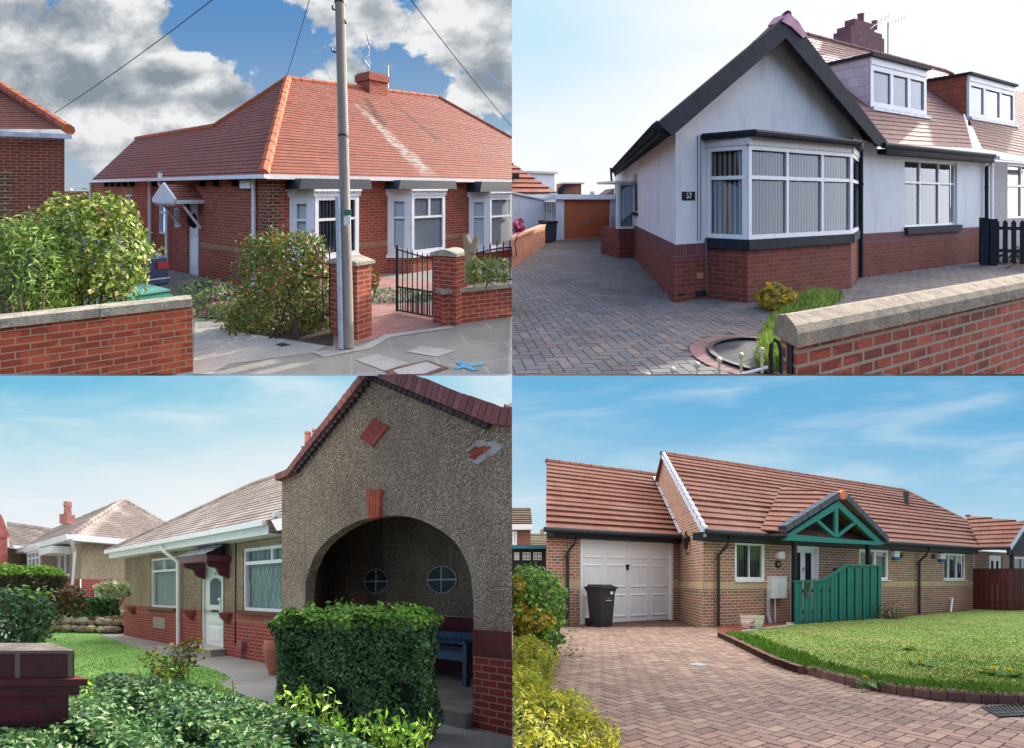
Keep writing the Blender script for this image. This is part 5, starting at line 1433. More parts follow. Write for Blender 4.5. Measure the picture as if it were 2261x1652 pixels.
gr_p = [TR.g(*q) for q in ((1090, 1660), (1120, 1480), (1160, 1420), (1250, 1340), (1400, 1312), (1470, 1320), (1300, 1420), (1240, 1660))]
gi = in_poly(gr_p)
sheet(TR, 'verge', gr_p, M['lawn_bl'], .016)
grass(TR, 'grass', 'bright green tuft of sunlit grass beside the front wall end', gi, 5200, .2, ['#8fa848', '#7f9a40', '#a0b458', '#6c8a38'], (1085, 1305, 1480, 1655), .012)
shrub(TR, 'rose_bush', 'pink roses showing over the salmon wall', 'plant', [E(TR, 22, 1000, 9.5, 26, .2, 24)], 70, .1, ['#6f8a5a', '#557044'], TR.g(20, 1150), (40, .14, ['#e85a8a', '#f08aac', '#d84878']), stems=1)
bxp = TR.g(2200, 1190)[1]
shrub(TR, 'border_shrub', 'low dull green shrub at the foot of the picket fence', 'shrub', [E(TR, 2190, 1165, bxp * 1.1, 90, .4, 50), E(TR, 2270, 1150, bxp * 1.1, 60, .4, 60)], 900, .08 * K, ['#5f6634', '#6f7440', '#4a5228', '#84804a'], TR.g(2200, 1190), stems=2)
# ================================================================ lower left: pebbledashed cottages with an arched porch
M['dash'] = pebble('pebbledash', '#b89a7c', '#dcc6a8', '#6e5a48', 58, '#5c4836', dm=.28)
M['dash_far'] = pebble('fine_pebbledash', '#b09c84', '#c8b8a0', '#7a6a56', 50, '#5a4e40', .5, .25)
M['brick_bl'] = brick('glazed_red_brick', '#a14138', '#8d3630', '#a88478', bw=.215, rh=.075, ms=.007, dirt=.2, bmp=.5)
M['soldier_bl'] = brick('red_soldier_course', '#a0463a', '#8a3a32', '#b08a7c', bw=.075, rh=.4, ms=.007, dirt=.2)
M['brick_dark_bl'] = brick('dark_red_brick', '#6d2f2c', '#5a2624', '#4a3230', bw=.215, rh=.075, ms=.006, dirt=.3)
M['tile_bl'] = tilemat('weathered_brown_tiles', '#8f7d74', '#806d65', '#53453f', .2, .13, '#cfc4bd', .4, .2, rough=.8)
M['maroon'] = plain('maroon_paint', '#5c2230', .35, .12, spec=.5)
M['slate_tl'] = plain('grey_slates', '#6f747a', .6, .3, 8, bump=.3)
M['lawn_edge'] = M['soil']
M['dash_porch'] = pebble('shade_brown_pebbledash', '#907860', '#a89070', '#54463a', 58, '#2c231d', dm=.5)  # darker copy of the pebbledash, the recess's shade put into its colour
fC = Frame(BL, BL.g(550, 1152), BL.g(1190, 1280))
fC.n = np.array((-.615, -.788))
cot = thing(BL, 'bungalow', 'long pebbledashed bungalow with white door, maroon porch hood and leaded window', 'bungalow', fC.pt(0, 0))
EC = 2.6; hpC = .97; L2 = fC.S(1262)
w1 = norm(fC.rect(664, 818, 776, 1027)); w2 = norm(fC.rect(1072, 772, 1262, 1043)); drC = norm(fC.rect(893, 846, 990, 1206)); drC = (drC[0], drC[1], .12, drC[3])
m = MB(BL); m.wall(fC, 0, L2, hpC, EC, [w1, w2, (drC[0], drC[1], hpC, drC[3])], .12)
fC2 = Frame(BL, fC.xy(0), fC.xy(0) - fC.n * 5, True); m.wall(fC2, 0, 5, hpC, EC)
m.obj('wall', M['dash'], cot)
m = MB(BL); m.wall(fC, 0, L2, hpC - .26, hpC, [(drC[0], drC[1], 0, 3)], .1, 0, .02); m.wall(fC2, 0, 5, hpC - .26, hpC, [], 0, 0, .02)
m.fpoly(fC, [(0, hpC, .02), (L2, hpC, .02), (L2, hpC, 0), (0, hpC, 0)]); m.obj('plinth_course', M['soldier_bl'], cot)
m = MB(BL); m.wall(fC, 0, L2, 0, hpC - .26, [(drC[0], drC[1], .12, 3)], .1, 0, .018); m.wall(fC2, 0, 5, 0, hpC - .26, [], 0, 0, .018); m.obj('plinth', M['brick_bl'], cot)
window(cot, fC, *w1, d=-.06, rows=((0, .74, (0, 1)), (.74, 1, (0, .5, 1))), fw=.055, mw=.03, curtain='net', glassm='glass_dull')
def leaded(name):
    t = NT(name); u, v, _ = t.sep(t.uv())
    a = t.math('FRACT', t.add(t.mul(u, 5.2), t.mul(v, 3.0))); b = t.math('FRACT', t.sub(t.mul(u, 5.2), t.mul(v, 3.0)))
    ln = t.math('MAXIMUM', t.math('LESS_THAN', a, .055), t.math('LESS_THAN', b, .055))
    c = t.mix(t.smooth(t.noise(t.vec(t.mul(u, 5.0), v), 2.0, 3), .3, .7), C('#a9b8b4'), C('#7f8f8c'))
    return t.done(t.mix(ln, c, C('#39434a')), .7, spec=.3)
M['leaded'] = leaded('leaded_net'); M['dull_pane'] = plain('dull_room', '#4d5557', .8, .3, 3)
window(cot, fC, *w2, d=-.06, rows=((0, .76, (0, 1)), (.76, 1, (0, .66, 1))), fw=.06, mw=.035, curtain='leaded', glassm='glass_dull')
for w_, q in ((w1, (652, 786, 1024)), (w2, (1060, 1262, 1045))):
    m = MB(BL); m.box(fC, w_[0] - .1, w_[1] + .1, w_[2] - .07, w_[2] - .002, -.06, .08); m.obj('sill', M['maroon'], cot)
    m = MB(BL); m.box(fC, w_[0] - .12, w_[1] + .1, w_[3] + .06, w_[3] + .1, -.02, .05); m.obj('drip_mould', M['dash'], cot)
# door
m = MB(BL); m.box(fC, drC[0], drC[0] + .06, .14, drC[3], -.1, .0); m.box(fC, drC[1] - .06, drC[1], .14, drC[3], -.1, .0); m.box(fC, drC[0], drC[1], drC[3] - .06, drC[3], -.1, .001); m.obj('door_frame', M['offwhite'], cot)
a_, b_ = drC[0] + .062, drC[1] - .062; Wd = b_ - a_; Hd = drC[3] - .2
m = MB(BL); m.box(fC, a_, b_, .15, drC[3] - .062, -.12, -.06)
for y0, y1, x0, x1 in ((.06, .24, .18, .82), (.28, .4, .18, .82)):
    m.box(fC, a_ + Wd * x0, a_ + Wd * x1, .15 + Hd * y0, .15 + Hd * y1, -.06, -.045); m.box(fC, a_ + Wd * (x0 + .06), a_ + Wd * (x1 - .06), .15 + Hd * (y0 + .02), .15 + Hd * (y1 - .02), -.045, -.038)
dC = m.obj('door', white, cot)
arc = [(a_ + Wd * .22, .15 + Hd * .52), (a_ + Wd * .78, .15 + Hd * .52), (a_ + Wd * .78, .15 + Hd * .78)] + [(a_ + Wd * (.5 + .28 * math.cos(t)), .15 + Hd * (.78 + .08 * math.sin(t))) for t in np.linspace(.2, math.pi - .2, 8)] + [(a_ + Wd * .22, .15 + Hd * .78)]
m = MB(BL); m.fpoly(fC, [(s, h, -.055) for s, h in arc]); m.obj('door_window', blinds('patterned_glass', '#8f999c', '#3a4246', .07, .5), dC)
m = MB(BL); m.box(fC, a_ + Wd * .3, a_ + Wd * .68, .15 + Hd * .425, .15 + Hd * .455, -.06, -.05); m.obj('letter_box', M['charcoal'], dC)
text(dC, fC, (a_ + b_) / 2, .15 + Hd * .915, -.058, '146', .07, M['black'], 'digits')
m = MB(BL); s = fC.S(985); m.tube([fC.pt(s, fC.H(985, 1000), .06), fC.pt(s + .02, fC.H(985, 1066), .06)], .02, 6); m.sphere(fC.pt(s, fC.H(985, 996), .07), .045, 6); m.sphere(fC.pt(s + .02, fC.H(985, 1068), .07), .045, 6); m.obj('grab_rail', white, cot)
m = MB(BL); m.box(fC, drC[0] - .15, drC[1] + .12, 0, .12, -.05, .32); m.box(fC, drC[0] - .2, drC[1] + .16, .121, .15, -.05, .36); m.obj('doorstep', M['slab'], cot)
# eaves, gutter, roof
eo = .34
m = MB(BL); m.box(fC, -.35, L2, EC - .12, EC + .05, eo - .02, eo); m.box(fC, -.35, L2, EC - .12, EC - .1, 0, eo - .02); m.obj('fascia', white, cot)
m = MB(BL); m.box(fC, -.45, L2, EC + .03, EC + .13, eo + .002, eo + .11); 
for k in range(9): s = -.4 + k * 1.1; m.box(fC, s, s + .06, EC + .02, EC + .14, eo, eo + .12)
m.obj('gutter', white, cot)
e0 = fC.pt(-.45, EC + .12, eo + .04); e1 = fC.pt(fC.S(1310, eo), EC + .12, eo + .04)
plR = plane3(e0, e1, fC.pt(0, EC + .12 + 3.0, eo - 3.4))
t1 = BL.hit(1110, 489, plR); t2 = BL.hit(1300, 425, plR); e1b = BL.hit(1300, 668, plR)
m = MB(BL); m.tiled([e0, e1, t2, t1], .13, .011)
m.poly([e0, t1, tuple(Vector(t1) + Vector((.5, 3, -3)))])
cr = m.obj('roof', M['tile_bl'], cot)
m = MB(BL); hip(m, e0, t1, .07, 24); hip(m, t1, t2, .07, 8); m.obj('ridge_tiles', M['tile_bl'], cr)
m = MB(BL); s = fC.S(782, .1); m.tube([fC.pt(s - .25, EC - .02, eo + .06), fC.pt(s - .15, EC - .16, eo), fC.pt(s + .06, EC - .42, .1), fC.pt(s + .08, fC.H(800, 1195, .1), .1)], .045, 8); m.obj('downpipe', white, cot)
m = MB(BL); p = BL.hit(1222, 632, plR); m.box(Frame(BL, p, (p[0] + fC.dir[0], p[1] + fC.dir[1])), -.05, .06, p[2], p[2] + .09, -.05, .06); m.obj('lamp_box', M['offwhite'], cr)
# slated hood over the door
hs0, hs1 = fC.S(800, .45), fC.S(1024, 0); hh0 = fC.H(905, 800, .45)
m = MB(BL); m.fpoly(fC, [(hs0, hh0, .52), (hs1, hh0, .52), (hs1 - .1, hh0 + .3, 0), (hs0 + .1, hh0 + .3, 0)])
for k in range(3):
    f0, f1 = k / 3, (k + 1) / 3
    m.fpoly(fC, [(hs0 + .1 * f0 - .02, hh0 + .3 * f0 + .03, .52 * (1 - f0) + .02), (hs1 - .1 * f0 + .02, hh0 + .3 * f0 + .03, .52 * (1 - f0) + .02), (hs1 - .1 * f1, hh0 + .3 * f1 + .01, .52 * (1 - f1)), (hs0 + .1 * f1, hh0 + .3 * f1 + .01, .52 * (1 - f1))])
    m.fpoly(fC, [(hs0 + .1 * f0 - .02, hh0 + .3 * f0, .52 * (1 - f0) + .02), (hs1 - .1 * f0 + .02, hh0 + .3 * f0, .52 * (1 - f0) + .02), (hs1 - .1 * f0 + .02, hh0 + .3 * f0 + .03, .52 * (1 - f0) + .02), (hs0 + .1 * f0 - .02, hh0 + .3 * f0 + .03, .52 * (1 - f0) + .02)])
hoodm = m.obj('porch_hood', M['slate_tl'], cot)
m = MB(BL); m.box(fC, hs0 + .02, hs1 - .02, hh0 - .14, hh0 - .003, .0, .5)
for s in (hs0 + .12, hs1 - .24):
    g = fC.side(s, 0, .5); prof = [(0, hh0 - .142), (.48, hh0 - .142), (.44, hh0 - .24), (.26, hh0 - .28), (.2, hh0 - .42), (.06, hh0 - .48), (0, hh0 - .5)]
    for x in (s, s + .12): m.poly([fC.pt(x, h, d) for d, h in prof])
    for (d0_, h0_), (d1_, h1_) in zip(prof, prof[1:]): m.poly([fC.pt(s, h0_, d0_), fC.pt(s + .12, h0_, d0_), fC.pt(s + .12, h1_, d1_), fC.pt(s, h1_, d1_)])
m.obj('bracket', M['maroon'], hoodm)
pq = norm(fC.rect(678, 1072, 728, 1118, .02)); m = MB(BL); m.box(fC, *pq, .0, .03); pl_ = m.obj('stone_plaque', M['slab'], cot)
for k in range(5):
    hh = pq[3] - (pq[3] - pq[2]) * (k + 1) / 6; mm = .0
    text(pl_, fC, (pq[0] + pq[1]) / 2, hh, .032, ('these cottages were', 'built in memory of', 'those who served', 'and opened in the', 'year of peace')[k], (pq[3] - pq[2]) * .13, plain('engraved_grey', '#6a5f50', .9), 'engraving', .001) if False else None
m = MB(BL); 
for k in range(5): hh = pq[3] - (pq[3] - pq[2]) * (k + 1) / 6; m.box(fC, pq[0] + .06, pq[1] - .06 - .05 * (k % 2), hh - .006, hh + .006, .03, .032)
m.obj('engraving', plain('engraved_grey', '#7d705e', .9), pl_)
m = MB(BL); s = fC.S(1045); m.tube([fC.pt(s, .3, .03), fC.pt(s, EC - .1, .02)], .012, 5); m.obj('wall_cable', M['wire'], cot)
m = MB(BL); b1 = norm(fC.rect(1066, 1178, 1088, 1210, .02)); m.box(fC, *b1, .02, .12); m.tube([fC.pt((b1[0] + b1[1]) / 2, 0.02, .07), fC.pt((b1[0] + b1[1]) / 2, b1[2], .07)], .02, 6); m.obj('meter_box', plain('pink_brown_box', '#8a5f5a', .6), cot)
for i, (qx, qy) in enumerate(((592, 1030), (852, 1046), (1008, 1055))):
    m = MB(BL); s = fC.S(qx, .02); h = fC.H(qx, qy, .02); c = fC.pt(s, h, .02)
    n = 10
    for k in range(n):
        for (r0, z0), (r1, z1) in (((.24, 0), (.2, -.1)), ((.2, -.1), (.07, -.22)), ((.07, -.22), (.0, -.24)), ((.24, 0), (.21, 0))):
            t0, t1_ = math.pi * k / n, math.pi * (k + 1) / n
            m.poly([fC.pt(s + r * math.cos(t), h + z, .02 + r * math.sin(t) * .8) for r, z, t in ((r0, z0, t0), (r0, z0, t1_), (r1, z1, t1_), (r1, z1, t0))])
    tag(m.obj('wall_planter', plain('dark_terracotta', '#7d4034', .7, .2), None), ('half bowl terracotta planter on the wall below the left window edge', 'half bowl terracotta planter just left of the white door', 'half bowl terracotta planter just right of the white door')[i], 'planter', 'wall planters on the pebbledashed bungalow')

# arched porch wing
fH = Frame(BL, BL.g(1245, 1357), BL.g(2095, 1560))
fH.n = np.array((-.615, -.788))
arch = thing(BL, 'porch_wing', 'tall pebbledashed gable with a wide arched porch and brick coping', 'porch', fH.pt(0, 0))
xs = fH.S(2300)
AR = [(1343, 1075), (1351, 913), (1362, 870), (1391, 798), (1420, 758), (1456, 723), (1510, 684), (1576, 650), (1640, 632), (1701, 624), (1760, 625), (1806, 630), (1860, 646), (1906, 668), (1955, 697), (1996, 728), (2030, 770), (2056, 818), (2072, 860), (2081, 903), (2090, 1000), (2092, 1140)]
arc = [fH.SH(*q) for q in AR]; sl, sr = arc[0][0], arc[-1][0]
pH = fH.H(2150, 1132)
topq = [(1250, 470), (1295, 451), (1320, 415), (1648, 10), (1652, 8), (2187, 228), (2300, 238)]
tp = [fH.SH(*q) for q in topq]; tp[0] = (0.0, tp[0][1])
def toph(s):
    for a, b in zip(tp, tp[1:]):
        if a[0] <= s <= b[0]: return a[1] + (b[1] - a[1]) * (s - a[0]) / (b[0] - a[0] + 1e-9)
    return tp[-1][1]
m = MB(BL); thk = .15
cols_ = sorted({0.0, *[a[0] for a in arc], *[t[0] for t in tp if t[0] < xs], xs})
def archh(s):
    for a, b in zip(arc, arc[1:]):
        if a[0] <= s <= b[0] + 1e-9: return a[1] + (b[1] - a[1]) * (s - a[0]) / (b[0] - a[0] + 1e-9)
    return None
for a, b in zip(cols_, cols_[1:]):
    if b - a < 1e-6: continue
    inside = a >= sl - 1e-6 and b <= sr + 1e-6
    lo = (archh(a + 1e-7), archh(b - 1e-7)) if inside else (pH, pH)
    m.fpoly(fH, [(a, lo[0], 0), (b, lo[1], 0), (b, toph(b), 0), (a, toph(a), 0)])
for a, b in zip(arc, arc[1:]): m.fpoly(fH, [(a[0], a[1], 0), (b[0], b[1], 0), (b[0], b[1], -thk), (a[0], a[1], -thk)], 0, [(0, a[1]), (0, b[1]), (thk, b[1]), (thk, a[1])])
for s in (sl, sr): m.fpoly(fH, [(s, pH, 0), (s, arc[0][1] if s == sl else arc[-1][1], 0), (s, arc[0][1] if s == sl else arc[-1][1], -thk), (s, pH, -thk)])
fHl = Frame(BL, fH.xy(0), fH.xy(0) - fH.n * .3, True)
m.wall(fHl, 0, .3, pH, tp[0][1])
dB_ = -1.75
m.obj('wall', M['dash'], arch)
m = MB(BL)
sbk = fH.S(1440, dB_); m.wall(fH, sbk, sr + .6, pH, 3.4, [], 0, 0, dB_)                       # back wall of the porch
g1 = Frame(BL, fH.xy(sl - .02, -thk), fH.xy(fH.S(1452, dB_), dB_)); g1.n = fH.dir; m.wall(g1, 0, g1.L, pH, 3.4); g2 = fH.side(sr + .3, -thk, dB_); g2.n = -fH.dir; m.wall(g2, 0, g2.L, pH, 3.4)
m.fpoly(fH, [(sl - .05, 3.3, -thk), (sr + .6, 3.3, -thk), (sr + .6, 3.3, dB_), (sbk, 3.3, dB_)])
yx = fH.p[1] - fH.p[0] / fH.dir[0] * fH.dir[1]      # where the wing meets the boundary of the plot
hx_ = toph(-fH.p[0] / fH.dir[0]); m.poly([(-.004, yx + .02, 0), (-.004, yx + .02, hx_), (-.004, yx + 2.6, hx_), (-.004, yx + 2.6, 0)])  # edge-on end cap, added to keep light out of the porch
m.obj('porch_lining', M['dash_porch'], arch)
m = MB(BL); m.wall(fHl, 0, .3, 0, pH - .27, [], 0, 0, .015)
for s, s_a, s_b in ((sl, 0, sl), (sr, sr, xs)):
    m.wall(fH, s_a, s_b, 0, pH - .27, [], 0, 0, .015); m.fpoly(fH, [(s, 0, .015), (s, pH - .27, .015), (s, pH - .27, -thk), (s, 0, -thk)], 0, [(0, 0), (0, pH), (thk, pH), (thk, 0)]); m.obj('plinth', M['brick_bl'], arch); m = MB(BL)
M['soldier_big'] = brick('dark_soldier_course', '#7a3a34', '#66302c', '#5a3a36', bw=.085, rh=.4, ms=.007, dirt=.25)
for s, s_a, s_b in ((sl, 0, sl), (sr, sr, xs)):
    m = MB(BL); m.wall(fH, s_a, s_b, pH - .27, pH, [], 0, 0, .022); m.fpoly(fH, [(s, pH - .27, .022), (s, pH, .022), (s, pH, -thk), (s, pH - .27, -thk)])
    m.fpoly(fH, [(s_a, pH, .022), (s_b, pH, .022), (s_b, pH, 0), (s_a, pH, 0)]); m.obj('plinth_course', M['soldier_big'], arch)
m = MB(BL); m.wall(fH, sbk, sr + .6, 0, pH, [], 0, 0, dB_ + .01); m.obj('porch_plinth', M['brick_dark_bl'], arch)
hF = .16
m = MB(BL); m.box(fH, sl + .01, sr - .01, 0, hF, dB_, .12); m.obj('porch_floor', concrete('worn_concrete_step', '#8f887c', '#6e685e', 2.2), arch)
# coping bricks
m = MB(BL)
def coping(a, b, w, th_, lean=0):
    L = math.hypot(b[0] - a[0], b[1] - a[1]); n = max(1, int(L / w))
    ux, uy = (b[0] - a[0]) / L, (b[1] - a[1]) / L; nx, ny = -uy, ux
    for k in range(n):
        t0, t1 = k / n, (k + .93) / n; c = np.array(C('#9a5a54')) * rng.uniform(.65, 1.2)
        th_ = th_ + rng.uniform(-.004, .006); t1 -= .05 / n; p = [(a[0] + (b[0] - a[0]) * t, a[1] + (b[1] - a[1]) * t) for t in (t0, t1)]
        m.prism(fH, [p[0], p[1], (p[1][0] + nx * th_, p[1][1] + ny * th_), (p[0][0] + nx * th_, p[0][1] + ny * th_)], -.4, .09, 0, 1, tuple(c))
coping((tp[0][0] - .06, tp[0][1]), tp[1], .1, .1); coping(tp[1], tp[2], .1, .1); coping(tp[2], tp[3], .12, .1); coping(tp[4], tp[5], .1, .17); coping(tp[5], tp[6], .1, .17)
m.obj('coping', (lambda t: t.done(t.mix(t.smooth(t.noise(t.pos(), 25, 4), .4, .7), t.vcol(), t.mix(.35, t.vcol(), (.05, .03, .03))), .6, t.bump(t.noise(t.pos(), 40, 3), .3), spec=.4))(NT('coping_brick')), arch)
m = MB(BL); hT_ = tp[3][1]
for a, b in ((tp[2], tp[3]), (tp[4], tp[5])):
    n = int(math.hypot(b[0] - a[0], b[1] - a[1]) / .11)
    for k in range(n):
        t = k / n; s = a[0] + (b[0] - a[0]) * t; h = a[1] + (b[1] - a[1]) * t
        m.tube([fH.pt(s, h - .03, -.0), fH.pt(s, h - .03, .06)], .05, 6)
m.obj('tile_creasing', plain('dark_creasing_tile', '#4a3a38', .8, .2), arch)
M['tile_red_bl'] = brick('red_inset_tile', '#b0503e', '#9a4234', '#6a3a34', bw=.22, rh=.07, ms=.006, dirt=.15)
m = MB(BL); dq = [fH.SH(*q) for q in ((1655, 195), (1720, 236), (1650, 322), (1593, 285))]
c_ = np.mean(dq, 0); ang = math.atan2(dq[0][1] - dq[3][1], dq[0][0] - dq[3][0])
uvd = [((p[0] - c_[0]) * math.cos(ang) + (p[1] - c_[1]) * math.sin(ang), -(p[0] - c_[0]) * math.sin(ang) + (p[1] - c_[1]) * math.cos(ang)) for p in dq]
m.fpoly(fH, [(p[0], p[1], .02) for p in dq], 0, uvd)
for a, b in zip(dq, dq[1:] + dq[:1]): m.fpoly(fH, [(a[0], a[1], .02), (b[0], b[1], .02), (b[0], b[1], 0), (a[0], a[1], 0)])
m.obj('diamond_inset', M['tile_red_bl'], arch)
m = MB(BL); kq = [fH.SH(*q) for q in ((1638, 642), (1687, 634), (1694, 511), (1630, 515))]
n = 9
for k in range(n):
    t0, t1 = k / n + .006, (k + 1) / n - .006
    lerp = lambda a, b, t: (a[0] + (b[0] - a[0]) * t, a[1] + (b[1] - a[1]) * t)
    m.prism(fH, [lerp(kq[0], kq[1], t0), lerp(kq[0], kq[1], t1), lerp(kq[3], kq[2], t1), lerp(kq[3], kq[2], t0)], -.02, .05 + .004 * (k % 2))
m.obj('keystone', plain('orange_red_tile', '#b5583e', .8, .18, 14, bump=.3), arch)
def ellipse(cx, cy, rx, ry, rot, n=26, wob=.08):
    out = []
    for k in range(n):
        a = 2 * math.pi * k / n; r = 1 + wob * math.sin(a * 3 + 1) + wob * .7 * math.sin(a * 7)
        x, y = rx * r * math.cos(a), ry * r * math.sin(a); out.append((cx + x * math.cos(rot) - y * math.sin(rot), cy + x * math.sin(rot) + y * math.cos(rot)))
    return out
m = MB(BL); m.fpoly(fH, [(*fH.SH(*q), .006) for q in ellipse(2138, 338, 80, 43, -.35, 40, .16)]); m.obj('broken_render', concrete('bare_cement', '#b5aca0', '#8f877c', 6), arch)
m = MB(BL); m.fpoly(fH, [(*fH.SH(*q), .0085) for q in ellipse(2112, 345, 48, 22, -.45, 40, .22)]); m.obj('exposed_brick', M['tile_red_bl'], arch)
m = MB(BL); m.fpoly(fH, [(*fH.SH(*q), .006) for q in ((2155, 225), (2162, 232), (2125, 268), (2118, 266))]); m.obj('cement_scar', M['slab'], arch)
for qx, qy, rq in ((1665, 916, 53), (1955, 908, 66)):
    s, h = fH.SH(qx, qy, dB_); r = abs(fH.S(qx + rq, dB_) - fH.S(qx - rq, dB_)) / 2; ry = abs(fH.H(qx, qy - 61 if rq > 60 else qy - 56, dB_) - h)
    m = MB(BL); n = 28
    for k in range(n):
        t0, t1 = 2 * math.pi * k / n, 2 * math.pi * (k + 1) / n
        m.fpoly(fH, [(s + r * q * math.cos(t), h + ry * q * math.sin(t), dB_ + .03) for q, t in ((.94, t0), (1, t0), (1, t1), (.94, t1))])
    m.box(fH, s - .012, s + .012, h - ry, h + ry, dB_ + .015, dB_ + .035); m.box(fH, s - r, s + r, h - .012, h + .012, dB_ + .015, dB_ + .034)
    w_ = m.obj('round_window', plain('grey_white_bars', '#a8a8a6', .6), arch)
    m = MB(BL); m.fpoly(fH, [(s + r * math.cos(2 * math.pi * k / n), h + ry * math.sin(2 * math.pi * k / n), dB_ + .012) for k in range(n)]); m.obj('pane', plain('dusky_pane', '#3a4146', .25, .3, 3, spec=.5), w_)
# chimney rising behind the coping
yk = fH.xy(fH.S(1400))[1] + 2.5
fK = Frame(BL, BL.at(1328, 400, yk), BL.at(1450, 400, yk))
m = MB(BL); a, b = fK.SH(1330, 400); a2 = fK.S(1450); m.box(fK, a, a2, b - 1.5, fK.H(1390, 318), -.7, 0); m.box(fK, a + .05, a2 - .05, fK.H(1390, 318), fK.H(1390, 295), -.65, -.05)
ck_ = m.obj('chimney', brick('pink_chimney_brick', '#a86060', '#96504f', '#a87e7a', dirt=.15), arch)
for qx, qb, qt in ((1359, 300, 256), (1392, 295, 246), (1437, 265, 212)):
    m = MB(BL); c = fK.pt(fK.S(qx, -.2), fK.H(qx, qb + 10, -.2), -.2); H_ = fK.H(qx, qt, -.2) - c[2]; r = 14 * S / F * yk
    m.lathe(c, [(r, 0), (r * .85, H_ * .8), (r * 1.05, H_ * .82), (r, H_), (r * .6, H_)], 12); m.obj('chimney_pot', M['terracotta'], ck_)
# roof seen over the coping at the far right
q0 = fH.off(-2.0); m = MB(BL); m.tiled([q0.pt(*q0.SH(2140, 215), 0), q0.pt(*q0.SH(2330, 215), 0), fH.off(-4).pt(*fH.off(-4).SH(2330, 120), 0), fH.off(-4).pt(*fH.off(-4).SH(2260, 148), 0)], .13, .011); m.obj('roof', M['tile_bl'], arch)

# blue bench in the porch
fb = fH.off(0)
bs1 = fH.S(2052, -.95); bs0 = bs1 - 1.45
bench = thing(BL, 'bench', 'blue painted wooden slatted bench inside the arched porch', 'bench', fH.pt((bs0 + bs1) / 2, hF, -1.2))
bm_ = plain('blue_bench_paint', '#3c5264', .5, .15, 10, spec=.4)
dF, dBk = -.95, -1.5; hs_ = hF + .42; ha_ = fH.H(2030, 1192, dF); hbk = ha_ + .1
m = MB(BL)
for k in range(4): m.box(fH, bs0 + .03, bs1 - .03, hs_, hs_ + .03, dF - .12 - k * .13, dF - .005 - k * .13)
m.obj('seat', bm_, bench)
m = MB(BL); m.box(fH, bs0 + .03, bs1 - .03, hs_ - .09, hs_ - .002, dF - .05, dF - .015); m.obj('apron', bm_, bench)
m = MB(BL); m.box(fH, bs0 + .03, bs1 - .03, hbk - .1, hbk, dBk, dBk + .05); m.box(fH, bs0 + .03, bs1 - .03, hs_ + .06, hs_ + .12, dBk, dBk + .05)
n = 13
for k in range(n): s = bs0 + .06 + (bs1 - bs0 - .18) * k / (n - 1); m.box(fH, s, s + .06, hs_ + .121, hbk - .101, dBk + .01, dBk + .035)
m.obj('backrest', bm_, bench)
for s in (bs0 - .035, bs1 - .035):
    for d in (dF - .07, dBk - .01):
        m = MB(BL); m.box(fH, s, s + .07, hF, ha_ if d > -1.2 else hbk + .01, d, d + .075); m.obj('leg', bm_, bench)
    m = MB(BL); m.box(fH, s - .01, s + .08, ha_ + .001, ha_ + .035, dBk, dF + .03); 
    for k in range(4): m.box(fH, s + .02, s + .045, hs_, ha_, dBk + .12 + k * .1, dBk + .15 + k * .1)
    m.box(fH, s + .01, s + .05, hF + .12, hF + .18, dBk + .07, dF - .08)
    m.obj('armrest', bm_, bench)
# terracotta urn
ur = BL.g(1225, 1325)
m = MB(BL); k = 1; m.lathe(ur, [(.0, 0), (.13, 0), (.14, .03), (.2, .25), (.23, .45), (.215, .56), (.2, .6), (.19, .6), (.18, .5), (.0, .48)], 24); tag(m.obj('urn', M['terracotta'], None, smooth=True), 'tall terracotta urn peeping out behind the clipped hedge', 'urn')

# neighbouring bungalow further up
fV = Frame(BL, BL.at(357, 1000, 21.5), BL.at(620, 1000, 24.0)); fU = Frame(BL, BL.at(357, 1000, 21.5), BL.at(100, 1000, 30.0))
nbl = thing(BL, 'bungalow', 'neighbouring pebbledashed bungalow with hipped tiled roof and white bay windows', 'bungalow', fV.pt(0, 0))
EV = fV.H(357, 722); pV = fV.H(357, 905); LU = fU.S(30)
w3 = norm(fU.rect(252, 762, 308, 895))
m = MB(BL); m.wall(fV, 0, fV.L + 3, pV, EV); m.wall(fU, 0, LU, pV, EV, [w3], .1); m.obj('wall', M['dash_far'], nbl)
m = MB(BL); m.wall(fV, 0, fV.L + 3, -1, pV, [], 0, 0, .03); m.wall(fU, 0, LU, -1, pV, [], 0, 0, .03); m.obj('plinth', M['brick_bl'], nbl)
window(nbl, fU, *w3, rows=((0, .7, (0, .5, 1)), (.7, 1, (0, .5, 1))), curtain='net', fw=.09)
m = MB(BL); m.box(fU, w3[0] - .3, w3[1] + .3, w3[3] + .05, w3[3] + .3, 0, .3); m.obj('window_hood', white, nbl)
ev = .5
eq = fV.pt(0, EV, ev); A = np.array([[fV.dir[0], -fU.dir[0]], [fV.dir[1], -fU.dir[1]]]); x_ = np.linalg.solve(A, fU.xy(0, ev) - fV.xy(0, ev)); eq = fV.pt(x_[0], EV, ev)
ap = BL.at(545, 556, 26.5); er = fV.pt(fV.L + 3, EV, ev); el = fU.pt(LU, EV, ev)
pv1 = plane3(eq, er, ap); pv2 = plane3(eq, el, ap)
m = MB(BL); m.tiled([eq, er, BL.hit(820, 710, pv1), ap], .2, .016)
m.tiled([eq, fU.pt(fU.S(108, ev), EV, ev), BL.hit(215, 690, pv2), BL.hit(500, 568, pv2), ap], .2, .016); vr = m.obj('roof', M['tile_bl'], nbl)
m = MB(BL); hip(m, eq, ap, .1, 16); hip(m, ap, BL.hit(820, 710, pv1), .1, 12); m.obj('ridge_tiles', M['tile_bl'], vr)
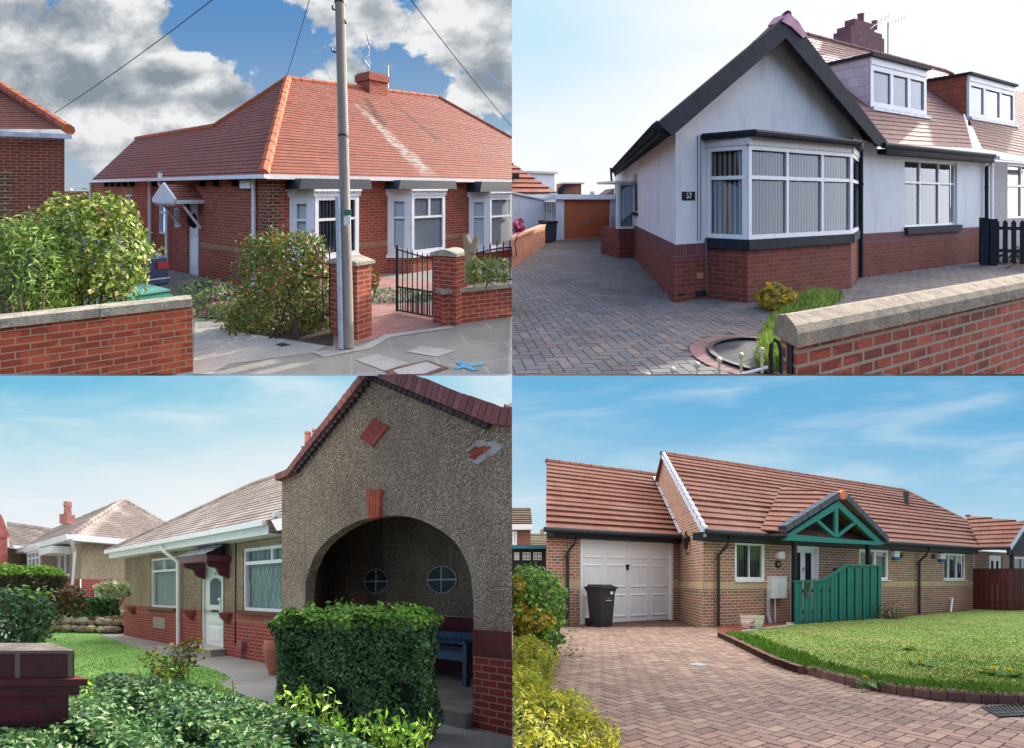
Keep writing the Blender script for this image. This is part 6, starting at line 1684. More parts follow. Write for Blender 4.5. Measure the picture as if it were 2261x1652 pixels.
m = MB(BL); m.box(fV, x_[0], fV.L + 3, EV - .2, EV + .05, ev - .03, ev + .1); m.box(fU, x_[1], LU, EV - .2, EV + .05, ev - .03, ev + .1); m.box(fV, 0, fV.L + 3, EV - .2, EV - .17, 0, ev - .04); m.box(fU, 0, LU, EV - .2, EV - .17, 0, ev - .04); m.obj('gutter', white, nbl)
m = MB(BL); s = fU.S(330, .2); m.tube([fU.pt(fU.S(312, .5), EV - .1, .5), fU.pt(fU.S(318, .4), EV - .3, .4), fU.pt(s, EV - .6, .2), fU.pt(fU.S(320, .2), fU.H(320, 935, .2), .2)], .06, 8); m.obj('downpipe', white, nbl)
fJ = Frame(BL, BL.at(262, 640, 27), BL.at(296, 640, 27))
m = MB(BL); m.box(fJ, 0, fJ.L, fJ.H(300, 660), fJ.H(300, 618), -.5, 0); m.lathe(fJ.pt(fJ.L * .55, fJ.H(300, 620), -.25), [(.17, 0), (.14, .4), (.18, .45), (.16, .7)], 10); m.obj('chimney', plain('faded_pink_brick', '#a8706a', .85, .2, 5), vr)
# its bay and porch, and the far wing at the edge
fY = Frame(BL, fU.pt(fU.S(225), 0), fU.pt(fU.S(118), 0)); 
b0, b1 = fU.S(225), fU.S(118)
c = norm(fU.rect(120, 790, 172, 862, .6)); m = MB(BL); m.box(fU, c[0], c[1], c[2] - 1, c[3], 0, .55); m.obj('bay_base', M['dash_far'], nbl)
window(nbl, fU, c[0], c[1], c[2], c[3], .58, rows=((0, .6, (0, .33, .66, 1)), (.6, 1, (0, .33, .66, 1))), curtain='net', fw=.1, name='bay_window')
m = MB(BL); m.box(fU, c[0] - .2, c[1] + .2, c[3], c[3] + .22, 0, .7); m.obj('bay_roof', white, nbl)
c = norm(fU.rect(172, 772, 228, 796, .7)); m = MB(BL); m.box(fU, c[0], c[1], c[2] - .05, c[3], 0, .7); m.obj('porch_hood', white, nbl)
fZ = Frame(BL, BL.at(-20, 1000, 27), BL.at(122, 1000, 29))
wz = thing(BL, 'gabled_wing', 'far pebbledashed wing with red coping and pinkish tiled roof at the picture edge', 'house', fZ.pt(0, 0))
m = MB(BL); m.wall(fZ, -2, fZ.L, -1, fZ.H(60, 768)); m.obj('wall', M['dash_far'], wz)
m = MB(BL); z0 = fZ.pt(*fZ.SH(40, 758, .4), .4); z1 = fZ.pt(*fZ.SH(150, 768, .4), .4); m.tiled([z0, z1, fZ.pt(*fZ.SH(225, 682, -3), -3), fZ.pt(*fZ.SH(30, 650, -3), -3)], .25, .03); m.obj('roof', M['tile_bl'], wz)
m = MB(BL); m.box(fZ, fZ.S(40, .4), fZ.S(125, .4), fZ.H(60, 772, .4), fZ.H(60, 757, .4), .4, .6); m.obj('gutter', white, wz)
m = MB(BL); m.prism(fZ, [fZ.SH(*q, .6) for q in ((-20, 600), (8, 625), (42, 712), (40, 722), (-20, 722))], -.4, .6); m.prism(fZ, [fZ.SH(*q, .6) for q in ((-20, 722), (38, 722), (38, 850), (-20, 850))], -.4, .55); m.obj('gable_end', plain('red_brick_gable_coping', '#a4605a', .8, .2, 3), wz)

# gate pier, hedges, rock wall, lawn, roses
ypi = 2.15
fQ = Frame(BL, BL.at(-160, 1400, ypi * .99), BL.at(328, 1400, ypi))
fQ.n = np.array((.80, -.60))
pr = thing(BL, 'gate_pier', 'dark red brick gate pier with weathered square top in the near corner', 'gate pier', fQ.pt(fQ.L * .5, 0))
hA_ = fQ.H(300, 1222); hB_ = fQ.H(300, 1342)
M['pier_brick'] = brick('large_dark_pier_brick', '#6a3430', '#4a2826', '#7a6a52', bw=.21, rh=.2, ms=.012, dirt=.55, bmp=.8)
dpq = .34
m = MB(BL); m.box(fQ, -.1, fQ.L - .0, hB_, hA_, -dpq, 0); m.obj('brickwork', M['pier_brick'], pr)
m = MB(BL); m.fpoly(fQ, [(-.1, hA_ + .001, 0), (fQ.L, hA_ + .001, 0), (fQ.L, hA_ + .012, -dpq), (-.1, hA_ + .012, -dpq)]); m.obj('top', stonecap('mossy_dark_top', '#6a625c', '#4c4644', '#5a5448', '#8f8a84'), pr)
m = MB(BL); m.box(fQ, -.1, fQ.L + .04, hB_ - .028, hB_ - .001, -dpq - .04, .045); m.box(fQ, -.1, fQ.L + .015, hB_ - .07, hB_ - .029, -dpq - .02, .02); m.box(fQ, -.1, fQ.L - .02, 0, hB_ - .071, -dpq, -.01); m.obj('corbel', M['brick_dark_bl'], pr)

DG = ['#4a6e40', '#5a7e4a', '#3c5e38', '#688a52', '#4e7248']
LG = ['#84b040', '#98c24c', '#6c9c38', '#acd05c']
def hedge_pts(x0, x1, y0, y1, z0, z1, n, faces, rnd=.03, bulge=.0):
    """points over the faces of a clipped hedge: f front, t top, l left, r right"""
    P, N = [], []
    ar = {'f': (x1 - x0) * (z1 - z0), 't': (x1 - x0) * (y1 - y0), 'l': (y1 - y0) * (z1 - z0), 'r': (y1 - y0) * (z1 - z0)}
    tot = sum(ar[f] for f in faces)
    for f in faces:
        k = int(n * ar[f] / tot); a, b = rng.uniform(0, 1, k), rng.uniform(0, 1, k); dp = -np.abs(rng.normal(0, .05, k)) + rnd * np.sin(a * 14 + b * 5) * np.sin(b * 11)
        xa, zb = x0 + (x1 - x0) * a, z0 + (z1 - z0) * b
        if f == 'f': P.append(np.stack([xa, y0 - dp, zb], 1)); N.append(np.tile((0, -1, .25), (k, 1)))
        if f == 't': P.append(np.stack([xa, y0 + (y1 - y0) * b, z1 + dp], 1)); N.append(np.tile((0, -.2, 1), (k, 1)))
        if f == 'l': P.append(np.stack([x0 - dp, y0 + (y1 - y0) * a, zb], 1)); N.append(np.tile((-1, -.2, .25), (k, 1)))
        if f == 'r': P.append(np.stack([x1 + dp, y0 + (y1 - y0) * a, zb], 1)); N.append(np.tile((1, -.2, .25), (k, 1)))
    P, N = np.concatenate(P), np.concatenate(N)
    cx, cz, ry = (x0 + x1) / 2, z1, .1                      # round the upper edges
    for ax, lo, hi in ((0, x0, x1),):
        e = np.maximum(0, np.maximum(lo + ry - P[:, ax], P[:, ax] - hi + ry)) / ry; e2 = np.maximum(0, P[:, 2] - (z1 - ry)) / ry
        P[:, 2] -= np.minimum(1, e) ** 2 * np.minimum(1, e2) * ry * .6
    return P, N
def core(site, name, par, x0, x1, y0, y1, z0, z1, colr='#0f1d0e'):  # solid dark fill, the hedge's inner shade put into its colour
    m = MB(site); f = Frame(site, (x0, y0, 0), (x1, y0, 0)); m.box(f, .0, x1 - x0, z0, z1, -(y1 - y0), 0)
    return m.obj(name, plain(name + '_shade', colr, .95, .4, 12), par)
def sprigs(m, site, pts, hgt, cols, size=.05, lean=.25):
    for p in pts:
        a = rng.uniform(0, 6.28); H = hgt * rng.uniform(.5, 1.3); tx, ty = math.cos(a) * H * lean, math.sin(a) * H * lean
        tip = (p[0] + tx, p[1] + ty, p[2] + H)
        c = np.array(C('#7a8a3c')); m.tube([tuple(p), tip], .004, 4, 0, tuple(c), .002, False)
        n = int(rng.integers(5, 9))
        q = np.array([np.array(p) + (np.array(tip) - np.array(p)) * (k + 1) / n + rng.normal(0, .012, 3) for k in range(n)])
        nn = rng.normal(0, .6, (n, 3)) + np.array((0, -.4, .7))
        leaves(m, q, nn, size, cols, .42, jit=.4)
hx0, hx1, hy0, hy1, hz1 = BL.at(1212, 1100, 4.55)[0], BL.at(1872, 1100, 4.55)[0], 4.55, 5.3, BL.at(1500, 1072, 4.55)[2]
hed = thing(BL, 'clipped_hedge', 'tall square clipped dark green hedge in front of the arched porch', 'hedge', ((hx0 + hx1) / 2, 4.9, 0))
m = MB(BL); P, N = hedge_pts(hx0, hx1, hy0, hy1, .0, hz1, 32000, 'ftlr', .06)
P[:, 0] += .03 * np.sin(P[:, 2] * 7) * np.sin(P[:, 1] * 5); P[:, 1] += .03 * np.sin(P[:, 0] * 9 + P[:, 2] * 6)
leaves(m, P, N, .038, DG + DG + ['#2f6030', '#7a8a48'], .6, jit=.65, var=.5)
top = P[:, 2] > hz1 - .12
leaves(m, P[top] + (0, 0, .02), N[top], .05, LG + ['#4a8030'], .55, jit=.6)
sp = [(rng.uniform(hx0 + .1, hx1 - .1), rng.uniform(hy0, hy1), hz1 - .02) for _ in range(60)]
sprigs(m, BL, sp, .11, LG)
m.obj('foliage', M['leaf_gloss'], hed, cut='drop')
core(BL, 'dark_core', hed, hx0 + .07, hx1 - .07, hy0 + .08, hy1 - .06, 0, hz1 - .08)
# low hedge in the foreground, its top seen from above
hd2 = thing(BL, 'low_hedge', 'wide low glossy privet hedge filling the near corner with pale green shoots', 'hedge', (-1.9, 2.2, 0))
m = MB(BL)
edge = [(-60, 1470), (120, 1450), (330, 1395), (480, 1318), (700, 1345), (950, 1395), (1150, 1440), (1330, 1505), (1500, 1580), (1680, 1668)]
P = []; N = []
zt = .86
for i in range(44000):
    t = rng.uniform(0, 1); qx = -60 + 1760 * t
    ye = np.interp(qx, [e[0] for e in edge], [e[1] for e in edge])
    qy = ye + (1760 - ye) * rng.uniform(0, 1) ** 1.15
    hh = zt + .05 * math.sin(qx * .013) * math.sin(qy * .02) - (.05 if qy < ye + 12 else 0) + rng.normal(0, .018)
    p = BL.g(qx, qy, hh)
    if p[1] < .9 or p[1] > 4.2: continue
    P.append(p); N.append((0, -.15, 1))
P = np.array(P); N = np.array(N)
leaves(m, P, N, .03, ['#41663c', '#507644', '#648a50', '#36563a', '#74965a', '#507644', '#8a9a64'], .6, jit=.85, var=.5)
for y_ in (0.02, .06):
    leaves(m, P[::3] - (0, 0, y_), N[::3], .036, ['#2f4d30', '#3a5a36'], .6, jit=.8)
bd_ = [BL.g(q[0] + rng.normal(0, 20), q[1] + 8, zt - rng.uniform(0, .5)) for q in [edge[int(rng.integers(0, len(edge)))] for _ in range(200)]]
spq = [BL.g(rng.uniform(900, 1640), 0 + np.interp(0, [0], [0]) + 0, zt) if False else None for _ in range(0)]
pts = []
for qx, qy, n in ((1055, 1450, 2), (1240, 1500, 6), (1330, 1520, 5), (1450, 1560, 7), (1560, 1610, 6), (1670, 1650, 8), (1760, 1660, 8), (1850, 1660, 7), (700, 1400, 3), (400, 1450, 4), (150, 1500, 3)):
    for _ in range(n): pts.append(BL.g(qx + rng.normal(0, 35), qy + rng.normal(0, 10), zt - .02))
sprigs(m, BL, pts, .12, ['#7fb032', '#95c440', '#68982c', '#a8d050'], .036, .3)
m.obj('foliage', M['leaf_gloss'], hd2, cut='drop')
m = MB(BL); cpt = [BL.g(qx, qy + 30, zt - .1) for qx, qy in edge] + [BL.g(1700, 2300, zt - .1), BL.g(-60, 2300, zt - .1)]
m.poly(cpt); m.obj('dark_core', plain('hedge_shade', '#12210f', .95, .4, 12), hd2)  # flat dark sheet under the leaves, inner shade put into its colour
# left shrub and the planting along the rock wall
yl = 5.2
gls = shrub(BL, 'glossy_shrub', 'rounded glossy dark green shrub behind the gate pier', 'shrub', [E(BL, 60, 1080, yl, 120, .4, 130), E(BL, 20, 1180, yl, 120, .4, 120)], 3000, .06, DG + ['#3a6a34'], BL.g(40, 1500), mat='leaf_gloss', jit=.6, shell=(.7, 1.03))
m = MB(BL); sprigs(m, BL, [BL.at(q, 990, yl) for q in (60, 100, 130, 170, 200, 220, 20)], .12, LG, .07); m.obj('shoots', M['leaf'], gls, cut='drop')
yc = 11
f1 = Frame(BL, BL.g(-40, 1130), BL.g(250, 1120))
ch = thing(BL, 'conifer_hedge', 'clipped conifer hedge, lime green on top and dark brown below', 'hedge', BL.at(120, 1100, yc))
c = [E(BL, 110, 905, yc, 140, .5, 58), E(BL, 20, 900, yc, 60, .5, 62), E(BL, 190, 905, yc, 60, .5, 58)]
m = MB(BL); P, N = blob_pts(c, 5200, (.75, 1.03), .06)
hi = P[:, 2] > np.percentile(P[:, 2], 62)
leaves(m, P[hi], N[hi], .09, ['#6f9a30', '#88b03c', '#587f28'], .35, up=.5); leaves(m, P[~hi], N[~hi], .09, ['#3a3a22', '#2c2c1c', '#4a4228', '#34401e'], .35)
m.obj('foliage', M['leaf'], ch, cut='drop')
m = MB(BL); p = BL.at(120, 960, yc); m.tube([(p[0], p[1], 0), p], .09, 7); m.obj('trunk', M['bark'], ch)
shrub(BL, 'red_shrub', 'small bushy shrub with red and green leaves in front of the conifer hedge', 'shrub', [E(BL, 295, 985, 12, 62, .4, 52), E(BL, 225, 1000, 12, 55, .4, 50), E(BL, 300, 1020, 12, 55, .4, 40)], 1700, .1, ['#5f2c2a', '#7a3a34', '#4a5a30', '#6a6a44', '#38482a'], BL.g(270, 1120), stems=4)
yh2 = 14.0
fh_ = Frame(BL, BL.at(320, 1060, yh2), BL.at(560, 1060, 15.2))
lh = thing(BL, 'clipped_hedge', 'long low dark clipped hedge on top of the rock wall', 'hedge', fh_.pt(fh_.L / 2, 0))
z0_, z1_ = fh_.H(430, 1065), fh_.H(430, 992)
P, N = hedge_pts(fh_.xy(0)[0], fh_.xy(fh_.L)[0], yh2, yh2 + .9, z0_, z1_, 3600, 'ftr', .05); 
m = MB(BL); leaves(m, P, N, .1, DG + ['#3f6a2c'], .55, jit=.6); m.obj('foliage', M['leaf'], lh, cut='drop')
core(BL, 'dark_core', lh, fh_.xy(0)[0] + .1, fh_.xy(fh_.L)[0] - .1, yh2 + .1, yh2 + .8, z0_, z1_ - .1)
shrub(BL, 'variegated_shrub', 'small cream variegated shrub with a flat round head', 'shrub', [E(BL, 505, 945, 13.6, 52, .45, 30), E(BL, 480, 965, 13.6, 30, .3, 24), E(BL, 530, 962, 13.6, 28, .3, 26)], 900, .11, ['#b8bf94', '#d2d4b4', '#8a9a68', '#9aa87a'], BL.at(505, 1050, 13.6), stems=3)
wbx = thing(BL, 'utility_box', 'plain white box against the red plinth of the neighbouring bungalow', 'box', fV.pt(fV.S(460), 0, .4))
m = MB(BL); q = norm(fV.rect(436, 952, 482, 1000, .3)); m.box(fV, q[0], q[1], q[2] - .4, q[3], .05, .3); m.obj('body', white, wbx)
m = MB(BL); m.box(fV, q[0] - .03, q[1] + .03, q[3], q[3] + .04, .04, .33); m.obj('lid', white, wbx)
# rock retaining wall: rough boulders
ba = BL.g(160, 1140); bb = BL.g(556, 1148)
rw = thing(BL, 'rock_wall', 'rough dry stone rockery wall at the end of the lawn', 'rock wall', ((ba[0] + bb[0]) / 2, (ba[1] + bb[1]) / 2, 0))
m = MB(BL); n = 0
for row in range(3):
    for k in range(11):
        t = (k + .5 * (row % 2) + rng.uniform(-.22, .22)) / 11; x = ba[0] + (bb[0] - ba[0]) * t; y = ba[1] + (bb[1] - ba[1]) * t + row * .15
        r = rng.uniform(.12, .21); c = np.array(C('#8f8470')) * rng.uniform(.4, 1.3) * np.array((1, rng.uniform(.92, 1.04), rng.uniform(.85, 1.1))); z = .13 + row * .22 + rng.uniform(-.05, .05)
        sx, sz = rng.uniform(.9, 1.45), rng.uniform(.7, 1.0)
        P_ = []
        for ph in (.45, 1.0, 1.6, 2.3):
            for a_ in np.linspace(0, 2 * math.pi, 7, endpoint=False):
                k2 = rng.uniform(.78, 1.12)
                P_.append((x + math.sin(ph) * math.cos(a_) * k2 * r * sx, y + math.sin(ph) * math.sin(a_) * k2 * r * .8, max(0.0, z + math.cos(ph) * k2 * r * sz)))
        for i in range(3):
            for j in range(7): m.poly([P_[i * 7 + j], P_[i * 7 + (j + 1) % 7], P_[(i + 1) * 7 + (j + 1) % 7], P_[(i + 1) * 7 + j]], None, 0, tuple(c))
        m.poly(P_[:7], None, 0, tuple(c))
m.obj('stones', paver('rough_stone', '#4a4a3a', .5), rw)
m = MB(BL); m.poly([(ba[0], ba[1] + .25, .6), (bb[0], bb[1] + .25, .6), (bb[0] + 1, bb[1] + 4, .9), (ba[0] - 1, ba[1] + 4, .9)]); m.obj('bed', M['soil'], rw)
f_e = Frame(BL, BL.g(372, 1142), BL.g(548, 1145)); be = thing(BL, 'brick_edging', 'low dark brick edging in front of the rock wall', 'edging', f_e.pt(0, 0)); m = MB(BL); he = f_e.H(450, 1112); m.box(f_e, 0, f_e.L, 0, he, -.25, 0); m.obj('brickwork', M['brick_dark_bl'], be)
m = MB(BL); m.box(f_e, -.02, f_e.L + .02, he + .001, he + .03, -.27, .02); m.obj('coping', M['brick_dark_bl'], be)
# lawn
lw_ = [BL.g(*q) for q in ((155, 1180), (160, 1140), (330, 1130), (440, 1148), (560, 1195), (800, 1262), (950, 1310), (1020, 1340), (1000, 1355), (960, 1365), (1050, 1410), (1230, 1480), (1230, 1560), (0, 1560), (0, 1190))]
sheet(BL, 'lawn', lw_, M['lawn_bl'], .006)
grass(BL, 'grass', 'bright green mown front lawn of the pebbledashed bungalow', in_poly(lw_), 24000, .028, ['#6c9a48', '#7aa854', '#88b45e', '#94b866', '#74a050'], (0, 1135, 1230, 1480), .0045)
shrub(BL, 'rose_bush', 'straggly rose bush with yellow flowers on the lawn edge', 'rose bush', [E(BL, 760, 1260, 6.2, 115, .3, 65), E(BL, 830, 1210, 6.2, 50, .2, 50), E(BL, 730, 1310, 6.2, 90, .25, 40)], 620, .05, ['#6f7a3a', '#86904a', '#7a5a38', '#566a2c', '#8f6a44'], BL.g(755, 1345), (46, .055, ['#e8d22c', '#f0e04a', '#d8bc20']), asp=.5, up=.5, stems=16, shell=(.2, 1.05), stemr=.008)
# ================================================================ lower right: brick bungalow with a garage and green porch
M['brick_br'] = brick('mixed_brown_brick', '#b06c56', '#a0745a', '#c8b6a4', bw=.215, rh=.075, ms=.010, dark='#75604c', dirt=.15, bmp=.5)
M['band_br'] = brick('buff_soldier_band', '#cdb592', '#c2a884', '#b29c7c', bw=.075, rh=.3, ms=.005, dirt=.12, bmp=.3)
M['tile_br'] = tilemat('concrete_roof_tiles', '#7c4e3f', '#704438', '#4e3329', .33, .32, '#8a7468', .3, .06, rough=.75)
M['green'] = painted('green_timber_paint', '#27726a', .6, '#1c4a46', .4)
M['maroon_fence'] = woodmat('maroon_fence_stain', '#5a2c2a', '#45201f', .5)
fD = Frame(BR, BR.g(250, 1110), BR.g(740, 1084))
fE_ = Frame(BR, BR.g(845, 1121), BR.g(2040, 1044))
hou2 = thing(BR, 'bungalow', 'brown brick bungalow with attached garage, red tiled roofs and buff brick band', 'bungalow', fE_.pt(0, 0))
sG0, sG1 = fD.S(152), fD.S(752)
hGa = fD.H(250, 720); gdo = norm(fD.rect(300, 730, 708, 1103)); gdo = (gdo[0], gdo[1], 0.0, gdo[3])
hb0, hb1 = fD.H(260, 950), fD.H(260, 910)
EB = fE_.H(860, 712); Lh = fE_.S(2040)
W1 = norm(fE_.rect(984, 736, 1118, 914)); W2 = norm(fE_.rect(1534, 770, 1664, 910)); W3 = norm(fE_.rect(1907, 790, 2004, 910)); DO = norm(fE_.rect(1229, 752, 1351, 1090)); DO = (DO[0], DO[1], 0.0, DO[3])
bh0, bh1 = fE_.H(950, 950), fE_.H(950, 917)
# side gable wall: from the house corner back beyond the garage
vx = BR.g(750, 1089); fS = Frame(BR, fE_.xy(0), fE_.xy(0) + (np.array(vx[:2]) - fE_.xy(0)))
ks = fS.dir
yPk = None
sp_ = fS.S(668); hPk = fS.H(668, 352)
if not (2 < sp_ < 12): sp_ = 5.5
m = MB(BR)
m.wall(fD, sG0, sG1 + .3, 0, hGa, [gdo], .1)
gS = Frame(BR, fD.xy(sG0), fD.xy(sG0) + ks * 5, True); m.wall(gS, 0, 5, 0, hGa)
m.wall(fE_, 0, Lh + .0, 0, EB, [W1, W2, W3, DO], .1)
m.fpoly(fS, [(0, 0, 0), (sp_ * 2, 0, 0), (sp_ * 2, EB, 0), (sp_, hPk, 0), (0, EB, 0)])
m.obj('wall', M['brick_br'], hou2)
m = MB(BR)
b0, b1 = bh0, bh1
for a, b in ((sG0, gdo[0]), (gdo[1], sG1 + .2)):
    m = MB(BR); m.wall(fD, a, b, hb0, hb1, [], 0, 0, .008); m.obj('string_course', M['band_br'], hou2)
m = MB(BR)
ex = sorted([0, DO[0], DO[1], Lh])
m.wall(fE_, DO[1], Lh, b0, b1, [], 0, 0, .008); m.obj('string_course', M['band_br'], hou2); m = MB(BR)
m.wall(fE_, 0, DO[0], b0, b1, [], 0, 0, .008); m.wall(fS, -.008, 4, b0, b1, [], 0, 0, .008)
m.obj('string_course', M['band_br'], hou2)
# roofs
eo = .32
e0 = fE_.pt(fE_.S(852, eo), fE_.H(860, 692, eo), eo); e1 = fE_.pt(fE_.S(2060, eo), fE_.H(2040, 770, eo), eo); e1 = (e1[0], e1[1], e0[2])
pk = fS.pt(sp_, hPk + .12, .12)
plB = plane3(e0, e1, pk)
v0 = BR.hit(845, 692, plB); v1 = BR.hit(660, 350, plB)
rE = BR.hit(1735, 515, plB); hE_ = BR.hit(2045, 668, plB); pr_ = [v0, BR.hit(2085, 772, plB), hE_, rE, v1]
m = MB(BR); m.tiled(pr_, .335, .045)
eg0 = fD.pt(fD.S(148, eo), fD.H(148, 682, eo), eo); eg1 = fD.pt(fD.S(765, eo), eg0[2], eo)
nB = plB[1]
plG = (Vector(eg0), (Vector(eg1) - Vector(eg0)).cross(Vector(pk) - Vector(e0)).normalized())
g0, g1 = BR.hit(152, 384, plG), BR.hit(642, 446, plG)
m.tiled([eg0, eg1, g1, g0], .315, .045)
gv = np.array(g0) - np.array(eg0)
m.poly([g0, g1, tuple(Vector(g1) + Vector((.2, 3, -2))), tuple(Vector(g0) + Vector((.2, 3, -2)))]); m.poly([v1, rE, tuple(Vector(rE) + Vector((.3, 4, -2.5))), tuple(Vector(v1) + Vector((.3, 4, -2.5)))])
rf = m.obj('roof', M['tile_br'], hou2)
m = MB(BR); hip(m, v1, rE, .085, 30); hip(m, rE, hE_, .085, 10); m.obj('ridge_tiles', M['tile_br'], rf); m = MB(BR); hip(m, g0, g1, .085, 11)
m.obj('ridge_tiles', M['tile_br'], rf)
m = MB(BR); n = 17
M['verge'] = plain('grey_white_verge', '#b9c1cc', .5, .12, 8)
Nb = plB[1] if plB[1].z > 0 else -plB[1]
for k in range(n):
    a = Vector(v1).lerp(Vector(v0), k / n); b = Vector(v1).lerp(Vector(v0), (k + .95) / n)
    o = Nb * .06; w = (Vector(e1) - Vector(e0)).normalized() * .1; dn = Vector((0, 0, -.17)); st = Nb * .03
    m.poly([tuple(a + o), tuple(b + o + st), tuple(b + o + st + w), tuple(a + o + w)]); m.poly([tuple(a + o), tuple(b + o + st), tuple(b + st + dn), tuple(a + dn)]); m.poly([tuple(b + o + st), tuple(b + o + st + w), tuple(b + dn + w), tuple(b + dn)])
m.obj('verge', M['verge'], rf)
m = MB(BR); qs = ((622, 454), (652, 444), (772, 690), (738, 708))
offp = (plG[0] + (plG[1] if plG[1].z > 0 else -plG[1]) * .07, plG[1]); f4 = [Vector(BR.hit(*q, offp)) for q in qs]
for k in range(5):
    a, b = f4[0].lerp(f4[3], k / 5), f4[0].lerp(f4[3], (k + .98) / 5); c, d = f4[1].lerp(f4[2], k / 5), f4[1].lerp(f4[2], (k + .98) / 5)
    u = Vector((0, 0, .02)); m.poly([tuple(a), tuple(b + u), tuple(d + u), tuple(c)])
for k in range(22):
    a, b = f4[1].lerp(f4[2], k / 22), f4[1].lerp(f4[2], (k + 1) / 22); m.poly([tuple(a), tuple(b), tuple(a.lerp(b, .1) + Vector((.05, .02, .2)))])
m.obj('flashing', M['lead'], rf)
vp = BR.hit(1745, 580, plB); m = MB(BR); ht = BR.at(1735, 516, vp[1])[2]
m.tube([vp, (vp[0] - .03, vp[1], vp[2] + .1), (vp[0] - .05, vp[1], ht)], .08, 8); m.tube([(vp[0] - .05, vp[1], ht - .3), (vp[0] - .05, vp[1], ht)], .1, 8); m.obj('vent_pipe', M['charcoal'], rf)
# black gutters and fascias
m = MB(BR); m.tube([fD.pt(fD.S(144, eo + .06), eg0[2] - .03, eo + .06), fD.pt(fD.S(768, eo + .06), eg0[2] - .03, eo + .06)], .065, 8); m.box(fD, sG0, sG1 + .2, eg0[2] - .2, eg0[2] - .03, 0, eo); m.obj('gutter', M['black'], hou2)
x1 = fE_.S(2060, eo)
m = MB(BR); m.tube([fE_.pt(fE_.S(856, eo + .06), e0[2] - .03, eo + .06), fE_.pt(x1, e0[2] - .03, eo + .06)], .065, 8); m.box(fE_, fE_.S(845, eo), x1, e0[2] - .22, e0[2] - .03, 0, eo); m.obj('gutter', M['black'], hou2)
for fr, qx, qt, qb in ((fD, 246, 692, 1116), (fE_, 912, 692, 1112), (fE_, 1798, 765, 1058)):
    d = .09; s = fr.S(qx, d); m = MB(BR); hb = fr.H(qx, qb, d); ht = e0[2] - .1 if fr is fE_ else eg0[2] - .1
    m.tube([fr.pt(s, hb, d), fr.pt(s, ht - .45, d), fr.pt(s + .08, ht - .25, eo * .8), fr.pt(s + .1, ht + .05, eo + .05)], .042, 8)
    for f_ in (.3, .75): m.tube([fr.pt(s, hb + (ht - hb) * f_, d), fr.pt(s, hb + (ht - hb) * f_ + .05, d)], .055, 8)
    m.obj('downpipe', M['charcoal'], hou2)
# garage door
m = MB(BR); m.box(fD, gdo[0], gdo[0] + .07, 0, gdo[3], -.09, .03); m.box(fD, gdo[1] - .07, gdo[1], 0, gdo[3], -.09, .03); m.box(fD, gdo[0] + .07, gdo[1] - .07, gdo[3] - .05, gdo[3], -.09, .03); m.obj('door_frame', white, hou2)
a, b = gdo[0] + .075, gdo[1] - .075; Wg, Hg = b - a, gdo[3] - .06
m = MB(BR); m.box(fD, a, b, .015, gdo[3] - .055, -.1, -.05)
for r0, r1 in ((.045, .36), (.42, .735), (.785, .96)):
    for k in range(4):
        x0, x1_ = a + Wg * (k + .1) / 4, a + Wg * (k + .92) / 4; y0, y1_ = Hg * r0 + .04, Hg * r1
        for i_, (o0, d_) in enumerate(((.0, -.049), (.03, -.058), (.07, -.045))):
            pass
        q = [(x0, y0), (x1_, y0), (x1_, y1_), (x0, y1_)]; q2 = [(x0 + .03, y0 + .03), (x1_ - .03, y0 + .03), (x1_ - .03, y1_ - .03), (x0 + .03, y1_ - .03)]; q3 = [(x0 + .08, y0 + .08), (x1_ - .08, y0 + .08), (x1_ - .08, y1_ - .08), (x0 + .08, y1_ - .08)]
        for i in range(4):
            j = (i + 1) % 4
            m.fpoly(fD, [(*q[i], -.048), (*q[j], -.048), (*q2[j], -.03), (*q2[i], -.03)]); m.fpoly(fD, [(*q2[i], -.03), (*q2[j], -.03), (*q3[j], -.046), (*q3[i], -.046)])
        m.fpoly(fD, [(*p, -.046) for p in q3])
gd_ = m.obj('garage_door', white, hou2)
m = MB(BR); c = (fD.S(513), fD.H(513, 850)); m.box(fD, c[0] - .05, c[0] + .05, c[1] - .01, c[1] + .05, -.045, -.0); m.box(fD, c[0] - .025, c[0] + .02, c[1] - .1, c[1] - .012, -.045, .01); m.obj('handle', M['black'], gd_)
# windows and door
window(hou2, fE_, *W1, d=-.05, rows=((0, 1, (0, .5, 1)),), fw=.1, mw=.012, curtain='blind_dark'); window(hou2, fE_, *W2, d=-.05, rows=((0, 1, (0, .55, 1)),), fw=.09, mw=.05, curtain='net'); window(hou2, fE_, *W3, d=-.05, rows=((0, 1, (0, .25, .62, 1)),), fw=.08, mw=.03, curtain='blind_dark')
for w_ in (W1, W2, W3):
    m = MB(BR); m.box(fE_, w_[0] - .03, w_[1] + .05, w_[2] - .03, w_[2] - .002, -.05, .05); m.obj('sill', white, hou2)
a, b = DO[0] + .07, DO[1] - .07
m = MB(BR); m.box(fE_, DO[0], DO[0] + .07, 0, DO[3], -.1, .02); m.box(fE_, DO[1] - .07, DO[1], 0, DO[3], -.1, .02); m.box(fE_, a, b, DO[3] - .07, DO[3], -.1, .02); m.obj('door_frame', white, hou2)
m = MB(BR); m.box(fE_, a, b, .02, DO[3] - .07, -.1, -.05); d_ = m.obj('door', white, hou2)
for f0, f1 in ((.16, .4), (.6, .84)):
    m = MB(BR); m.box(fE_, a + (b - a) * f0, a + (b - a) * f1, DO[3] * .42, DO[3] * .9, -.05, -.045); m.obj('door_window', M['dark_room'], d_)
m = MB(BR); s = a + (b - a) * .5; h = DO[3] * .7; m.tube([fE_.pt(s, h, -.04), fE_.pt(s, h - .1, -.02)], .03, 6); m.sphere(fE_.pt(s, h, -.03), .035, 6); m.obj('knocker', M['steel'], d_)
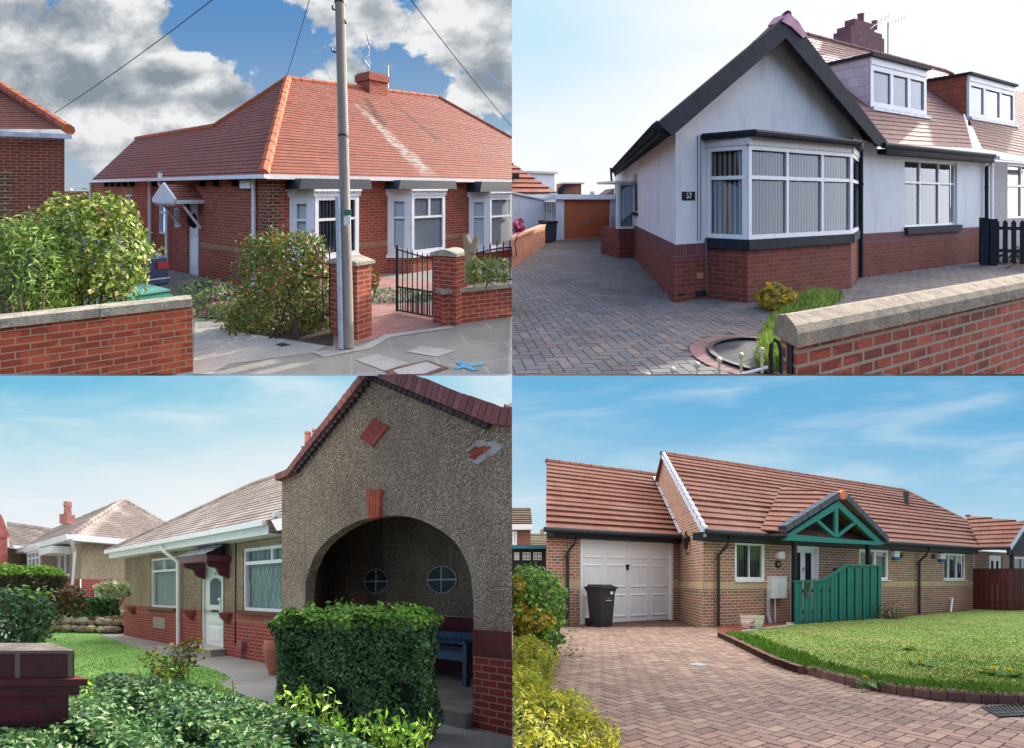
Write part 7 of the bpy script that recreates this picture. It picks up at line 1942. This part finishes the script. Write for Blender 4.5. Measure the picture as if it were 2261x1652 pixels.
m = MB(BR); m.box(fE_, b - .1, b - .07, DO[3] * .5, DO[3] * .56, -.05, -.0); m.obj('handle', M['steel'], d_)
# fittings on the wall
m = MB(BR); q = norm(fE_.rect(1169, 785, 1198, 815, .05)); m.prism(fE_, [(q[0] + .03, q[2]), (q[1] - .03, q[2]), (q[1], q[2] + .04), (q[1], q[3] - .04), (q[1] - .03, q[3]), (q[0] + .03, q[3]), (q[0], q[3] - .04), (q[0], q[2] + .04)], 0, .1); m.obj('bulkhead_lamp', white, hou2)
m = MB(BR); s, h = fE_.SH(1177, 841, .02); m.prism(fE_, [(s + .12 * math.cos(t), h + .1 * math.sin(t)) for t in np.linspace(0, 2 * math.pi, 20, endpoint=False)], 0, .02); pn = m.obj('number_plate', M['black'], hou2)
text(pn, fE_, s, h, .022, '39', .11, M['offwhite'], 'digits')
m = MB(BR); q = norm(fE_.rect(1141, 895, 1204, 991, .1)); m.box(fE_, *q, 0, .16); m.box(fE_, q[0] - .01, q[1] + .01, q[3], q[3] + .02, 0, .18); m.obj('meter_box', white, hou2)
m = MB(BR); m.tube([fE_.pt(fE_.S(1162, .08), .02, .08), fE_.pt(fE_.S(1162, .08), q[2], .08)], .025, 7); m.obj('pipe', M['offwhite'], hou2)
m = MB(BR); s = fE_.S(1130, .06); m.tube([fE_.pt(s + .02, .04, .12), fE_.pt(s, .25, .06), fE_.pt(s, fE_.H(1130, 952, .06), .06)], .05, 8); m.obj('waste_pipe', plain('pale_grey_plastic', '#a9adb4', .5), hou2)
for qx, qy, yy in ((1693, 782, 822), (1897, 793, 830)):
    q = norm(fE_.rect(qx - 10, qy, qx + 12, yy, .05)); m = MB(BR); m.box(fE_, q[0], q[1], q[2] + (q[3] - q[2]) * .36, q[3], 0, .1); bx_ = m.obj('alarm_box', white, hou2)
    m = MB(BR); m.prism(fE_, [(q[0] + .02, q[2]), (q[1] - .02, q[2]), (q[1], q[2] + (q[3] - q[2]) * .355), (q[0], q[2] + (q[3] - q[2]) * .355)], 0, .1); m.obj('strobe_lens', plain('blue_plastic', '#1c4f94', .4), bx_)
for qx, qy in ((1714, 803), (1859, 806)):
    q = norm(fE_.rect(qx - 7, qy - 9, qx + 7, qy + 9)); m = MB(BR); m.box(fE_, *q, 0, .03); m.obj('air_vent', M['black'], hou2)
m = MB(BR); s = fE_.S(1945, .1); m.tube([fE_.pt(fE_.S(1938, .15), .03, .15), fE_.pt(s, fE_.H(1945, 990, .1), .1), fE_.pt(s, fE_.H(1945, 988, .1), .0)], .03, 7); m.obj('pipe', white, hou2)
ln_s, ln_h = fS.S(775), fS.H(775, 775)
m = MB(BR); p = BR.at(768, 750, fS.xy(ln_s)[1] - .25); m.lathe((p[0], p[1], p[2] - .16), [(.0, 0), (.05, .02), (.1, .3), (.12, .31), (.1, .34), (.03, .42), (.02, .5), (0, .5)], 10)
m.tube([(p[0], p[1], p[2] - .16), (p[0] + .03, p[1] + .02, p[2] - .28), (p[0] + .2, p[1] + .08, p[2] - .2)], .02, 6); m.tube([(p[0] + .2, p[1] + .08, p[2] - .3), (p[0] + .2, p[1] + .08, p[2] - .1)], .05, 7); m.obj('wall_lantern', M['iron'], hou2)
# porch: gabled canopy with a green truss
dP = fE_.dist(BR.g(1250, 1110)); dP = min(max(dP, .7), 1.4)
fT2 = fE_.off(dP)
pc = thing(BR, 'porch_canopy', 'gabled porch canopy with tiled roof and green painted timber truss', 'porch', fT2.pt(fT2.S(1430), 0))
TT = lambda q, d=0.0: fT2.SH(*q, d)
m = MB(BR)
tr = lambda pts, d0=-.04, d1=.04: m.prism(fT2, [TT(q) for q in pts], d0, d1)
tr(((1198, 735), (1203, 706), (1625, 742), (1640, 750), (1618, 756))); tr(((1198, 735), (1200, 716), (1436, 560), (1438, 592)), -.045, .035); tr(((1640, 752), (1612, 752), (1438, 592), (1436, 560)), -.043, .037)
tr(((1423, 575), (1436, 575), (1436, 722), (1423, 721)), -.03, .03); tr(((1338, 648), (1346, 640), (1424, 708), (1420, 722)), -.028, .028); tr(((1509, 652), (1517, 660), (1440, 720), (1432, 712)), -.028, .028)
m.obj('truss', M['green'], pc)
pA2, pBl, pBr = fT2.pt(*TT((1434, 538)), .12), fT2.pt(*TT((1194, 702)), .12), fT2.pt(*TT((1642, 742)), .12)
vA = BR.hit(1198, 588, plB); vB = BR.hit(1095, 692, plB)
m = MB(BR); m.tiled([vB, pBl, pA2, vA], .32, .04)
vR = Vector(vA) + (Vector(pBr) - Vector(pA2)); m.poly([pA2, pBr, tuple(vR), vA])
prf = m.obj('roof', M['tile_br'], pc)
m = MB(BR); hip(m, vA, pA2, .075, 9); m.obj('ridge_tiles', M['tile_br'], prf)
m = MB(BR)
for A_, B_ in (((1194, 690), (1430, 540)), ((1452, 545), (1642, 738))):
    n = 8
    a = np.array(TT(A_)); b = np.array(TT(B_)); u = (b - a) / np.linalg.norm(b - a); nn = np.array((-u[1], u[0])); 
    if nn[1] < 0: nn = -nn
    for k in range(n):
        p, q = a + (b - a) * k / n, a + (b - a) * (k + .94) / n; m.prism(fT2, [tuple(p - nn * .04), tuple(q - nn * .04), tuple(q + nn * .12), tuple(p + nn * (.12 if k % 1 == 0 else .1))], -.1, .13 + .006 * (k % 2))
m.obj('verge', plain('dark_verge_tile', '#3a3e48', .45, .2, 6, spec=.4), prf)
m = MB(BR); q = [TT(q) for q in ((1424, 552), (1426, 528), (1440, 516), (1456, 530), (1454, 550), (1440, 558))]; m.prism(fT2, q, .0, .16); m.obj('finial_tile', plain('orange_ridge_end', '#b5684a', .8, .15), prf)
m = MB(BR); m.poly([vA, pA2, (pBl[0], pBl[1], pBl[2]), vB]); 
q = [TT(x, -.3) for x in ((1215, 712), (1432, 566), (1615, 740))]; m.fpoly(fT2, [(p[0], p[1], -dP + .03) for p in q]); m.obj('soffit', M['black'], pc)
for qx, qt in ((1246, 735), (1572, 750)):
    m = MB(BR); s = fT2.S(qx, -.06); m.box(fT2, s - .05, s + .05, .08, fT2.H(qx, qt, -.06), -.11, -.01); m.obj('post', M['black'], pc)
m = MB(BR); s = fT2.S(1240); m.box(fT2, s - .07, s + .06, 0, .085, -.14, .0); m.obj('post_base', M['offwhite'], pc)
m = MB(BR); m.tube([(pBl[0], pBl[1], pBl[2] - .06), (vB[0], vB[1], pBl[2] - .05)], .06, 8); m.box(fT2, fT2.S(1100, -.1), fT2.S(1200), fT2.H(1190, 738), fT2.H(1190, 706), -.2, -.16) if False else None; m.obj('gutter', M['black'], pc)
# green boarded fence with a sweeping top
gf = thing(BR, 'boarded_fence', 'green boarded porch fence with a top that sweeps up to the right', 'fence', fT2.pt(fT2.S(1440), 0))
fb0 = fT2.off(.06)
topq = [(1250, 914), (1362, 912), (1400, 895), (1480, 842), (1634, 846)]
tops = [fb0.SH(*q) for q in topq]; th_ = lambda s: np.interp(s, [t[0] for t in tops], [t[1] for t in tops])
sA, sB = tops[0][0], tops[-1][0]; pos = []; s = sA; k = 0
m = MB(BR); nb_ = 21; pitch = (sB - sA) / nb_
for k in range(nb_):
    a, b = sA + pitch * k, sA + pitch * (k + .8 - .1 * (k % 2)); hb_ = .04 + .015 * (k % 3)
    m.prism(fb0, [(a, hb_), (b, hb_), (b, th_(b) - .03), (a, th_(a) - .03)], -.02 - .012 * (k % 2), .0 - .012 * (k % 2))
m.obj('boards', woodmat('green_boards', '#2a7a6e', '#206258', .6, .65), gf)
m = MB(BR)
for a, b in zip(tops, tops[1:]): m.prism(fb0, [(a[0] - .01, a[1] - .03), (b[0] + .01, b[1] - .03), (b[0] + .01, b[1] + .015), (a[0] - .01, a[1] + .015)], -.06, .03)
m.obj('top_rail', M['green'], gf)
m = MB(BR); m.box(fb0, sA, sB, .3, .38, -.09, -.045); m.box(fb0, sA, sB, .85, .93, -.09, -.045); m.box(fb0, tops[3][0] - .5, sB, .1, tops[3][1] - .1, -.1, -.092); m.obj('back_rail', M['black'], gf)
m = MB(BR); m.box(fb0, sB - .07, sB + .01, 0, tops[-1][1], -.12, -.03); m.obj('end_post', M['green'], gf)
hpot = thing(BR, 'hanging_planter', 'small grey planter with dead stems hooked over the green fence', 'planter', fb0.pt(fb0.S(1305), fb0.H(1305, 985), .02))
m = MB(BR); s = fb0.S(1305, .08); h = fb0.H(1305, 985, .08); m.lathe(fb0.pt(s, h, .09), [(.0, 0), (.06, 0), (.085, .12), (.09, .13), (.07, .13), (0, .11)], 12); m.obj('pot', plain('grey_pot', '#5c6066', .6), hpot)
m = MB(BR)
for k in range(16): a = rng.normal(0, .05, 2); m.tube([fb0.pt(s, h + .1, .09), fb0.pt(s + a[0], h + .3 + rng.uniform(0, .1), .09 + a[1])], .006, 4)
m.obj('dead_stems', M['bark'], hpot)
# things standing on the drive
fbn = Frame(BR, BR.g(392, 1120), BR.g(452, 1117))
bn = thing(BR, 'wheeled_bin', 'charcoal wheeled bin standing in front of the white garage door', 'bin', fbn.pt(fbn.L / 2, 0))
hb = fbn.H(400, 948); Lb_ = fbn.L
m = MB(BR)
def frust(m, fr, b, t, h0, h1):
    (s0, s1, d0, d1), (S0, S1, D0, D1) = b, t
    B = [(s0, h0, d1), (s1, h0, d1), (s1, h0, d0), (s0, h0, d0)]; T = [(S0, h1, D1), (S1, h1, D1), (S1, h1, D0), (S0, h1, D0)]
    for i in range(4):
        j = (i + 1) % 4; m.fpoly(fr, [B[i], B[j], T[j], T[i]])
    m.fpoly(fr, T); m.fpoly(fr, B)
frust(m, fbn, (.03, Lb_ - .05, -.5, -.02), (-.02, Lb_ + .0, -.6, .04), .03, hb); frust(m, fbn, (-.03, Lb_ + .01, -.62, .05), (-.04, Lb_ + .02, -.63, .06), hb - .07, hb - .002)
m.obj('body', M['charcoal'], bn)
m = MB(BR); frust(m, fbn, (-.06, Lb_ + .05, -.66, .1), (-.05, Lb_ + .04, -.64, .08), hb, hb + .05); frust(m, fbn, (-.03, Lb_ + .01, -.6, .04), (.05, Lb_ - .08, -.5, -.04), hb + .0505, hb + .1); m.box(fbn, .1, Lb_ - .12, hb + .02, hb + .1, -.72, -.6605); m.obj('lid', M['black'], bn)
for s in (-.06, Lb_ - .02):
    m = MB(BR); m.tube([fbn.pt(s, .1, -.5), fbn.pt(s + .05, .1, -.5)], .1, 14); m.obj('wheel', M['black'], bn)
m = MB(BR); m.box(fbn, Lb_ * .62, Lb_ * .8, hb - .14, hb - .07, .04, .058); m.obj('sticker', white, bn)
m = MB(BR); m.box(fbn, Lb_ * .32, Lb_ * .72, hb - .3, hb - .285, .025, .034); m.box(fbn, Lb_ * .48, Lb_ * .56, hb - .25, hb - .24, .028, .036); m.obj('lettering', M['offwhite'], bn)
pp = BR.g(1060, 1138)
pot = thing(BR, 'plant_pot', 'white glazed plant pot painted with a flower spray by the lawn corner', 'plant pot', pp)
m = MB(BR); m.lathe(pp, [(.0, 0), (.13, 0), (.14, .02), (.2, .1), (.235, .2), (.242, .3), (.255, .325), (.258, .37), (.225, .37), (.21, .33)], 28); m.obj('body', plain('cream_glaze', '#cfcbbf', .25, .08, 10, spec=.5), pot, smooth=True)
m = MB(BR); m.lathe((pp[0], pp[1], pp[2] + .365), [(.255, 0), (.255, .012), (.215, .012)], 28); m.obj('rim', plain('ochre_rim', '#a08a48', .5), pot)
m = MB(BR); m.lathe((pp[0], pp[1], pp[2] + .31), [(.21, 0), (0, .01)], 20); m.obj('soil', M['soil'], pot)
m = MB(BR)
ag = math.atan2(-pp[1], -pp[0])
for a_, z0, z1, cl in [(ag + da, z, z + .05, c) for da, z, c in ((0, .06, '#3a4a3a'), (-.15, .12, '#c05a6a'), (.12, .15, '#c05a6a'), (.05, .2, '#3a4a3a'), (-.1, .2, '#b86a5a'), (.22, .1, '#3a4a3a'), (.18, .22, '#c05a6a'), (-.05, .1, '#3a4a3a'))]:
    r = .185 + .2 * z0
    m.poly([(pp[0] + (r + .012) * math.cos(a_ + x), pp[1] + (r + .012) * math.sin(a_ + x), pp[2] + z) for x, z in ((-.09, z0), (.09, z0 + .01), (.07, z1), (-.05, z1))], None, 0, C(cl))
m.obj('painted_flowers', (lambda t: t.done(t.vcol(), .4))(NT('flower_decal')), pot)
mhp = BR.g(822, 1290); m = MB(BR); m.lathe((mhp[0], mhp[1], .014), [(.12, 0), (.115, .012), (0, .014)], 20); tag(m.obj('drain_cover', M['steel'], None), 'small round pale metal cover in the block paving', 'drain cover')
# gully grate
gq = [BR.g(*q) for q in ((2068, 1478), (2300, 1462), (2330, 1515), (2150, 1525))]
gr = thing(BR, 'drain_grate', 'black slotted iron drain grate against the curved kerb', 'drain', BR.g(2190, 1500))
m = MB(BR); m.poly([(p[0], p[1], .016) for p in gq]); m.obj('pit', M['dark_room'], gr)
m = MB(BR); L4 = lambda a, b, t: np.array(a) + (np.array(b) - np.array(a)) * t
for k in range(12):
    t0, t1 = k / 12, (k + .42) / 12; a, b = L4(gq[0], gq[1], t0), L4(gq[0], gq[1], t1); c, d = L4(gq[3], gq[2], t0), L4(gq[3], gq[2], t1)
    m.poly([(a[0], a[1], .026), (b[0], b[1], .026), (d[0], d[1], .026), (c[0], c[1], .026)])
for t0, t1 in ((0, .08), (.7, .78), (.93, 1)):
    a, b, c, d = L4(gq[0], gq[3], t0), L4(gq[1], gq[2], t0), L4(gq[1], gq[2], t1), L4(gq[0], gq[3], t1); m.poly([(p[0], p[1], .029) for p in (a, b, c, d)])
m.obj('bars', plain('worn_iron', '#4a4644', .6, .3, 20), gr)
# drive, kerb, lawn, red entrance path
kq = [(930, 1165), (1000, 1198), (1100, 1248), (1180, 1288), (1300, 1330), (1430, 1366), (1560, 1396), (1700, 1422), (1850, 1442), (2000, 1456), (2150, 1464), (2330, 1472)]
kp = [BR.g(*q) for q in kq]
lawn = kp + [BR.g(2330, 1046), BR.g(2040, 1050), BR.g(1635, 1090), BR.g(1250, 1118), BR.g(1180, 1128), BR.g(1010, 1150)]
sheet(BR, 'lawn', [(p[0], p[1]) for p in lawn], M['lawn_br'], .07)
m = MB(BR)
pts = []
for a, b in zip(kp, kp[1:]):
    n = max(1, int(math.hypot(b[0] - a[0], b[1] - a[1]) / .12)); pts += [tuple(np.array(a) + (np.array(b) - np.array(a)) * i / n) for i in range(n)]
pts.append(kp[-1])
for i, (a, b) in enumerate(zip(pts, pts[1:])):
    a, b = np.array(a), np.array(b); t = (b - a)[:2] / np.linalg.norm((b - a)[:2]); nn = np.array((-t[1], t[0])); 
    if nn[1] < 0: nn = -nn
    c = np.array(C('#7d5a50')) * rng.uniform(.75, 1.2); b = a + (b - a) * .94; w = .1; h = .115 + rng.uniform(-.004, .004); ch_ = .02
    A0, B0 = a[:2], b[:2]; A1, B1 = A0 + nn * w, B0 + nn * w; Ac, Bc = A0 + nn * ch_, B0 + nn * ch_
    P = lambda p, z: (p[0], p[1], z)
    for q in ([P(A0, 0), P(B0, 0), P(B0, h - ch_), P(A0, h - ch_)], [P(A0, h - ch_), P(B0, h - ch_), P(Bc, h), P(Ac, h)], [P(Ac, h), P(Bc, h), P(B1, h), P(A1, h)], [P(A0, 0), P(A0, h - ch_), P(Ac, h), P(A1, h), P(A1, 0)], [P(B0, 0), P(B0, h - ch_), P(Bc, h), P(B1, h), P(B1, 0)]): m.poly(q, None, 0, tuple(c))
struct(m.obj('kerb', paver('kerb_block', '#3f3430', .45), None))
lin = in_poly(lawn); hin = in_poly([fE_.pt(0, 0), fE_.pt(Lh + 9, 0), fE_.pt(Lh + 9, 0, -9), fD.pt(sG0 - 1, 0, -9), fD.pt(sG0 - 1, 0), fD.pt(sG1, 0)])
RD = ['#977a6a', '#a08270', '#8e7264', '#a48a76', '#94786a', '#9c8270', '#886e60']
herring(BR, 'driveway', lambda x, y: not lin(x, y) and not hin(x, y), (-.1, 2.6, 10, 12.8), .62, RD, M['drive_red'], w=.1)
sheet(BR, 'path', [BR.g(*q) for q in ((900, 1122), (1250, 1096), (1260, 1116), (1010, 1148), (930, 1160))], plain('red_quarry_path', '#8a4a42', .6, .15, 6), .03)
m = MB(BR); a, b = BR.g(1020, 1152), BR.g(1250, 1121); fk = Frame(BR, a, b); m.box(fk, 0, fk.L, 0, .085, -.08, 0); struct(m.obj('kerb', M['slab'], None))
lg = in_poly([(p[0], p[1]) for p in lawn])
BG = ['#55742c', '#657f30', '#738736', '#80883c', '#8a8844', '#7e7a3e']
def grass_up(o): 
    o.location = (o.location[0], o.location[1], o.location[2] + .07); return o
grass_up(grass(BR, 'grass', 'patchy yellow green front lawn inside the curved brick kerb', lg, 36000, .014, BG, (930, 1045, 2290, 1472), .0045))
grass_up(grass(BR, 'long_grass', 'longer unmown grass along the kerb edge of the lawn', lambda x, y: lg(x, y) and min(math.hypot(x - p[0], y - p[1]) for p in pts[::4]) < .55, 4200, .075, ['#5c8030', '#6a8c34', '#4f7228', '#7a923c'], (930, 1150, 2290, 1478), .007, .8))
for i, (qx, qy) in enumerate(((1745, 1220), (2130, 1330), (2200, 1340), (1800, 1290), (1560, 1375))):
    p = BR.g(qx, qy, .07); fl = thing(BR, 'dandelion', ('yellow dandelion flower alone in the middle of the lawn', 'larger yellow dandelion among long grass near the drain', 'dandelion flower just right of the largest one by the drain', 'pale weed seedling halfway to the kerb', 'small dandelion close to the kerb bend')[i], 'dandelion', p, 'weeds in the lawn')
    m = MB(BR); m.tube([p, (p[0], p[1], p[2] + .09)], .004, 5, 0, C('#5f7a34')); m.obj('stem', M['leaf'], fl)
    m = MB(BR); leaves(m, [(p[0] + rng.normal(0, .008), p[1], p[2] + .095) for _ in range(16)], np.tile((0, -.5, 1), (16, 1)), .05, ['#e8c820', '#f0d838'], .4, jit=.5); m.obj('petals', M['petal'], fl)
    m = MB(BR); leaves(m, [(p[0] + rng.normal(0, .07), p[1] + rng.normal(0, .05), p[2] + .02) for _ in range(14)], np.tile((0, 0, 1), (14, 1)), .13, ['#4f7a34', '#5f8a40'], .3, jit=.4); m.obj('leaves', M['leaf'], fl)
shrub(BR, 'bare_shrub', 'bare twiggy shrub with small leaves at the fence end', 'shrub', [E(BR, 1675, 1050, BR.g(1660, 1090)[1], 65, .4, 48)], 260, .07, ['#6f7a3a', '#7a6a44', '#8a7a50'], BR.g(1662, 1092), stems=26, stemr=.014, shell=(.3, 1.1), up=.6)
# conifer hedges on the left
yy = BR.g(100, 1300)[1]
hd = thing(BR, 'mixed_hedge', 'loose green hedge with yellow and bronze leaves beside the garage', 'hedge', BR.g(90, 1260))
m = MB(BR)
el = [E(BR, 80, 960, 8.0, 130, .8, 110), E(BR, 60, 1090, 7.4, 150, .8, 130), E(BR, 150, 1020, 8.2, 75, .7, 130), E(BR, 120, 1170, 7.2, 90, .7, 90)]
P, N = blob_pts(el, 8500, (.7, 1.06), .2); leaves(m, P, N, .075, ['#64903a', '#7aa442', '#4f7a30', '#94b04a', '#40682c'], .5, up=.3)
P, N = blob_pts([E(BR, 30, 1080, 7.1, 70, .5, 60), E(BR, 100, 1090, 6.9, 80, .4, 45), E(BR, 20, 960, 7.4, 40, .4, 60)], 1500, (.9, 1.1), .25); leaves(m, P, N, .07, ['#c9a832', '#b8862c', '#d4bc48', '#a89a34'], .5, up=.3)
m.obj('foliage', M['leaf'], hd, cut='drop')
m = MB(BR)
for k in range(6): b = BR.g(40 + k * 25, 1260); m.tube([b, (b[0] + rng.normal(0, .2), b[1], .9)], .03, 6, r1=.01)
m.obj('stems', M['bark'], hd)
gc = thing(BR, 'golden_conifer', 'spreading golden yellow conifer hedge in the near left corner', 'hedge', BR.g(60, 1700))
m = MB(BR)
el = [E(BR, 60, 1290, 5.6, 120, .6, 110), E(BR, 30, 1420, 4.6, 110, .6, 110), E(BR, 210, 1520, 4.1, 140, .5, 95), E(BR, 90, 1560, 3.9, 170, .6, 130), E(BR, 330, 1600, 3.8, 125, .4, 60), E(BR, 180, 1660, 3.6, 200, .5, 90)]
P, N = blob_pts(el, 24000, (.72, 1.1), .22); leaves(m, P, N, .05, ['#d6c83c', '#e2d64a', '#bcb636', '#9cac36', '#c8cc50', '#7f9a30'], .3, up=.35, jit=.7)
sprd = []
m.obj('foliage', M['leaf'], gc, cut='drop')
m = MB(BR)
for c, r in el: m.tube([BR.g(60, 1750), (c[0], c[1], c[2])], .025, 6, r1=.01)
m.obj('stems', M['bark'], gc)
m = MB(BR); P_, N_ = [], []
for _ in range(420):
    p = BR.g(rng.normal(235, 45), rng.uniform(1100, 1260)); P_.append((p[0], p[1], rng.uniform(.015, .05))); N_.append((0, 0, 1))
leaves(m, P_, N_, .05, ['#5a6a34', '#6f7a44', '#84704a', '#4a5a2c'], .5, jit=.4); stuff(m.obj('debris', M['leaf'], None, cut='drop'), 'scattered leaf litter and weeds on the paving beside the hedge', 'leaf litter')
# neighbour on the right
fR = Frame(BR, BR.g(2040, 1044), BR.g(2330, 1040)) ; fR = fE_.off(.02)
nr = thing(BR, 'bungalow', 'adjoining brick bungalow with small tiled porch and white door at the picture edge', 'bungalow', fE_.pt(Lh + .05, 0))
sN = fE_.S(2420); dN = norm(fE_.rect(2108, 800, 2166, 1040)); wN = norm(fE_.rect(2212, 806, 2300, 910)); dN = (dN[0], dN[1], 0.0, dN[3])
m = MB(BR); m.wall(fE_, Lh + .01, sN, 0, EB, [dN, wN], .1); m.obj('wall', M['brick_br'], nr)
m = MB(BR); m.box(fE_, dN[0], dN[1], 0, dN[3], -.1, -.04); dd = m.obj('door', white, nr)
for f0, f1 in ((.22, .4), (.6, .78)): m = MB(BR); m.box(fE_, dN[0] + (dN[1] - dN[0]) * f0, dN[0] + (dN[1] - dN[0]) * f1, dN[3] * .5, dN[3] * .9, -.04, -.035); m.obj('door_window', M['dark_room'], dd)
window(nr, fE_, *wN, d=-.05, rows=((0, 1, (0, .5, 1)),), fw=.08, curtain='blind_dark')
m = MB(BR); m.tiled([hE_, BR.hit(2085, 772, plB), BR.hit(2400, 795, plB), BR.hit(2400, 690, plB)], .335, .045) if False else None
m.poly([BR.hit(2010, 634, plB), BR.hit(2200, 655, plB), BR.hit(2330, 660, plB), BR.hit(2330, 790, plB), BR.hit(2085, 772, plB)])
np_ = fE_.off(1.2)
n0, n1, n2, n3 = BR.hit(2022, 684, plB), BR.hit(2070, 770, plB), np_.pt(*np_.SH(2200, 768), 0), np_.pt(*np_.SH(2275, 655), 0)
m.tiled([n1, n2, n3, n0], .32, .045)
nrf = m.obj('roof', M['tile_br'], nr)
m = MB(BR); hip(m, n0, n3, .08, 8); m.obj('ridge_tiles', M['tile_br'], nrf)
m = MB(BR)
for k in range(5):
    a = Vector(n2).lerp(Vector(n3), k / 5); b = Vector(n2).lerp(Vector(n3), (k + .95) / 5); m.poly([tuple(a + Vector((0, 0, .1))), tuple(b + Vector((0, 0, .1))), tuple(b + Vector((.02, -.02, -.08))), tuple(a + Vector((.02, -.02, -.08)))])
m.obj('verge', M['verge'], nrf)
m = MB(BR); m.tube([n1, n2], .06, 8); m.box(np_, np_.S(2200), np_.S(2330), np_.H(2205, 800), np_.H(2205, 775), -.1, -.02); m.prism(np_, [np_.SH(*q) for q in ((2200, 790), (2275, 680), (2330, 760), (2330, 790))], -.08, -.05); m.obj('gutter', M['black'], nr)
m = MB(BR); s = np_.S(2207, -.05); m.box(np_, s - .05, s + .05, 0, np_.H(2207, 780, -.05), -.1, 0); m.obj('post', M['black'], nr)
ff = Frame(BR, BR.g(2037, 1045), BR.g(2195, 1054)); ff2 = Frame(BR, BR.g(2195, 1054), BR.g(2330, 1048))
mf = thing(BR, 'boarded_fence', 'maroon boarded fence screening the neighbouring porch', 'fence', ff.pt(0, 0)); hm = ff.H(2040, 860)
m = MB(BR)
for f_, n in ((ff, 13), (ff2, 11)):
    for k in range(n): a = f_.L * k / n; m.box(f_, a, a + f_.L / n * .84, .06, hm - .03 - .0 * k, -.02 - .008 * (k % 2), -.008 * (k % 2))
m.obj('boards', M['maroon_fence'], mf)
m = MB(BR); m.box(ff, 0, ff.L, hm - .028, hm, -.04, .02); m.box(ff2, 0, ff2.L, hm - .026, hm + .002, -.04, .02); m.box(ff, 0, ff.L, .3, .38, -.06, -.03); m.box(ff, 0, ff.L, 1.0, 1.08, -.06, -.03); m.obj('rails', M['maroon_fence'], mf)
m = MB(BR); m.box(ff, -.05, ff.L + .02, 0, .055, -.12, .06); m.box(ff2, .0, ff2.L, 0, .053, -.12, .06); m.obj('base', M['slab'], mf)
# far left: town houses and a blue green shed
f9 = Frame(BR, BR.at(0, 850, 30), BR.at(90, 850, 30)); th9 = thing(BR, 'house', 'distant red brick house with a brown tiled roof beyond the hedge', 'house', f9.pt(1, 0))
hh = f9.H(40, 690)
m = MB(BR); m.wall(f9, -.0, f9.L - .1, 0, hh); m.obj('wall', brick('far_brick', '#8a5a4a', '#7a4c40', '#9a8074', dirt=.2), th9)
m = MB(BR); m.tiled([f9.pt(0, hh + .1, .4), f9.pt(f9.L, hh + .1, .4), f9.pt(f9.L, f9.H(40, 592, -3), -3), f9.pt(0, f9.H(40, 590, -3), -3)], .35, .05); m.obj('roof', tilemat('brown_far_tiles', '#7d6a56', '#6f5c4c', '#4a3d34', .3, .35, '#5a4c40', .3, .2), th9)
m = MB(BR); m.box(f9, 0, f9.L, hh, hh + .3, .0, .45); m.obj('gutter', white, th9)
window(th9, f9, .02, f9.S(22), f9.H(10, 755), f9.H(10, 695), .02, curtain='net', fw=.12)
f8 = Frame(BR, BR.at(92, 850, 36), BR.at(155, 850, 36)); th8 = thing(BR, 'house', 'distant low roof with a small brick chimney left of the garage', 'house', f8.pt(1, 0))
m = MB(BR); m.wall(f8, -.5, f8.L + 1, 0, f8.H(120, 760)); m.obj('wall', M['brick_br'], th8)
m = MB(BR); m.tiled([f8.pt(-.5, f8.H(120, 758), .4), f8.pt(f8.L + 1, f8.H(120, 758), .4), f8.pt(f8.L + 1, f8.H(120, 706, -2), -2), f8.pt(-.5, f8.H(120, 706, -2), -2)], .35, .05); r8 = m.obj('roof', tilemat('grey_far_tiles', '#94846f', '#84745f', '#5a4d40', .3, .35, '#6a5c4c', .3, .2), th8)
m = MB(BR); m.box(f8, f8.S(127, -2), f8.S(142, -2), f8.H(130, 720, -2), f8.H(130, 685, -2), -3, -2); m.obj('chimney', M['brick_br'], r8)
f7 = Frame(BR, BR.at(0, 850, 17), BR.at(150, 850, 17)); sh = thing(BR, 'summer_house', 'dark timber summer house with teal roof edge and small lit panes', 'shed', f7.pt(1, 0))
h7 = f7.H(60, 772)
m = MB(BR); m.wall(f7, 0, f7.L, 0, h7); m.obj('wall', plain('dark_stained_timber', '#2a2c30', .7, .2), sh)
m = MB(BR); m.box(f7, -.2, f7.L + .1, h7, f7.H(60, 757), -2, .2); m.obj('roof', plain('teal_fascia', '#3f7f8c', .5, .15), sh)
for a, b in ((47, 82), (94, 130), (10, 32)):
    q = norm(f7.rect(a, 788, b, 822)); window(sh, f7, *q, d=.02, rows=((0, .5, (0, .33, .66, 1)), (.5, 1, (0, .33, .66, 1))), fw=.03, mw=.02, curtain=plain('warm_blind', '#b58a5a', .9, .2, 6), mat=M['offwhite'])

weedy = lambda x, y: not lg(x, y) and min(math.hypot(x - q[0], y - q[1]) for q in pts[::3]) < .2 and math.sin(x * 5) * math.sin(y * 3.3) > .1
w_ = grass(BR, 'weeds', 'straggly weeds sprouting from the joint between the kerb and the block paving', weedy, 420, .055, ['#5f7a34', '#75883e', '#8a8a4c', '#4f6a2c'], (930, 1165, 2290, 1500), .008, .9)
w_['category'] = 'weeds'
